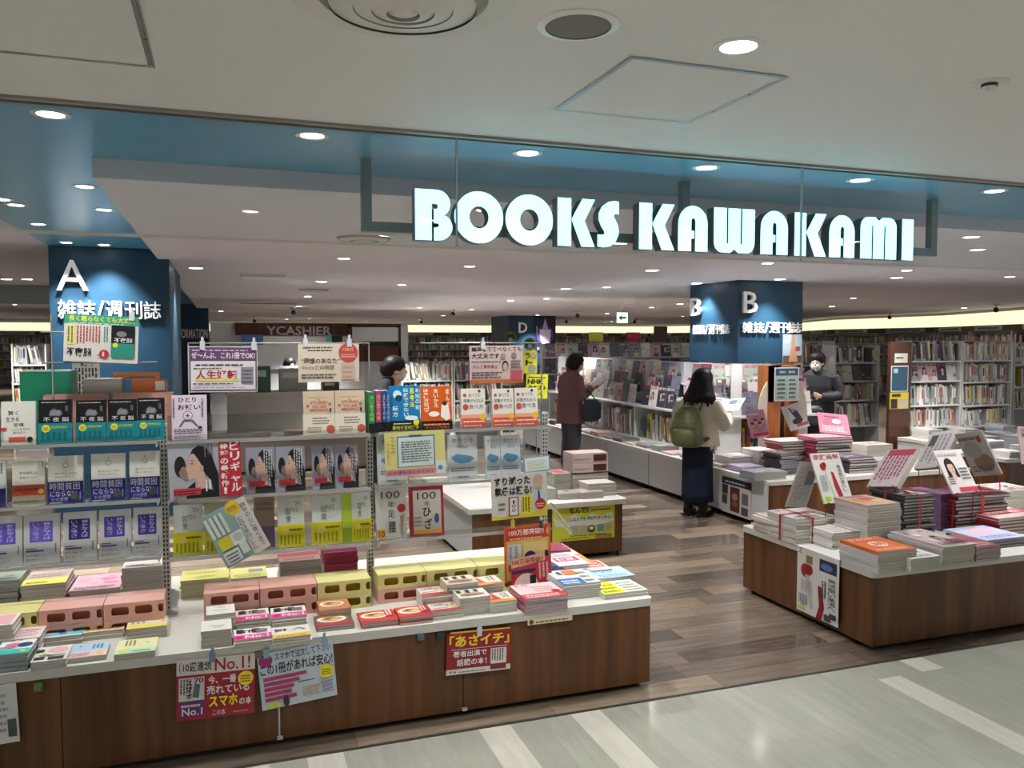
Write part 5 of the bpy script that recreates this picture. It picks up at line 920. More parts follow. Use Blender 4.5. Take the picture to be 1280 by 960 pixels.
stack('magazine', 'magazine with magenta word on white', 'behind the blue and white magazines', 700, 738, 706, None, Y=4.22, th=.012, depth=.27, els=[('r', .12, .3, .9, .62, '#b02860'), ('T', '糖尿', .2, .34, .8, .58, '#e8d8dc'), ('l', .1, .7, .9, .92, 3, '#606068')], cover='#ccd0d0', pages=PAGES)
stack('magazine', 'dark navy covered magazine', 'between the price card and magenta word magazines', 690, 712, 716, None, Y=4.12, th=.012, depth=.3, els=[('l', .1, .5, .9, .9, 3, '#7a88a8')], cover='#2a3460', pages=PAGESG)
stack('magazine', 'orange covered magazine', 'beside the magenta word magazines', 729, 745, 704, None, Y=4.3, th=.012, depth=.22, els=[('l', .1, .1, .9, .9, 4, '#f0c090')], cover='#c87838', pages=PAGES)
stack('magazine', 'plum covered book', 'at the back of the aisle end', 686, 714, 688, None, Y=4.58, th=.02, depth=.2, els=[], cover='#8c3a54', spine='#8c3a54', pages=M('#a86a78', .6), second='#8c3a54')
# --- corner counter
BC = 'of the corner counter'
def bundle_tape(x, y, z0, w, d, h, label, col='#a8283c', cross=True):
    b = MB(); t = .0015
    b.box(x + w * .45, y - t, z0 - .0, x + w * .5, y, z0 + h, M(col, .4)); b.box(x + w * .45, y - t, z0 + h, x + w * .5, y + d, z0 + h + t, M(col, .4))
    b.box(x - t, y + d * .45, z0, x, y + d * .5, z0 + h, M(col, .4)); b.box(x - t, y + d * .45, z0 + h, x + w, y + d * .5, z0 + h + t, M(col, .4))
    return tag(obj('packing_tape', b), label, 'tape')
def mstack(*a, tape=None, **k):
    x0, Y, zt_, w = stack(*a, xmin=3.495, **k)
    if tape: bundle_tape(x0 - .018, Y - .018, T, w + .036, k.get('depth', .19) + .036, zt_ - T + .003, tape)
GZ = lambda s: quick(s, '#ccc', ['#b03a4a', '#d8d0cc', '#8a8488', '#c89098'], ('特集', '冬'), 7, ('#b8a8a4', .6, .7))
mstack('paperback', 'small leaning red and white booklet', 'at the aisle end of the corner counter', 926, 958, 650, None, Y=4.62, th=.014, depth=.2, els=GZ(11), cover='#d8cfcc', jit=3, pages=PAGES)
mstack('magazine', 'pale magazine tied with red tape', 'near the aisle end of the corner counter', 964, 1004, 650, None, Y=4.36, th=.02, depth=.3, els=GZ(12), cover='#d4d0cc', pages=PAGES, tape='crossed red tape round the pale bundle near the aisle end')
mstack('magazine', 'thin white magazine', 'under the wire stand with the flower cover', 1006, 1048, 646, None, Y=4.5, th=.014, depth=.3, els=GZ(13), cover='#d8d4d2', pages=PAGES)
mstack('magazine', 'white magazine with a dark red stripe', 'behind the orange corner magazines', 1044, 1092, 664, None, Y=4.16, th=.016, depth=.22, els=[('r', .55, 0, .6, 1, '#8a2438'), ('l', .1, .1, .5, .9, 4, '#b8a8a8'), ('r', .65, .2, .95, .8, '#e4dcdc')], cover='#dcd8d6', pages=PAGES)
mstack('magazine', 'thick magazine with an orange cover', 'at the front corner of the corner counter', 1094, 1143, 688, 715, th=.022, depth=.31, els=[('c', .5, .5, .2, '#e8d8c8'), ('T', '鍋', .35, .4, .65, .62, '#b84020'), ('l', .1, .08, .9, .2, 2, '#e8c8a8'), ('T', 'きょうの', .1, .8, .7, .94, '#f0e0d0'), ('l', .1, .7, .9, .76, 1, '#8a2a10')], cover='#cc6434', pages=PAGES, second='#c8c6c4')
mstack('magazine', 'food picture magazine', 'in the tall pile behind the orange ones', 1088, 1130, 630, None, Y=4.10, th=.017, depth=.3, els=[('p', ell(.4, .5, .3, .2), '#c8884a'), ('p', ell(.6, .6, .2, .15), '#b04a38'), ('p', ell(.7, .4, .15, .1), '#d8c070'), ('l', .1, .8, .9, .95, 2, '#8a3a30')], cover='#b8a090', pages=PAGES, second='#ccc8c4')
mstack('magazine', 'dark edged bundled magazine', 'in the pile beside the food magazines', 1133, 1171, 618, None, Y=4.2, th=.021, depth=.3, els=GZ(16), cover='#3a3638', spine='#2a2628', pages=PAGES, edge=.005, second='#2c282a', jit=2.5, tape='red tape round the tall dark edged bundle')
mstack('magazine', 'white magazine with black lettering', 'at the edge beside the orange magazines', 1144, 1181, 696, 712, th=.011, depth=.24, els=[('T', '白黒', .2, .4, .8, .8, '#1c1c1c'), ('l', .1, .1, .9, .3, 2, '#404040')], cover='#d8d6d4', pages=PAGES)
mstack('magazine', 'dark red and grey glossy magazine', 'in the middle of the corner counter edge', 1184, 1225, 681, 706, th=.017, depth=.42, els=GZ(18) + [('r', .5, .1, .9, .3, '#5a1c28')], cover='#b8a8a8', pages=PAGES, second='#bcb8b6')
mstack('magazine', 'maroon covered magazine', 'beside the dark red and grey pile at the edge', 1226, 1257, 682, 700, th=.012, depth=.3, els=[('c', .3, .7, .15, '#c8b070'), ('l', .1, .1, .9, .4, 3, '#c8a8a8')], cover='#8a4450', pages=PAGES)
mstack('magazine', 'light blue and pink magazine', 'bundled at the frame edge of the corner counter', 1240, 1292, 672, None, Y=3.86, th=.018, depth=.33, els=[('p', ell(.5, .6, .3, .2), '#d8a8b8'), ('l', .1, .1, .9, .3, 2, '#5a6aa8')], cover='#b8bcd8', pages=PAGESG, edge=.005, second='#3a3a48', jit=2)
mstack('magazine', 'purple spined thick magazine', 'between the dark bundle and the red bundles', 1180, 1196, 617, None, Y=4.34, th=.04, depth=.28, els=[], cover='#6a4470', spine='#7a5480', pages=M('#5a3a60', .6), second='#6a4470')
mstack('magazine', 'brown toned low magazine', 'behind the dark red and grey pile', 1168, 1204, 657, None, Y=4.3, th=.016, depth=.2, els=GZ(24), cover='#b09888', pages=PAGES) if 0 else None
mstack('magazine', 'wrapped black and red magazine', 'in the bundle behind the front row', 1199, 1262, 618, None, Y=4.28, th=.026, depth=.3, els=[('r', 0, .3, 1, .7, '#a82838'), ('l', .1, .4, .9, .6, 2, '#e8d0d0')], cover='#3a2024', spine='#9c2434', pages=PAGES, edge=.005, second='#44181e', jit=2.5, tape='red tape round the large black and red bundle')
mstack('magazine', 'wrapped red and white magazine', 'in the bundle nearer than the large black one', 1254, 1310, 645, None, Y=4.1, th=.026, depth=.3, els=[('r', 0, .3, 1, .7, '#c03a44'), ('l', .1, .4, .9, .6, 2, '#f0dcdc')], cover='#c8b4b4', spine='#9c2434', pages=PAGES, edge=.005, second='#6a242c', jit=2)
mstack('magazine', 'grey glossy magazine', 'at the back of the corner counter', 1262, 1300, 612, None, Y=4.62, th=.016, depth=.3, els=GZ(29), cover='#a8a0a0', pages=PAGES)
# ---- wire stands with leaning cover copies
RW = M('#8c2438', .4)
def quadmag(tl, tr, br, bl, D, els, label, bg='#dad8d4', t=.012, pages=None, back=0, name='magazine', group='cover copies on wire stands'):
    """a magazine in a stand: bottom corners fix its foot and turn, the top fixes its lean"""
    base = ondepth(bl[0], bl[1], D); best = None
    for i in range(-30, 31):
        pr_ = ondepth(br[0], br[1], D + i * .012); u = pr_ - base
        for j in range(-6, 46):
            q = ondepth(tl[0], tl[1], D + j * .012); v = q - base
            c = abs(u.dot(v)) / (u.length * v.length) * 2 + abs(v.length / u.length - 1.3) + (.3 if i * back < 0 else 0)
            if best is None or c < best[0]: best = (c, u, v)
    u, v = best[1], best[2]; w, h_ = u.length, v.length; u.normalize()
    n = u.cross(v).normalized(); v = n.cross(u).normalized()
    X = Matrix(((u.x, v.x, n.x, base.x), (u.y, v.y, n.y, base.y), (u.z, v.z, n.z, base.z), (0, 0, 0, 1))) @ Matrix.Translation((0, 0, -t))
    parts = book_parts(w, h_, t, els, bg, None, pages or PAGES)
    place_book(parts, X, name, label, 'magazine', group)
    return base, u, v, n, w, h_
def wire_stand(b_, label, ztop=None):
    base, u, v, n, w, h_ = b_; m = MB(); z0 = T + .001
    hd = Vector((n.x, n.y, 0)).normalized()
    a = base + u * w * .12 - n * .016; c = base + u * w * .88 - n * .016
    for p in (a, c):
        q = Vector((p.x, p.y, z0)) - hd * .02
        m.cyl(q, p + v * .01, .0035, RW, 6); m.cyl(p + v * .01, p + v * (h_ * .55), .0035, RW, 6); m.cyl(p + n * .026, p - n * .004, .0035, RW, 6)
    m.cyl(a + v * (h_ * .4), c + v * (h_ * .4), .0035, RW, 6); m.cyl(a, c, .0035, RW, 6)
    qa, qc = Vector((a.x, a.y, z0 + .003)) - hd * .02, Vector((c.x, c.y, z0 + .003)) - hd * .02
    m.cyl(qa, qc, .0035, RW, 6)
    for q in (qa, qc): m.cyl(q, q + hd * -.12, .0035, RW, 6)
    return tag(obj('wire_stand', m), label, 'magazine stand', 'red wire magazine stands')
KT = [('T', '家庭画報', .06, .86, .95, .97, '#a8202c'), ('c', .3, .72, .1, '#a82030'), ('c', .36, .76, .07, '#8c1a28'), ('p', [(.52, .62), (.6, .6), (.72, .05), (.58, 0), (.5, .3)], '#a01c34'), ('p', [(.3, .64), (.34, .64), (.44, .1), (.38, .1)], '#b8c0b0'), ('v', '美活整い暮らし', .76, .2, .9, .75, '#505050'), ('l', .08, .2, .3, .55, 5, '#909090', 1), ('r', .06, .04, .26, .13, '#a8cc30')]
b_ = quadmag((1012.5, 567), (1046, 568), (1067, 626.5), (1031, 629.6), 5.55, KT, 'upright magazine with red flower cover and red Japanese title'); wire_stand(b_, 'red wire stand under the red flower magazine')
b_ = quadmag((1166, 563.5), (1197.5, 561), (1224, 614), (1192, 617), 5.6, person_art(top='#d8cdd0', cx=.35, s=.95) + [('r', .3, .02, .98, .12, '#c83a4c'), ('l', .05, .86, .9, .97, 1, '#c8a8ae'), ('l', .6, .3, .95, .6, 4, '#50505a'), ('l', .04, .2, .3, .4, 4, '#50505a')], 'upright white magazine with a standing figure and red foot'); wire_stand(b_, 'red wire stand under the white figure magazine')
b_ = quadmag((1193, 543), (1223, 544), (1252.5, 593), (1218, 595.6), 6.1, [('p', ell(.6, .3, .35, .2), '#7a6a50'), ('p', ell(.4, .6, .3, .2), '#8c9488'), ('l', .06, .82, .7, .96, 1, '#50504c'), ('l', .1, .1, .9, .25, 3, '#3a3a30'), ('r', .7, .75, .85, .9, '#8a4438')], 'upright grey green magazine behind the white figure one', '#a8aaa4'); wire_stand(b_, 'red wire stand under the grey green magazine')
b_ = quadmag((1110, 562), (1142.5, 565), (1121, 608), (1083, 608), 5.75, [('l', .1, .1, .9, .9, 7, '#8a3048', 1), ('r', .1, .82, .95, .98, '#a83a50')], 'magazine seen from behind with dark red grid and thick white spine', '#b8aeb0', .035); wire_stand(b_, 'red wire stand under the dark red gridded magazine')
b_ = quadmag((1165, 541), (1196, 541), (1176, 583), (1142, 586), 6.3, [('l', .1, .1, .9, .9, 5, '#706c6c', 1), ('r', .1, .6, .35, .9, '#3a3838')], 'grey magazine facing away behind the dark red gridded one', '#a09c9c', .03); wire_stand(b_, 'red wire stand under the grey turned away magazine')
b_ = quadmag((1001, 577), (1019, 574), (1008, 634), (982, 634), 5.7, [('l', .1, .1, .9, .9, 8, '#8a8484', 1), ('r', .5, .5, .9, .8, '#6a6464')], 'grey backed magazine turned away beside the red flower magazine', '#b0acaa', .008)
b_ = quadmag((1272, 533), (1300, 533), (1310, 580), (1278, 580), 5.9, GZ(33), 'pinkish magazine stack copy cut by the frame edge', '#c8b0ac')
b_ = quadmag((1278, 556), (1310, 556), (1320, 610), (1290, 612), 5.6, GZ(34), 'white magazine on a stand cut by the frame edge', '#d0d0cc')
# ================================================================ aisle island: magazine rack
RX, RY, RY1, RX1 = 5.25, 7.9, 13.0, 6.6
WP = M('#c9cbcd', .4)
rack = empty('magazine_rack', (RX, RY, T), 0, 'long white magazine rack standing on the aisle counter', 'magazine rack')
b = MB(); b.box(0, 0, 0, RX1 - RX, RY1 - RY, .03, WP); b.box(.3, .3, .03, .33, RY1 - RY, 1.06, WP); b.box(.3, .3, .03, RX1 - RX, .33, 1.06, WP); obj('frame', b, rack)
b = MB(); b.box(-.05, -.05, .45, .33, RY1 - RY, .475, WP); b.box(.33, -.05, .45, RX1 - RX, .33, .475, WP); obj('shelf', b, rack)
b = MB(); b.box(.08, .08, .62, .33, RY1 - RY, .628, WP); b.box(.33, .08, .62, RX1 - RX, .33, .628, WP); obj('shelf', b, rack)
b = MB(); b.box(.16, .33, .78, .33, RY1 - RY, .788, WP); b.box(.33, .16, .78, RX1 - RX, .33, .788, WP); obj('shelf', b, rack)
for y in (0, 1.0, 2.0, 3.0, 4.0, RY1 - RY - .025):
    b = MB(); b.box(0, y, .03, .3, y + .025, .45, WP); obj('divider', b, rack); b = MB(); b.box(.16, y, .475, .3, y + .012, 1.06, WP); obj('end_board', b, rack)
b = MB(); b.box(.6, 0, .03, .62, .3, .45, WP); obj('divider', b, rack)
rr = random.Random(21)
MCOL = ['#b8b4b4', '#8a8890', '#d8d4d0', '#6a6c78', '#c8a0a8', '#a8b0b8', '#d0c8b0', '#4a4c58', '#b88c80', '#9aa89c', '#b0a0c0', '#34384a', '#d8d0d4']
WDS = ['美しい', '特集', '住まい', '東京', '旅', '冬の服', '人気', '保存版', '韓国', '京都', '女性', '週刊', '手帖', '暮らし', '音楽']
def mag_proto(i, w=.2, h=.262, face=None):
    r = random.Random(100 + i); bg = r.choice(MCOL)
    els = []
    if face is None: face = r.random() < .6
    if face: els += person_art(top=r.choice(MCOL), cx=.35 + .3 * r.random(), s=.7 + .35 * r.random(), hair=r.choice(['#241c1a', '#3a2a22', '#1a181c']))
    els += [('T', r.choice(WDS), .06, .84, .94, .97, r.choice(['#a82838', '#e8e4e0', '#282830', '#3a5a8c', '#c83a78']))]
    for k in range(3): x = r.choice([.04, .62]); y = r.uniform(.1, .7); els.append(('l', x, y, x + .34, y + .1, 2, r.choice(['#303038', '#a82838', '#f0ece8'])))
    return book_parts(w, h, .006, els, bg)
MPROTO = [mag_proto(i) for i in range(26)]
bays = ['bay beside the reading woman', 'second bay back', 'third bay back', 'fourth bay back', 'farthest bay']
for tier, (dx, z) in enumerate(((.012, .478), (.09, .63), (.17, .79))):
    y = RY + .06; k = 0
    while y < RY1 - .25:
        if abs(((y - RY) % 1.0) - 1.0) < .2: y = RY + math.ceil(y - RY) + .03
        bay = min(4, int(y - RY)); k += 1
        if rr.random() < .95:
            P = MPROTO[rr.randrange(26)]
            X = Matrix.Translation((RX + dx + .006, y + .2, T + z)) @ Matrix(((0, 0, -1, 0), (-1, 0, 0, 0), (0, 1, 0, 0), (0, 0, 0, 1))) @ Matrix.Rotation(R(-9), 4, 'X')
            place_book(P, X, 'rack_magazine', '%s magazine from the entrance facing the aisle, %s tier of the white rack' % (ordw(k), ('lower', 'middle', 'top')[tier]), 'magazine', 'face-out magazines on the aisle rack')
        y += .208
for tier, (dy, z) in enumerate(((.012, .478), (.09, .63), (.17, .79))):
    x = RX + .03 + .02; k = 0
    while x < RX1 - .2:
        P = MPROTO[rr.randrange(26)]; k += 1
        X = front_X(x, RY + dy + .006 + .004, T + z, 0, R(9))
        place_book(P, X, 'rack_magazine', '%s magazine from the aisle facing the entrance, %s tier of the white rack' % (ordw(k), ('lower', 'middle', 'top')[tier]), 'magazine', 'face-out magazines facing the entrance')
        x += .208
# spines in the lower compartment
def spine_row(origin, direction, length, hts, name, where, n_max, group, cols=SPAL, base=0.0, wr=(.012, .03), depth=.2, lean=.0, shelf=None, fill=1.0, seed=1, stuff=None):
    """books standing on edge, spines outward; direction '-Y' = seen from the front, '-X' = seen from the aisle"""
    r = random.Random(seed); x = .002; k = 0; cur = 0.0; left = 0
    while x < length - .05 and k < n_max:
        w = r.uniform(*wr); h = r.uniform(*hts); c = r.choice(cols)
        if r.random() > fill and not cur: x += r.uniform(.05, .12); continue
        if left <= 0:
            if cur: cur = 0.0; left = r.randint(4, 9)
            elif r.random() < lean: cur = r.choice((.08, .13, .18)); left = r.randint(3, 7); x += hts[1] * math.sin(cur)
        left -= 1
        if x + w > length: break
        k += 1
        b = MB(); cm = M(c, .5); b.box(0, 0, 0, w, depth, h, cm)
        b.box(.001, .0005, h - .0006, w - .001, depth - .002, h + .0003, PAGES)
        if r.random() < .7: b.box(w * .2, -.0006, h * .35, w * .8, 0, h * .85, M(r.choice(['#f0ece4', '#2a2a30', '#a83038', '#d8c860', '#6a7a90']), .5))
        b.box(.0, -.0006, 0, w, 0, h * .12, M(r.choice(['#e0dcd4', '#8a8a8a', c]), .5))
        X = Matrix.Translation(origin) @ (Matrix.Identity(4) if direction == '-Y' else Matrix.Rotation(R(-90), 4, 'Z')) @ Matrix.Translation((x, 0, w * math.sin(cur) if 0 else 0)) @ Matrix.Rotation(-cur, 4, 'Y')
        lab = '%s book along %s' % (ordw(k), where)
        if len(lab.split()) > 16: print('LONG', lab)
        place_book([(name, b.mesh(name))], X, name, lab, 'book', group, stuff)
        x += w / math.cos(cur) + .002 + (.006 if cur else 0)
    return k
for j in range(3):
    spine_row(Vector((RX + .04, RY + j + .98 - .0, T + .032)), '-X', .93, (.24, .36), 'shelved_book', 'the low compartment, %s of the aisle rack' % bays[j], 24, 'spines under the aisle rack', cols=SPAL + ['#3a66a0', '#c8b84a', '#8c5a90', '#d8d4d0'], wr=(.014, .045), lean=.25, fill=.9, seed=40 + j)
spine_row(Vector((RX + .05, RY + .04, T + .032)), '-Y', .54, (.28, .36), 'shelved_book', 'the low compartment facing the entrance beside the woman', 14, 'coloured spines facing the entrance', cols=['#5a8a50', '#c8b84a', '#7a4a80', '#d0bcd0', '#d8c840', '#2860b0', '#3a4a9a', '#c06a70', '#a84850', '#dcd8d2'], wr=(.025, .045), lean=.3, seed=9)
# low stacks along the aisle edge and on the island front
def low(name, desc, where, x, y, w, d, n, th, seed, cover=None, jit=1.5, cat='magazine', els=None, second=None, group=None, allstuff=False):
    els = els or quick(seed, '#ccc', MCOL, (WDS[seed % len(WDS)],), 5, ('#8c8890', .55, .7) if seed % 2 else None)
    c = cover or MCOL[seed % len(MCOL)]
    parts = book_parts(w, d, th * .96, els, c, None, PAGESG if seed % 3 else PAGES); p2 = book_parts(w, d, th * .96, [], second or c, None, PAGESG if seed % 3 else PAGES)
    for i in range(n):
        top = i == n - 1; r = rr
        X = Matrix.Translation((x + r.uniform(-.004, .004) * jit, y + r.uniform(-.004, .004) * jit, T + i * th)) @ Matrix.Rotation(r.uniform(-.02, .02) * jit, 4, 'Z')
        lab = ('topmost %s %s' if top else 'bottom %s %s' if i == 0 else ordw(n - i) + ' %s down %s') % (desc, where) if n > 1 else '%s %s' % (desc, where)
        if len(lab.split()) > 16: print('LONG', lab)
        place_book(parts if top else p2, X, name, lab, cat, group or 'magazines lying on the far tables', None if top and not allstuff else 'lower_magazines')
cname = {'#b8b4b4': 'light grey', '#8a8890': 'mid grey', '#d8d4d0': 'off-white', '#6a6c78': 'slate', '#c8a0a8': 'dusty pink', '#a8b0b8': 'blue-grey', '#d0c8b0': 'cream', '#4a4c58': 'charcoal', '#b88c80': 'tan', '#9aa89c': 'sage', '#b0a0c0': 'lilac', '#34384a': 'navy', '#d8d0d4': 'pale'}
k = 0
for y in [6.62 + i * .33 for i in range(19)]:
    k += 1; n = [3, 2, 5, 3, 2, 4, 2, 6, 3, 2][k % 10]; w_ = .27
    low('magazine', '%s magazine' % cname[MCOL[(k * 5) % 13]], 'in the %s pile from the entrance along the aisle edge' % ordw(k), 4.87 + (.03 if k % 3 else .01), y, w_, .22 if k % 2 else .27, n, .011, k * 5, cover=MCOL[(k * 5) % 13])
def isl(name, desc, where, xl, xr, yt, Y, th, depth, **kw): stack(name, desc, where, xl, xr, yt, None, Y=Y, th=th * 1.4, depth=depth, cat='magazine', **kw)
isl('magazine', 'white page-edged magazine', 'before the coloured spines on the island', 915, 947, 571, 7.2, .02, .3, els=quick(61, '#ccc', MCOL), cover='#d4d2d0', pages=PAGES)
isl('magazine', 'thick white magazine', 'behind the flat covers by the wood sign stand', 950, 974, 563, 7.1, .025, .3, els=quick(62, '#ccc', MCOL), cover='#d8d4d0', pages=PAGES)
isl('magazine', 'dark curled magazine', 'at the foot of the wood sign stand', 976, 1000, 567, 6.75, .014, .28, els=quick(63, '#ccc', ['#c8a0a8', '#d8d4d0']), cover='#5a5052', pages=PAGESG, jit=4, second='#4a4244')
isl('magazine', 'flat grey covered magazine', 'at the island corner by the photo poster', 945, 985, 590, 6.5, .012, .24, els=quick(64, '#ccc', MCOL, ('旅',), 6), cover='#8a8c98')
isl('magazine', 'pink and dark wrapped magazine', 'under the pink idol magazine stand', 978, 1018, 551, 7.15, .022, .3, els=[('p', ell(.5, .5, .3, .2), '#d8a0b0'), ('l', .1, .1, .9, .9, 4, '#f0e4e8')], cover='#d8c4c8', edge=.006, second='#4a3438', jit=4, spine='#b03a50')
isl('magazine', 'pink covered magazine', 'in the tall slipped pile behind the flower stand', 1022, 1066, 546, 6.95, .022, .32, els=[('p', ell(.5, .5, .3, .2), '#c86a88'), ('l', .1, .1, .9, .9, 4, '#f0e4e8')], cover='#d08ca0', edge=.006, second='#50343c', jit=4, spine='#b03a50')
isl('magazine', 'dark purple edged magazine', 'before the pink slipped pile', 1064, 1097, 572, 6.55, .02, .26, els=quick(67, '#ccc', MCOL), cover='#6a5a6c', edge=.005, second='#3a303c', jit=3)
isl('magazine', 'white block of magazines', 'between the flower cover and dark purple pile', 1048, 1063, 580, 6.5, .03, .2, els=[], cover='#c8c8cc') if 0 else None
isl('magazine', 'grey glossy magazine', 'at the far end of the island front', 1100, 1140, 575, 6.7, .014, .26, els=quick(69, '#ccc', MCOL), cover='#9a9698')
isl('magazine', 'magazine with a red word', 'behind the grey glossy pile on the island', 1085, 1118, 556, 7.3, .014, .3, els=[('T', '発売中', .1, .3, .9, .7, '#b82838')], cover='#c8c4c0')
isl('magazine', 'blue-grey magazine', 'in the low pile before column B', 1030, 1075, 560, 7.55, .012, .26, els=quick(71, '#ccc', MCOL), cover='#7a8898')
# wooden sign stand with list board
YW = 7.5
x0, x1 = ony(963.5, 500, YW)[0], ony(998, 500, YW)[0]; zt_ = ony(980, 457, YW)[2]
e = empty('sign_stand', (x0, YW, T), 0, 'orange wood stand with a blue and pale list board on the island', 'sign stand')
b = MB(); b.box(0, 0, 0, (x1 - x0) * .35, .24, zt_ - T, WOODO); b.box(0, 0, zt_ - T - .4, x1 - x0, .05, zt_ - T, WOODO); b.box(x1 - x0 - .03, .0, 0, x1 - x0, .24, zt_ - T, WOODO); b.box(0, .2, 0, x1 - x0, .24, zt_ - T - .4, M('#3a2018', .6)); obj('wood_case', b, e)
w_ = (x1 - x0) * .88; h_ = .37; b = MB(); b.box(0, 0, 0, w_, h_, .006, M('#dfe4e0', .35)); art(b, [('r', .04, .76, .96, .97, '#2a5a78'), ('T', '雑誌  雑貨', .2, .83, .84, .9, '#d8e4e8'), ('r', .04, .03, .96, .76, '#a8c4bc')] + [('r', .07, .06 + i * .14, .47, .17 + i * .14, '#c4d6cf') for i in range(5)] + [('r', .52, .06 + i * .14, .93, .17 + i * .14, '#c4d6cf') for i in range(5)] + [('l', .1, .08, .44, .72, 5, '#4a6a68'), ('l', .58, .08, .88, .72, 5, '#4a6a68')], w_, h_, .006)
obj('list_board', b, e, X=Matrix.Translation((x1 - x0 - w_ - .005, -.002, zt_ - T - h_ - .02)) @ Matrix.Rotation(R(90), 4, 'X'))
def px_poly(pts, Y): return [(ony(x, y, Y)[0], ony(x, y, Y)[2]) for x, y in pts]
for pts, lab in (([(948, 556), (948, 505), (951, 492), (957, 480), (964, 471), (964, 556)], 'cream curved board beside the wood sign stand on the woman side'), ([(998, 545), (998, 474), (1003, 484), (1007, 497), (1009, 515), (1010, 545)], 'cream curved board beside the wood sign stand on the bookcase side')):
    P = px_poly(pts, YW + .06); zb = min(p[1] for p in P); P = [(a, max(c, T + .001) if c > zb + .01 else T + .001) for a, c in P]
    b = MB(); b.poly([P[::-1]], 0, .012, M('#d9d2c0', .4), X=face_neg_y(YW + .07)); tag(obj('display_board', b), lab, 'board')
b_ = quadmag((932, 514), (955, 514), (962.5, 545), (940, 548), 8.0, [('p', ell(.5, .5, .42, .3), '#c88a98')] + [('p', ell(.2 + .2 * i, .45 + .12 * (i % 2), .08, .09), '#d8b09c') for i in range(4)] + [('p', ell(.2 + .2 * i, .52 + .12 * (i % 2), .09, .05), '#4a2c28') for i in range(4)] + [('l', .05, .82, .7, .96, 1, '#e8e0e8'), ('r', .1, .05, .95, .16, '#c83a60')], 'pink idol magazine tilted on a stand by the reading woman', '#d898b4', group='tilted magazines on the island')
b_ = quadmag((976, 509), (999, 507), (1012.5, 532), (988.5, 539), 7.9, [('p', [(.3, .9), (.4, .6), (.6, .2), (.8, .3), (.7, .7)], '#5a4460'), ('p', ell(.5, .75, .08, .08), '#c8a090'), ('p', ell(.5, .3, .25, .12), '#4a3854'), ('r', .4, .08, .98, .2, '#d04a70')], 'white magazine with a dark violet figure tilted on the wood stand', '#dcdadc', group='tilted magazines on the island')
b_ = quadmag((1021, 515), (1049, 513), (1063.5, 544), (1025, 540), 7.9, [('p', ell(.45, .5, .3, .3), '#b86a80'), ('p', ell(.6, .6, .15, .12), '#e8d0d8'), ('l', .2, .78, .8, .92, 1, '#803850'), ('l', .1, .1, .9, .4, 4, '#f0dce4')], 'rose pink magazine tilted above the slipped pink pile', '#c88098', group='tilted magazines on the island')
# ---- bookcases by the side wall
PALE = ['#d8d6d2', '#c8c6c4', '#b8b6b6', '#e0ddd6', '#a8a6a6', '#cfc8b8', '#d8d0d0', '#bcc4c8', '#9a9898', '#d8d6d2', '#c4bcb0', '#8c8c90', '#c8a08c', '#b04a44', '#c8b85c', '#90a8a0', '#70747c', '#e4e2de']
DARKP = ['#d8d6d2', '#4a4a50', '#8a8a90', '#b8b6b6', '#34343a', '#6a6460', '#c8c6c4', '#7a8088', '#a8a090']
def bookcase(px, Y, z_top, shelves, label, where, seed, facing=None, dp=.28, n_max=30, lean=.25):
    x0, x1 = ony(px[0], 450, Y)[0], ony(px[1], 450, Y)[0]; w = x1 - x0
    e = empty('bookcase', (x0, Y, 0), 0, label, 'bookcase', 'free-standing white bookcases')
    b = MB(); b.box(0, 0, 0, .022, dp, z_top, WHITE); b.box(w - .022, 0, 0, w, dp, z_top, WHITE); b.box(.022, dp - .015, 0, w - .022, dp, z_top, M('#a8aaac', .5)); obj('side_panels', b, e)
    zs = sorted(shelves)
    for z in zs + ([z_top - .02] if not lean < 0 else []):
        if z == z_top - .02: continue
        b = MB(); b.box(.022, 0, z - .022, w - .022, dp - .015, z, WHITE); obj('shelf', b, e)
    for i, z in enumerate(zs):
        if z < .45: continue
        up = (zs[i + 1] if i + 1 < len(zs) else z_top + .03) - z - .03
        if facing is not None and i == facing:
            x = x0 + .03; k = 0
            while x < x1 - .2:
                k += 1; P = MPROTO[(seed * 3 + k * 5) % 26]; s_ = min(1, up / .27)
                place_book(P, Matrix.Translation((x, Y + .05, z + .001)) @ Matrix.Rotation(R(80), 4, 'X') @ Matrix.Scale(s_, 4), 'shelved_book', '%s face-out cover on %s' % (ordw(k), where), 'book', 'face-out covers in the bookcases')
                x += .175 * s_ + .01
            continue
        spine_row(Vector((x0 + .028, Y + .03, z + .001)), '-Y', w - .06, (up * .8, up * .97), 'shelved_book', '%s shelf up of %s' % (ordw(i + 1), where), n_max, 'book spines ' + where, cols=DARKP if (i == len(zs) - 1 and seed in (3, 6)) else PALE, wr=(.018, .046), seed=seed * 10 + i, lean=lean, fill=.96, depth=.2)
    return x0, x1
zz = lambda Y, ys, x: [ony(x, y, Y)[2] for y in ys]
W1 = zz(9, (451, 476, 506, 533), 1170)
bookcase((1138, 1202.5), 9, 1.805, W1 + [W1[-1] - .3], 'white bookcase next to the brown end panel, four shelves of slanted spines', 'the bookcase next to the brown panel', 3, facing=3, n_max=30)
W2 = zz(9, (450, 477, 506, 532), 1236)
bookcase((1203.5, 1266), 9, 1.80, W2 + [W2[-1] - .3], 'white bookcase between its twin and the frame edge, full of pale spines', 'the bookcase beyond its twin', 4, n_max=30)
W3 = zz(9.3, (455, 483, 510, 535), 1290)
bookcase((1268, 1330), 9.3, 1.78, W3, 'white bookcase cut by the edge of the view', 'the bookcase cut by the view edge', 5, n_max=6)
W4 = zz(10, (453, 476, 500, 532), 1070)
bookcase((1044, 1100), 10, 1.74, W4, 'white bookcase beside the man in the dark jacket', 'the bookcase beside the dark jacketed man', 6, facing=2, n_max=30)
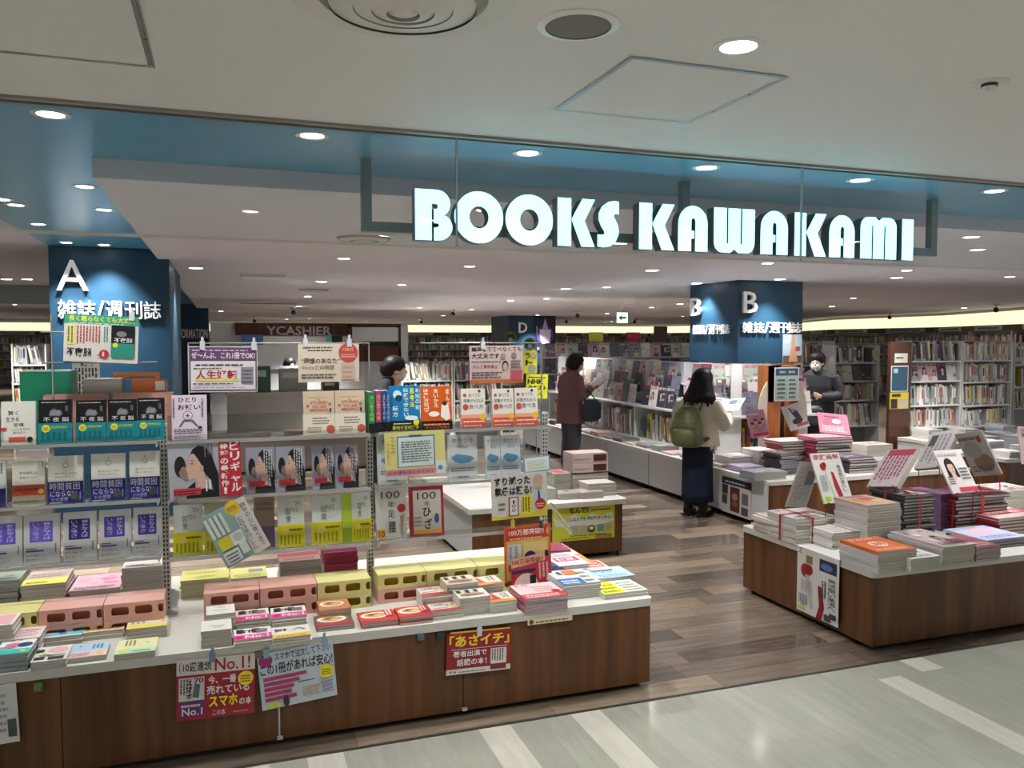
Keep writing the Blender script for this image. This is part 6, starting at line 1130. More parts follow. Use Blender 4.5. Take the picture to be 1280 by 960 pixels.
W5 = zz(10.6, (456, 481, 506), 1020)
bookcase((1003, 1043), 10.6, 1.80, W5, 'white bookcase behind the man in the dark jacket', 'the bookcase behind the dark jacketed man', 7, n_max=22)
p0, p1 = ony(1110, 426, 8.95), ony(1136.5, 426, 8.95)
e = empty('end_panel', (p0[0], 8.9, 0), 0, 'brown upright end panel with notices beside the bookcases', 'end panel'); w_ = p1[0] - p0[0]
b = MB(); b.box(0, 0, 0, w_, .05, 1.79, M('#4a2c20', .45)); obj('panel', b, e)
b = MB(); b.box(w_ * .05, -.005, 1.45 - .35, w_ * .85, 0, 1.46, M('#d8dcd8', .4)); b.box(w_ * .08, -.007, 1.115, w_ * .82, -.004, 1.445, M('#2a5068', .4)); b.box(w_ * .15, -.008, 1.36, w_ * .35, -.006, 1.42, M('#a8c0c8', .4)); obj('blue_notice', b, e)
b = MB(); b.box(0, -.008, .86, w_ * .88, -.002, 1.09, M('#d0b828', .4)); b.box(w_ * .05, -.01, .87, w_ * .35, -.007, 1.0, M('#3a2420', .4)); b.box(w_ * .4, -.01, .87, w_ * .85, -.007, 1.0, M('#b8a890', .4)); b.box(w_ * .1, -.01, 1.03, w_ * .5, -.007, 1.07, M('#3a3010', .4)); obj('yellow_notice', b, e)
b = MB(); b.box(w_ * .2, -.005, 1.5, w_ * .8, 0, 1.63, M('#c8c8be', .4)); b.box(w_ * .25, -.007, 1.56, w_ * .6, -.004, 1.58, M('#505850', .4)); obj('card', b, e)
# tables by the bookcases
for i, (x, y, n, c) in enumerate([(8.85, 8.12, 5, 0), (9.15, 8.12, 7, 2), (9.5, 8.1, 4, 5), (9.85, 8.12, 6, 1), (10.2, 8.1, 3, 10), (10.55, 8.12, 8, 2), (10.9, 8.1, 5, 4), (8.95, 8.5, 9, 2), (9.6, 8.5, 8, 0), (10.3, 8.5, 10, 5)]):
    low('magazine', '%s magazine' % cname[MCOL[c]], 'in the %s pile from the aisle on the table before the bookcases' % ordw(i + 1) if 0 else 'in pile %s on the table before the bookcases' % ORD[i + 1].replace('first', 'first'), x, y, .24, .3, n, .014, 200 + i, cover=MCOL[c])
for i, (x, y, n, c) in enumerate([(8.35, 6.8, 5, 2), (8.7, 6.8, 8, 0), (9.05, 6.8, 4, 12), (9.4, 6.8, 9, 4), (8.5, 7.2, 10, 2), (9.1, 7.2, 12, 1)]):
    low('magazine', '%s magazine' % cname[MCOL[c]], 'in pile %s on the walnut table behind the corner counter' % ORD[i + 1], x, y, .24, .3, n, .014, 220 + i, cover=MCOL[c])
# magazine displays on the far walnut table
# ---- small table behind the long counter
def tn(desc, where, xl, xr, yt, Y, th, depth, cover, els=(), n=None, **kw): stack('paperback', desc, where, xl, xr, yt, None, Y=Y, th=th, depth=depth, els=els, cover=cover, pages=PAGES, **kw)
e0 = ony(718, 585, 6.55); 
def box3(xl, xr, yt, yb, Y, d, col, label, dark=None, name='slipcase'):
    a = ony(xl, yb, Y); c = ony(xr, yt, Y); e = empty(name, (a[0], Y, a[2]), 0, label, 'box'); b = MB(); w = c[0] - a[0]; h = c[2] - a[2]
    b.box(0, 0, 0, w, d, h, M(col, .5)); b.box(-.004, -.004, h, w + .004, d + .004, h + .006, M('#c8b8b0', .5)); obj('body', b, e)
    if dark: b = MB(); b.box(w * dark[0], -.003, h * .15, w * dark[1], 0, h * .85, M(dark[2], .5)); obj('label', b, e)
tn('pale boxed textbook', 'low on the small table corner', 736, 771, 604, 6.3, .03, .2, '#c8c6c4')
tn('pinkish page-edged textbook', 'supporting the printed cartons on the small table', 716, 761, 592, 6.62, .035, .25, '#b8a8a4')
a = ony(716, 592, 6.62); zc = a[2]
for i, lab in enumerate(('lower printed carton with a brown window on the small table', 'upper printed carton with a brown window topping the small table pile')):
    x0, x1 = ony(716, 590, 6.62)[0], ony(760, 590, 6.62)[0]
    e = empty('carton', (x0, 6.62, zc + .003 + i * .088), 0, lab, 'box'); b = MB(); b.box(0, 0, 0, x1 - x0, .22, .084, M('#c0aca6', .5)); obj('body', b, e)
    b = MB(); b.box((x1 - x0) * .58, -.002, .012, (x1 - x0) * .95, 0, .07, M('#4a241c', .5)); b.box((x1 - x0) * .05, -.002, .03, (x1 - x0) * .5, 0, .036, M('#8a6a64', .5)); obj('label', b, e)
e = None
tn('striped textbook with red cover patch', 'inward of the cartons on the small table', 693, 714, 592, 6.5, .02, .25, '#a8a498', els=[('r', .2, .2, .8, .8, '#b84450')])
tn('olive topped textbook', 'behind the red patched one on the small table', 668, 692, 588, 6.9, .022, .25, '#9aa48c')
tn('mottled flat textbook', 'at the front edge of the small table', 700, 728, 617, 6.25, .012, .18, '#a09a92', els=quick(5, '#888', MCOL))
tn('pinkish flat textbook', 'at the front edge beside the mottled one', 729, 756, 615, 6.22, .012, .18, '#b8a8a4', els=quick(6, '#888', MCOL))
tn('green and pink edged textbook', 'at the inner front of the small table', 672, 697, 612, 6.3, .015, .2, '#a8b0a0', els=quick(7, '#888', MCOL))
# signs on a pole at the small table
YP = 6.75
p = ony(672, 430, YP)
b = MB(); b.cyl((p[0], YP + .02, T), (p[0], YP + .02, 1.93), .006, rod, 8); b.cyl((p[0], YP + .02, T), (p[0], YP + .02, T + .01), .06, rod, 16); tag(obj('sign_pole', b), 'thin metal pole carrying yellow signs on the small table', 'pole')
def flat(xl, xr, yt, yb, Y, bg, els, label, rot=0, name='sign'):
    a = ony(xl, yb, Y); c = ony(xr, yt, Y); return poster(name, front_X(a[0], Y, a[2], rot), c[0] - a[0], c[2] - a[2], .003, bg, els, label, 'sign')
flat(654, 671, 438, 467, YP, '#d2d238', [('B', 'う', .1, .65, .5, .9, '#141414'), ('B', 'ト', .15, .35, .7, .6, '#141414'), ('c', .75, .75, .2, '#c08a98'), ('c', .65, .2, .3, '#9a9a90')], 'yellow sign with black strokes above the yellow language text sign')
flat(657, 684, 467, 498, YP - .01, '#d8d83c', [('l', .08, .84, .95, .94, 1, '#303010'), ('B', 'NHK', .06, .6, .8, .8, '#101010'), ('B', 'テキスト', .1, .34, .95, .54, '#101010'), ('T', 'へ', .55, .08, .8, .24, '#303030')], 'bright yellow sign reading NHK beside the white red banded books', R(-2))
for i, (cx_, cy_) in enumerate(((662, 430), (638, 422))):
    Y = YP + .2 * i; a = ony(cx_, cy_, Y); r = .055; b = MB()
    b.poly([ell(0, 0, r, r, n=28)], 0, .006, M('#5a6a20', .4)); b.poly([ell(0, -.005, r * .72, r * .62, n=24)], .006, .0066, M('#1a1c1e', .4)); b.poly([ell(0, -.018, r * .42, r * .34, n=20)], .0066, .0072, M('#7a98a0', .4)); b.poly([ell(-.02, .028, .012, .006)], .0066, .007, M('#1a1c1e')); b.poly([ell(.02, .028, .012, .006)], .0066, .007, M('#1a1c1e'))
    o = obj('round_sign', b, X=Matrix.Translation(a) @ Matrix.Rotation(R(90), 4, 'X')); tag(o, ('round olive sign with a dark centre over the yellow signs', 'round olive sign with a dark centre before the D column')[i], 'sign')
a = ony(638, 422, YP + .2); b = MB(); b.cyl((a[0], YP + .212, T), (a[0], YP + .212, a[2]), .006, rod, 8); b.cyl((a[0], YP + .212, T), (a[0], YP + .212, T + .01), .06, rod, 16); tag(obj('sign_pole', b), 'thin metal pole under the round sign before the D column', 'pole')
# ---- grey shelf rack behind the display, its spines above the top shelf
def rack_face(px, Y, z_top, zs, label, where, seed, n_max=26):
    bookcase(px, Y, z_top, zs, label, where, seed, n_max=n_max)
rack_face((502, 566), 13, 1.47, [1.16, .82, .5], 'grey shelf rack seen above the blue and orange books', 'the grey rack behind the blue book', 11, 26)
rack_face((567, 628), 13, 1.47, [1.16, .82, .5], 'grey shelf rack seen behind the pink sign', 'the grey rack behind the pink sign', 12, 24)
rack_face((14, 58), 15, 1.75, [1.42, 1.12, .8], 'white shelf rack between the view edge and A column', 'the rack before the A column', 13, 18)
# ---- cashier corner
YC = 17.0
def pan(xl, xr, yt, yb, Y, d, m, name, label, cat='panel', structure=False):
    a = ony(xl, yb, Y); c = ony(xr, yt, Y); b = MB(); b.box(a[0], Y, a[2], c[0], Y + d, c[2], m); o = obj(name, b)
    if structure: o['kind'] = 'structure'
    else: tag(o, label, cat)
    return o
W_ = M('#b9babb', .5)
pan(266, 510, 405, 575, YC, .1, M('#b4b6b8', .5), 'wall_cashier', '', structure=True)
cw = empty('cashier_header', (0, 0, 0), 0, 'dark brown header panel with pale CASHIER lettering', 'sign')
a = ony(294, 419, YC - .1); c = ony(437, 404.5, YC - .1); b = MB(); b.box(a[0], YC - .1, a[2], c[0], YC - .005, c[2], WOODD); obj('panel', b, cw)
a = ony(333, 419, YC - .1); c = ony(414, 408, YC - .1); sign3d(cw, 'YCASHIER', face_neg_y(YC - .1), a[0], a[2], c[0] - a[0], c[2] - a[2], .03, 'lettering', 1, M('#a8a4a2', .4))
pan(302, 329, 418.5, 431, YC - .15, .03, M('#4a6aa8', .4), 'sign', 'blue rectangular sign under the cashier header', 'sign')
pan(408, 421, 419, 436, YC - .15, .03, M('#5ab0a8', .4), 'sign', 'teal sign under the cashier header', 'sign')
pan(415, 428, 420, 428, YC - .17, .02, M('#1c2026', .3), 'monitor', 'small dark screen beside the teal sign', 'monitor')
cab = empty('wall_cabinet', (0, 0, 0), 0, 'brown framed wall cabinet with files behind the reading clerk', 'cabinet')
a = ony(437, 452, YC - .3); c = ony(501, 405, YC - .3)
b = MB(); zc0, zc1 = a[2], c[2]; xa, xb = a[0], c[0]; b.box(xa, YC - .3, zc0, xa + .05, YC - .005, zc1, WOODD); b.box(xb - .05, YC - .3, zc0, xb, YC - .005, zc1, WOODD); b.box(xa, YC - .3, zc1 - .05, xb, YC - .005, zc1, WOODD); b.box(xa, YC - .3, zc0, xb, YC - .005, zc0 + .3, WOODD); b.box(xa, YC - .04, zc0, xb, YC - .006, zc1, M('#8a8c8e', .5)); obj('frame', b, cab)
b = MB(); b.box(xa + .06, YC - .31, zc1 - .36, xb - .06, YC - .28, zc1 - .07, W_); dr_ = obj('door', b, cab)
b = MB(); b.box((xa + xb) / 2 - .04, YC - .325, zc1 - .33, (xa + xb) / 2 + .04, YC - .31, zc1 - .315, METAL); obj('handle', b, dr_)
b = MB(); b.box(xa + .05, YC - .28, zc0 + .42, xb - .05, YC - .05, zc0 + .44, W_); obj('shelf', b, cab)
b = MB(); b.box(xa + .2, YC - .25, zc0 + .44, xa + .75, YC - .1, zc0 + .5, M('#2a2c30', .5)); tag(obj('file_tray', b), 'dark file tray on the cabinet shelf behind the clerk', 'file')
pan(302, 437, 420.5, 462, YC - .08, .04, M('#d6dadb', .5), 'wall_board', 'pale board covering the wall beneath the cashier header', 'board')
a = ony(384, 446, YC - .1); c = ony(432, 434, YC - .1)
# cashier counter and clutter
cc = empty('cash_counter', (0, 0, 0), 0, 'pale cashier counter with green panels behind the hanging signs', 'counter')
a = ony(284, 530, 13.6); c = ony(470, 467, 13.6)
b = MB(); b.box(a[0], 13.6, 0, c[0], 14.2, .94, M('#b4b1ac', .5)); obj('body', b, cc)
b = MB(); b.box(a[0] - .04, 13.55, .94, c[0] + .04, 14.25, .98, M('#b8b6b0', .35)); obj('top', b, cc)
for (xl, xr, yt, yb, m, lab, nm) in [(320, 338, 458, 497, M('#2f5a44', .5), 'green upright panel on the cashier counter', 'partition_screen'), (350, 384, 461, 497, M('#8c8884', .5), 'grey register hood before the masked far cashier', 'cash_register'), (262, 284, 468, 497, M('#8a7c5c', .5), 'olive brown box at the cashier counter end', 'box'), (404, 424, 477, 497, M('#3a3836', .4), 'dark small register under the beige sign', 'cash_register')]:
    p = ony(xl, yb, 13.7); q = ony(xr, yt, 13.7); b = MB(); w = q[0] - p[0]; z0 = .981; zt_ = max(q[2], 1.1)
    b.box(0, 0, 0, w, .3, zt_ - z0, m); b.box(w * .1, -.01, (zt_ - z0) * .6, w * .7, 0, (zt_ - z0) * .85, M('#aab0ae', .4)); o = obj(nm, b); o.location = (p[0], 13.7, z0); tag(o, lab, nm.replace('_', ' '))
cL = counter('display_table', 'long pale low table seen between the lilac and beige books', -.2, 2.6, 11.6, 12.4, body=M('#8a8378', .4))
for i in range(6): low('magazine', '%s magazine' % cname[MCOL[(i * 4) % 13]], 'in pile %s on the pale table before the cashier' % ORD[i + 1], -.1 + i * .44, 11.7, .26, .3, 3 + i % 3, .014, 300 + i, cover=MCOL[(i * 4) % 13])
# counters near the D column: a far rack across the aisle end
bookcase((700, 735), 15.4, 1.55, [1.2, .85], 'white rack behind the woman in the purple coat', 'the rack behind the purple coat', 15, n_max=12) if 0 else None
rg = random.Random(5)
for i in range(14):
    low('magazine', '%s magazine' % cname[MCOL[(i * 3) % 13]], 'in pile %s on the farthest low table' % ORD[i + 1], 4.0 + (i % 2) * .5, 15.5 + (i // 2) * .6, .3, .3, 2 + i % 3, .03, 320 + i, cover=MCOL[(i * 3) % 13], allstuff=True)
# tall racks beyond the aisle island with face-out magazines
e = empty('magazine_rack', (5.6, 14.0, 0), 0, 'tall white magazine rack beyond the aisle island, red card on top', 'magazine rack')
b = MB(); b.box(0, 0, 0, 5.2, .5, .5, WP); b.box(0, .3, .5, 5.2, .34, 1.75, WP); obj('frame', b, e)
for z in (.9, 1.2, 1.5): b = MB(); b.box(0, .1, z - .02, 5.2, .3, z, WP); obj('shelf', b, e)
kk = 0
for ti, z in enumerate((.9, 1.2, 1.5)):
    for i in range(23):
        kk += 1
        place_book(MPROTO[(kk * 7) % 26], front_X(5.65 + i * .222, 14.16, z + .001, 0, R(10)), 'rack_magazine', '%s magazine along the %s tier of the rack beyond the aisle island' % (ordw(i + 1), ('low', 'middle', 'top')[ti]), 'magazine', 'face-out magazines on the far rack')
for (xx, zz_, c, lab) in ((7.4, 1.79, '#b83040', 'small red card on top of the far magazine rack'), (8.0, 1.79, '#4a2a22', 'brown square board on top of the far magazine rack'), (6.6, 1.79, '#c8c83c', 'small yellow card on top of the far magazine rack')):
    b = MB(); b.box(0, 0, 0, .3, .01, .18 if c != '#4a2a22' else .3, M(c, .5)); b.box(.14, .0, -.04, .16, .01, 0, METAL); o = obj('sign_card', b); o.location = (xx, 14.31, zz_); tag(o, lab, 'sign')

for j in range(3, 5):
    spine_row(Vector((RX + .04, RY + j + .98 - .0, T + .032)), '-X', .93, (.24, .36), 'shelved_book', 'the low compartment, %s of the aisle rack' % bays[j], 24, 'spines under the aisle rack', cols=SPAL + ['#3a66a0', '#c8b84a', '#8c5a90', '#d8d4d0'], wr=(.014, .045), lean=.25, fill=.9, seed=40 + j)
SN = {'magazine': ('farther_magazines', 'further magazines of the piles on the aisle island'), 'lower_magazines': ('lower_magazines', 'lower magazines of the piles along the aisle counter and far tables'), 'shelved_book': ('farther_shelved_books', 'book spines on the farther shelves of the racks and bookcases')}
def flush_stuff():
    for k_, b_m in STUFF.items():
        n_, l_ = SN.get(k_, (k_ + 's', 'further ' + k_.replace('_', ' ') + 's')); tag(obj(n_, b_m), l_, 'books', kind='stuff')
flush_stuff()
# ================================================================ people
SKIN = M('#cfa58c', .55); HAIR = M('#141215', .5, 0, .2); HAIR2 = M('#1e191a', .5, 0, .2); MASK_ = M('#b9bcc2', .7)
def fuse(o, vox=.012, smooth=6):
    m = o.modifiers.new('fuse', 'REMESH'); m.mode = 'VOXEL'; m.voxel_size = vox; m.use_smooth_shade = True
    s = o.modifiers.new('smooth', 'SMOOTH'); s.factor = .6; s.iterations = smooth
    return o
def V(*a): return Vector(a)
def hand(mb, wrist, dirv, palm_n, m, s=1.0, curl=.5, thumb=1):
    """palm plus four bent fingers and a thumb, all tubes grown from the palm"""
    d = Vector(dirv).normalized(); n = Vector(palm_n).normalized(); sd = d.cross(n).normalized(); n = sd.cross(d).normalized()
    P = Vector(wrist)
    mb.tube([P - d * .02 * s, P + d * .02 * s, P + d * .055 * s, P + d * .085 * s], [(.02 * s, .024 * s), (.016 * s, .03 * s), (.015 * s, .038 * s), (.011 * s, .034 * s)], m, 10) if 0 else mb.tube([P - d * .02 * s, P + d * .03 * s, P + d * .08 * s], [.022 * s, .026 * s, .024 * s], m, 10)
    for i, (off, L) in enumerate(((-.027, .068), (-.009, .078), (.009, .072), (.026, .056))):
        a = P + d * .07 * s + sd * off * s; c = a + d * L * .4 * s; c2 = c + (d * (1 - curl) + n * curl).normalized() * L * .35 * s; c3 = c2 + (d * (1 - 1.6 * curl) + n * curl * 1.4).normalized() * L * .3 * s
        mb.tube([a - d * .02 * s, a, c, c2, c3], [.010 * s, .0095 * s, .009 * s, .008 * s, .006 * s], m, 8)
    t0 = P + d * .02 * s - sd * .022 * s * thumb; t1 = t0 + (d * .6 - sd * .8 * thumb).normalized() * .035 * s; t2 = t1 + (d * .8 + n * .5).normalized() * .03 * s
    mb.tube([t0, t1, t2], [.012 * s, .0105 * s, .008 * s], m, 8)
def head(mb, c, s=1.0, face=True):
    """head centred at c, facing +Y; eye sockets, nose, lips, ears; height .225*s"""
    C_ = Vector(c)
    mb.sph(C_ + V(0, -.008, .025) * s, .1 * s, SKIN, (.78, .95, .92), 20)
    mb.sph(C_ + V(0, .02, -.03) * s, .075 * s, SKIN, (.82, .85, 1.12), 18)
    mb.sph(C_ + V(0, .05, -.085) * s, .03 * s, SKIN, (1, .8, .8), 12)
    mb.tube([C_ + V(0, .082, .012) * s, C_ + V(0, .1, -.022) * s, C_ + V(0, .086, -.034) * s], [.008 * s, .014 * s, .012 * s], SKIN, 8)
    for x in (-1, 1): mb.sph(C_ + V(.08 * x, -.012, -.008) * s, .03 * s, SKIN, (.35, .7, 1.05), 10)
    mb.tube([C_ + V(0, -.02, -.06) * s, C_ + V(0, -.03, -.16) * s], [.05 * s, .056 * s], SKIN, 12)
def features(parent, c, s=1.0, mask=False, M4=None):
    C_ = Vector(c); b = MB()
    for x in (-1, 1):
        b.sph(C_ + V(.032 * x, .078, .01) * s, .012 * s, M('#e8e4e0', .3), (1.2, .5, .7), 10); b.sph(C_ + V(.032 * x, .084, .01) * s, .0065 * s, M('#1c1412', .3), (1, .5, 1), 8)
    obj('eyes', b, parent)
    b = MB()
    for x in (-1, 1): b.tube([C_ + V(.016 * x, .09, .03) * s, C_ + V(.034 * x, .09, .036) * s, C_ + V(.052 * x, .078, .03) * s], [.003 * s, .004 * s, .002 * s], HAIR, 6)
    obj('eyebrows', b, parent)
    if mask:
        b = MB(); b.sph(C_ + V(0, .032, -.045) * s, .066 * s, MASK_, (1.0, .98, .8), 18)
        for x in (-1, 1): b.tube([C_ + V(.062 * x, .06, -.02) * s, C_ + V(.086 * x, -.005, -.0) * s], [.0025 * s] * 2, MASK_, 6)
        obj('face_mask', b, parent, smooth=True)
    else:
        b = MB(); b.sph(C_ + V(0, .083, -.056) * s, .022 * s, M('#a8564e', .5), (1, .4, .32), 10); obj('lips', b, parent)
def person_root(x, y, face, label, group=None):
    """local frame: +Y the way the person faces, +X their right"""
    fx, fy = face; e = empty('person', (x, y, 0), math.atan2(-fx, fy), label, 'person'); return e
def body(parent, build, vox=.01):
    b = MB(); build(b); o = obj('body', b, parent); fuse(o, vox, 3); return o
# ---------- the woman in the white coat with the green backpack (seen from behind)
pf = onz(872, 640, 0)
P1 = person_root(4.60, pf[1] - .12, (.80, .60), 'person in a cream coat and long navy skirt with a green backpack, reading')
sc = .985
def b1(b):
    head(b, (.03, .07, 1.385), 1.0)
    b.tube([V(0, .0, 1.27), V(0, -.01, 1.16), V(0, 0, .95), V(0, 0, .78)], [.05, (.12, .09), (.115, .09), (.13, .1)], SKIN, 14)
    for x in (-1, 1):
        b.tube([V(.08 * x, 0, .82), V(.085 * x, .01, .45), V(.08 * x, -.01, .1)], [.085, .06, .042], SKIN, 12)
        b.tube([V(.08 * x, -.03, .07), V(.085 * x, .05, .05), V(.09 * x, .12, .035)], [.045, .042, .03], SKIN, 10)
    # right arm bent up to hold the booklet, left arm likewise in front
    b.tube([V(.16, 0, 1.19), V(.26, .05, .945), V(.225, .29, 1.01)], [.045, .038, .026], SKIN, 12)
    b.tube([V(-.16, 0, 1.19), V(-.21, .06, .95), V(-.08, .26, 1.0)], [.045, .038, .026], SKIN, 12)
    hand(b, (.225, .31, 1.015), (-.1, 1, .2), (-1, 0, .3), SKIN, .95, .35)
    hand(b, (-.08, .28, 1.0), (.3, 1, .1), (1, 0, .3), SKIN, .95, .4, -1)
features(body(P1, b1, .008), (.03, .07, 1.385))
b = MB(); CREAMC = M('#c8c2b0', .85)
b.loft([(0, -.01, 1.245, .06, .05), (0, -.015, 1.225, .12, .075), (0, -.01, 1.19, .185, .1), (0, 0, 1.08, .2, .125), (0, 0, .95, .205, .14), (0, 0, .82, .225, .155), (0, 0, .73, .24, .165)], CREAMC, 24)
b.tube([V(.17, 0, 1.18), V(.245, -.01, 1.04), V(.275, .04, .935), V(.26, .17, .955), V(.225, .29, 1.01)], [.068, .068, .066, .058, .05], CREAMC, 14)
b.tube([V(-.17, 0, 1.18), V(-.23, .02, 1.04), V(-.24, .06, .94), V(-.16, .17, .96), V(-.09, .26, 1.0)], [.068, .068, .064, .056, .048], CREAMC, 14)
fuse(obj('coat', b, P1), .012, 5)
b = MB(); NAVY = M('#101c34', .9)
n_ = 28; ring = []
for z, r, fold in ((.80, .15, 0), (.6, .155, .004), (.4, .155, .006), (.24, .158, .008), (.15, .16, .01)):
    ring.append([V((r + fold * math.sin(7 * t)) * math.cos(t) * 1.02, (r * .85 + fold * math.sin(7 * t)) * math.sin(t), z) for t in [2 * math.pi * k / n_ for k in range(n_)]])
b.rings(ring, NAVY); obj('skirt', b, P1, smooth=True)
b = MB(); BLK = M('#0c0c0e', .4)
for x in (-1, 1):
    b.tube([V(.08 * x, -.03, .2), V(.08 * x, -.03, .07)], [.048, .05], BLK, 12); b.tube([V(.08 * x, -.05, .045), V(.085 * x, .05, .045), V(.09 * x, .14, .032)], [(.045, .05), (.04, .048), (.028, .035)], BLK, 12); b.box(.035 * x - .0 if x > 0 else -.135, -.095, 0, .135 if x > 0 else -.035, .17, .018, BLK)
obj('boots', b, P1, smooth=False)
b = MB()
b.sph((.03, .045, 1.42), .118, HAIR, (.92, 1.0, .92), 20)
b.loft([(.03, .02, 1.44, .1, .1), (.03, .0, 1.36, .118, .112), (.03, -.02, 1.29, .14, .115), (.03, -.035, 1.22, .155, .11), (.03, -.04, 1.17, .12, .07)], HAIR, 22)
for i in range(9):
    a = -2.9 + i * .36; b.tube([V(.03 + .1 * math.cos(a), -.0 + .1 * math.sin(a), 1.3), V(.03 + .145 * math.cos(a), -.03 + .11 * math.sin(a), 1.22), V(.03 + .165 * math.cos(a), -.035 + .12 * math.sin(a), 1.13 + .02 * (i % 3))], [.03, .034, .008], HAIR, 8)
fuse(obj('hair', b, P1), .012, 3)
# backpack: worn by her, a thing of its own
BG = grain_mat('green_nylon', '#525534', '#646846', '#7c805a', (3, 3, 3), .35)
bp = empty('backpack', P1.location, P1.rotation_euler.z, 'olive green nylon backpack worn over the cream coat', 'backpack')
b = MB(); b.loft([(-.03, -.215, .73, .12, .07), (-.03, -.225, .76, .155, .095), (-.03, -.23, .86, .165, .105), (-.03, -.22, .98, .155, .1), (-.03, -.2, 1.08, .125, .08), (-.03, -.185, 1.14, .07, .05), (-.03, -.18, 1.15, .03, .03)], BG, 24); bb_ = fuse(obj('bag_body', b, bp), .012, 4)
b = MB(); b.loft([(-.03, -.3, .75, .09, .03), (-.03, -.315, .79, .12, .035), (-.03, -.315, .88, .12, .035), (-.03, -.3, .92, .1, .03)], BG, 20); obj('front_pocket', b, bb_, smooth=True)
b = MB(); b.tube([V(-.15, -.3, .93), V(-.03, -.335, .94), V(.09, -.3, .93)], [.004] * 3, M('#3c451f', .4), 6); b.tube([V(-.16, -.24, .95), V(-.12, -.26, 1.06), V(-.03, -.25, 1.13), V(.06, -.26, 1.06), (.1, -.24, .95)], [.004] * 5, M('#3c451f', .4), 6); obj('zipper', b, bb_)
for x in (-1, 1):
    b = MB(); b.tube([V(.09 * x - .02, -.14, 1.1), V(.1 * x, -.06, 1.245), V(.115 * x, .06, 1.23), V(.135 * x, .145, 1.1), V(.16 * x, .12, .95), V(.2 * x, -.02, .86), V(.13 * x, -.16, .8)], [(.006, .02)] * 7, M('#4c582c', .5), 8); obj('shoulder_strap', b, bp, smooth=True)
b = MB(); b.tube([V(-.06, -.16, 1.13), V(-.03, -.16, 1.18), V(0, -.16, 1.13)], [.008] * 3, M('#4c582c', .5), 8); obj('grab_handle', b, bb_)
# open booklet in her hands
Rz = Matrix.Rotation(P1.rotation_euler.z, 4, 'Z'); T1 = Matrix.Translation(P1.location)
b = MB(); 
for sx_ in (-1, 1):
    X = Matrix.Rotation(sx_ * R(-9), 4, 'Y'); b.box(0 if sx_ > 0 else -.18, 0, 0, .18 if sx_ > 0 else 0, .25, .004, M('#d8d8d6', .5), X)
    art(b, [('r', .1, .55, .6, .9, '#5a6a80'), ('l', .1, .1, .9, .5, 4, '#50545c'), ('r', .65, .6, .9, .85, '#8a8c90')], .18, .25, .0042, X @ Matrix.Translation((0 if sx_ > 0 else -.18, 0, 0)))
tag(obj('booklet', b, X=T1 @ Rz @ Matrix.Translation((.13, .38, 1.05)) @ Matrix.Rotation(R(28), 4, 'X')), 'open white booklet held by the person in the cream coat', 'booklet')
# ---------- the woman in the purple coat
pq = ondepth(712, 587, 11.5)
P2 = person_root(pq[0] + .02, pq[1], (.93, .15), 'person in a mauve coat and grey trousers reading, dark bag on the arm')
def b2(b):
    head(b, (0, .1, 1.49), 1.0)
    b.tube([V(0, .03, 1.38), V(0, .0, 1.28), V(0, -.02, 1.05), V(0, 0, .85)], [.05, (.13, .1), (.12, .1), (.14, .11)], SKIN, 14)
    for x in (-1, 1):
        b.tube([V(.085 * x, 0, .88), V(.085 * x, .02, .47), V(.085 * x, -.02, .1)], [.09, .06, .042], SKIN, 12); b.tube([V(.085 * x, -.04, .05), V(.09 * x, .13, .035)], [.042, .03], SKIN, 10)
        b.tube([V(.18 * x, 0, 1.3), V(.22 * x, .0, 1.03), V(.13 * x, .24, 1.14)], [.048, .04, .028], SKIN, 12)
    hand(b, (.13, .27, 1.15), (-.1, 1, .2), (-1, 0, .3), SKIN, 1, .35); hand(b, (-.13, .27, 1.15), (.1, 1, .2), (1, 0, .3), SKIN, 1, .35, -1)
features(body(P2, b2, .01), (0, .1, 1.49))
b = MB(); MAU = M('#7a5459', .85)
b.loft([(0, .02, 1.39, .065, .06), (0, .0, 1.36, .13, .09), (0, -.01, 1.31, .2, .115), (0, -.02, 1.18, .215, .14), (0, -.02, 1.0, .215, .15), (0, -.01, .82, .225, .165), (0, -.01, .66, .24, .18)], MAU, 24)
for x in (-1, 1): b.tube([V(.18 * x, 0, 1.3), V(.24 * x, -.01, 1.15), V(.25 * x, .02, 1.03), V(.19 * x, .14, 1.08), V(.14 * x, .24, 1.14)], [.072, .07, .066, .056, .048], MAU, 14)
b.tube([V(-.06, .06, 1.4), V(0, -.06, 1.41), V(.06, .06, 1.4)], [.03, .035, .03], M('#8c6468', .8), 10)
fuse(obj('coat', b, P2), .013, 5)
b = MB(); GRY = M('#4a4a54', .85)
for x in (-1, 1): b.tube([V(.08 * x, 0, .72), V(.085 * x, .01, .45), V(.085 * x, -.02, .2), V(.085 * x, -.02, .05)], [.11, .09, .08, .085], GRY, 14)
fuse(obj('trousers', b, P2), .013, 4)
b = MB()
for x in (-1, 1): b.tube([V(.085 * x, -.07, .04), V(.09 * x, .05, .04), V(.09 * x, .16, .03)], [(.04, .045), (.038, .045), (.026, .032)], M('#2a2a2c', .5), 12)
obj('shoes', b, P2, smooth=True)
b = MB(); b.sph((0, .07, 1.535), .12, HAIR, (.9, 1.0, .88), 20); b.loft([(0, .05, 1.56, .1, .1), (0, .03, 1.48, .115, .1), (0, .02, 1.42, .11, .085), (0, .03, 1.385, .06, .05)], HAIR, 20); fuse(obj('hair', b, P2), .012, 3)
T2 = Matrix.Translation(P2.location) @ Matrix.Rotation(P2.rotation_euler.z, 4, 'Z')
bag = empty('shoulder_bag', P2.location, P2.rotation_euler.z, 'dark green slouchy bag hanging from the arm of the mauve coat', 'bag')
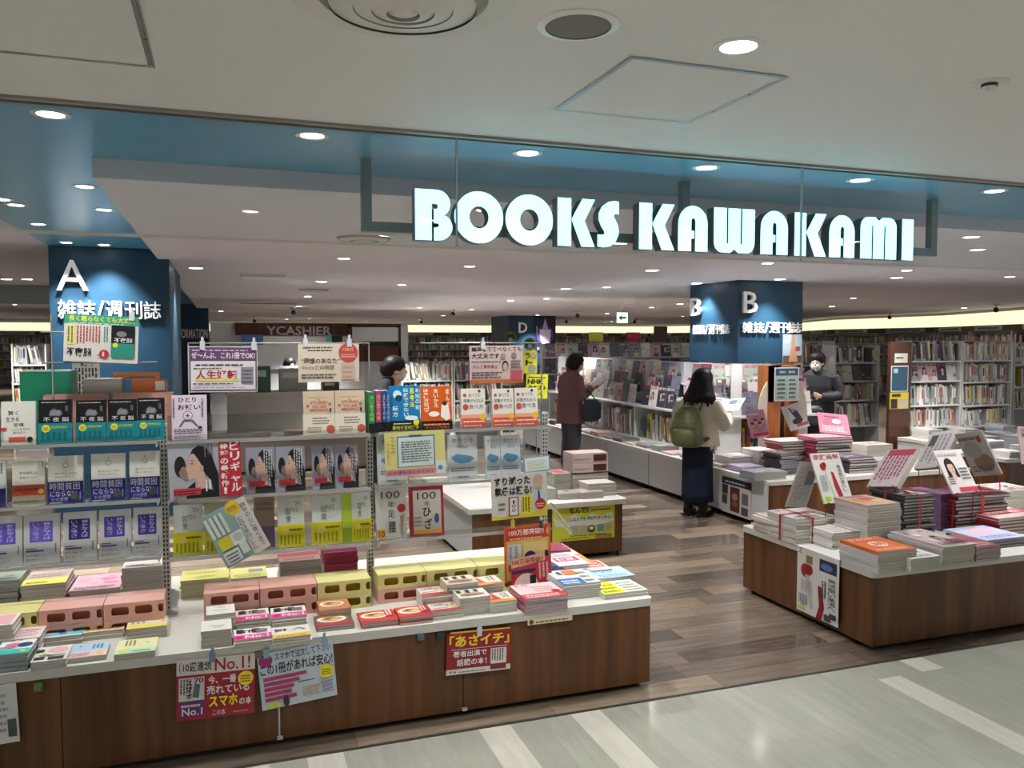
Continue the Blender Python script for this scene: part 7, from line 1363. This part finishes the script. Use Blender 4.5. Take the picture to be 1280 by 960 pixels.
b = MB(); DG = M('#16262a', .6); b.loft([(.33, .12, .70, .03, .1), (.33, .12, .74, .045, .15), (.33, .12, .86, .045, .155), (.32, .12, .98, .03, .12), (.32, .12, 1.0, .012, .1)], DG, 20); obj('bag_body', b, bag, smooth=True)
b = MB(); b.tube([V(.3, .03, .98), V(.27, .07, 1.08), V(.25, .1, 1.12), V(.27, .15, 1.08), V(.3, .21, .98)], [.008] * 5, DG, 8); obj('bag_handle', b, bag, smooth=True)
b = MB(); X = Matrix.Rotation(R(14), 4, 'Y'); b.box(0, 0, 0, .14, .2, .006, M('#3c3836', .5), X); b.box(.002, .002, .006, .138, .198, .012, PAGES, X); b.box(-.14, 0, 0, 0, .2, .006, M('#3c3836', .5), Matrix.Rotation(R(-14), 4, 'Y')); b.box(-.138, .002, .006, -.002, .198, .012, PAGES, Matrix.Rotation(R(-14), 4, 'Y'))
tag(obj('open_book', b, X=T2 @ Matrix.Translation((0, .33, 1.17)) @ Matrix.Rotation(R(35), 4, 'X')), 'open book held up by the person in the mauve coat', 'book')
# ---------- the man in the dark jacket by the side bookcases
pm = ondepth(1022, 460, 11.3)
P3 = person_root(pm[0], pm[1], (-.8, -.6), 'person in a dark padded jacket with a white face mask by the side bookcases')
def b3(b):
    head(b, (0, .06, 1.50), 1.05)
    b.tube([V(0, .0, 1.38), V(0, .0, 1.28), V(0, 0, 1.05), V(0, 0, .85)], [.055, (.14, .1), (.13, .1), (.14, .11)], SKIN, 14)
    for x in (-1, 1):
        b.tube([V(.09 * x, 0, .88), V(.09 * x, .02, .47), V(.09 * x, -.02, .1)], [.09, .062, .045], SKIN, 12); b.tube([V(.09 * x, -.04, .05), V(.095 * x, .14, .035)], [.045, .032], SKIN, 10)
        b.tube([V(.2 * x, 0, 1.32), V(.25 * x, .0, 1.05), V(.1 * x, .25, 1.05)], [.05, .042, .03], SKIN, 12)
    hand(b, (.1, .28, 1.06), (-.2, 1, .2), (-1, 0, .3), SKIN, 1.05, .4); hand(b, (-.1, .28, 1.06), (.2, 1, .2), (1, 0, .3), SKIN, 1.05, .4, -1)
features(body(P3, b3, .011), (0, .06, 1.50), 1.05, mask=True)
b = MB(); DJ = M('#12141c', .75)
b.loft([(0, .0, 1.42, .075, .07), (0, .0, 1.38, .14, .1), (0, 0, 1.33, .22, .125), (0, 0, 1.18, .24, .155), (0, 0, 1.0, .23, .16), (0, 0, .78, .24, .17)], DJ, 24)
for x in (-1, 1): b.tube([V(.2 * x, 0, 1.32), V(.27 * x, -.01, 1.17), V(.28 * x, .02, 1.05), V(.2 * x, .15, 1.04), V(.11 * x, .25, 1.05)], [.08, .08, .076, .064, .052], DJ, 14)
fuse(obj('jacket', b, P3), .013, 4)
b = MB()
for x in (-1, 1): b.tube([V(.085 * x, 0, .85), V(.09 * x, .01, .45), V(.09 * x, -.02, .05)], [.12, .09, .08], M('#16161c', .8), 14)
fuse(obj('trousers', b, P3), .014, 4)
b = MB()
for x in (-1, 1): b.tube([V(.09 * x, -.07, .04), V(.095 * x, .05, .04), V(.095 * x, .17, .03)], [(.042, .047), (.04, .047), (.028, .034)], BLK, 12)
obj('shoes', b, P3, smooth=True)
b = MB(); b.sph((0, .03, 1.555), .125, HAIR, (.92, .98, .82), 20); b.loft([(0, -.02, 1.56, .1, .09), (0, -.03, 1.49, .1, .08), (0, -.035, 1.44, .07, .05)], HAIR, 18)
b.tube([V(-.08, .08, 1.6), V(0, .125, 1.58), V(.08, .08, 1.6)], [.03, .032, .03], HAIR, 10); fuse(obj('hair', b, P3), .013, 3)
bag3 = empty('tote_bag', P3.location, P3.rotation_euler.z, 'black bag carried before the dark padded jacket', 'bag')
b = MB(); b.loft([(0, .25, .66, .12, .05), (0, .25, .7, .15, .06), (0, .25, .86, .15, .06), (0, .25, .93, .12, .03)], M('#141416', .5), 20); obj('bag_body', b, bag3, smooth=True)
b = MB(); b.tube([V(-.08, .25, .91), V(-.06, .25, 1.03), V(0, .25, 1.07), V(.06, .25, 1.03), V(.08, .25, .91)], [.008] * 5, M('#2c2c30', .5), 8); obj('bag_handle', b, bag3)
# ---------- the clerk bending by the display
pc = ondepth(472, 463, 8.4)
P4 = person_root(pc[0] - .0, pc[1], (.92, -.25), 'person in a black top with a white face mask leaning forward behind the display')
dz = pc[2] - 1.50
def b4(b):
    head(b, (0, .2, 1.50 + dz), 1.0)
    b.tube([V(0, .14, 1.42 + dz), V(0, .05, 1.30 + dz), V(0, 0, 1.1), V(0, -.01, .85)], [.045, .085, .1, .11], SKIN, 14)
    for x in (-1, 1):
        b.tube([V(.09 * x, 0, .88), V(.09 * x, .02, .47), V(.09 * x, -.02, .1)], [.09, .062, .045], SKIN, 12); b.tube([V(.09 * x, -.04, .05), V(.095 * x, .14, .035)], [.045, .032], SKIN, 10)
        b.tube([V(.2 * x, .06, 1.3 + dz), V(.25 * x, .14, 1.06), V(.14 * x, .36, .98)], [.05, .042, .03], SKIN, 12)
    hand(b, (.14, .38, .97), (-.2, 1, -.1), (-1, 0, .3), SKIN, 1.05, .4); hand(b, (-.14, .38, .97), (.2, 1, -.1), (1, 0, .3), SKIN, 1.05, .4, -1)
features(body(P4, b4, .011), (0, .2, 1.50 + dz), 1.0, mask=True)
b = MB(); BT = M('#131417', .85)
b.loft([(0, .12, 1.43 + dz, .075, .065), (0, .08, 1.38 + dz, .15, .1), (0, .05, 1.32 + dz, .22, .125), (0, 0, 1.18, .24, .15), (0, -.02, 1.0, .22, .15), (0, -.01, .85, .22, .16)], BT, 24)
for x in (-1, 1): b.tube([V(.2 * x, .06, 1.3 + dz), V(.27 * x, .08, 1.17), V(.27 * x, .14, 1.06), V(.2 * x, .26, 1.01), V(.15 * x, .36, .98)], [.08, .074, .07, .056, .046], BT, 14)
fuse(obj('sweater', b, P4), .013, 4)
b = MB()
for x in (-1, 1): b.tube([V(.085 * x, 0, .9), V(.09 * x, .01, .45), V(.09 * x, -.02, .05)], [.125, .09, .08], M('#1a1a20', .8), 14)
fuse(obj('trousers', b, P4), .014, 4)
b = MB(); b.sph((0, .165, 1.555 + dz), .122, HAIR2, (.92, 1.0, .84), 20); b.loft([(0, .11, 1.56 + dz, .1, .09), (0, .1, 1.49 + dz, .1, .08), (0, .1, 1.44 + dz, .07, .05)], HAIR2, 18); fuse(obj('hair', b, P4), .013, 3)
# ---------- the far cashier behind the counter
pk = ondepth(362, 456, 15.6)
P5 = person_root(pk[0], pk[1], (.35, -.93), 'person with dark bobbed hair and a face mask behind the far cashier counter')
dk = pk[2] - 1.49
def b5(b):
    head(b, (0, .04, 1.49 + dk), 1.0)
    b.tube([V(0, .0, 1.38 + dk), V(0, .0, 1.28), V(0, 0, 1.05), V(0, 0, .1)], [.055, (.13, .1), (.13, .1), (.12, .1)], SKIN, 14)
features(body(P5, b5, .014), (0, .04, 1.49 + dk), 1.0, mask=True)
b = MB(); b.loft([(0, .0, 1.4 + dk, .07, .06), (0, 0, 1.33, .19, .11), (0, 0, 1.1, .2, .13), (0, 0, .8, .2, .14), (0, 0, .4, .19, .15)], M('#2a2c34', .8), 20); obj('blouse', b, P5, smooth=True)
b = MB(); b.sph((0, .01, 1.535 + dk), .122, HAIR, (.95, .98, .88), 18); b.loft([(0, -.02, 1.55 + dk, .11, .09), (0, -.03, 1.45 + dk, .125, .09), (0, -.03, 1.38 + dk, .11, .07)], HAIR, 18); fuse(obj('hair', b, P5), .014, 2)
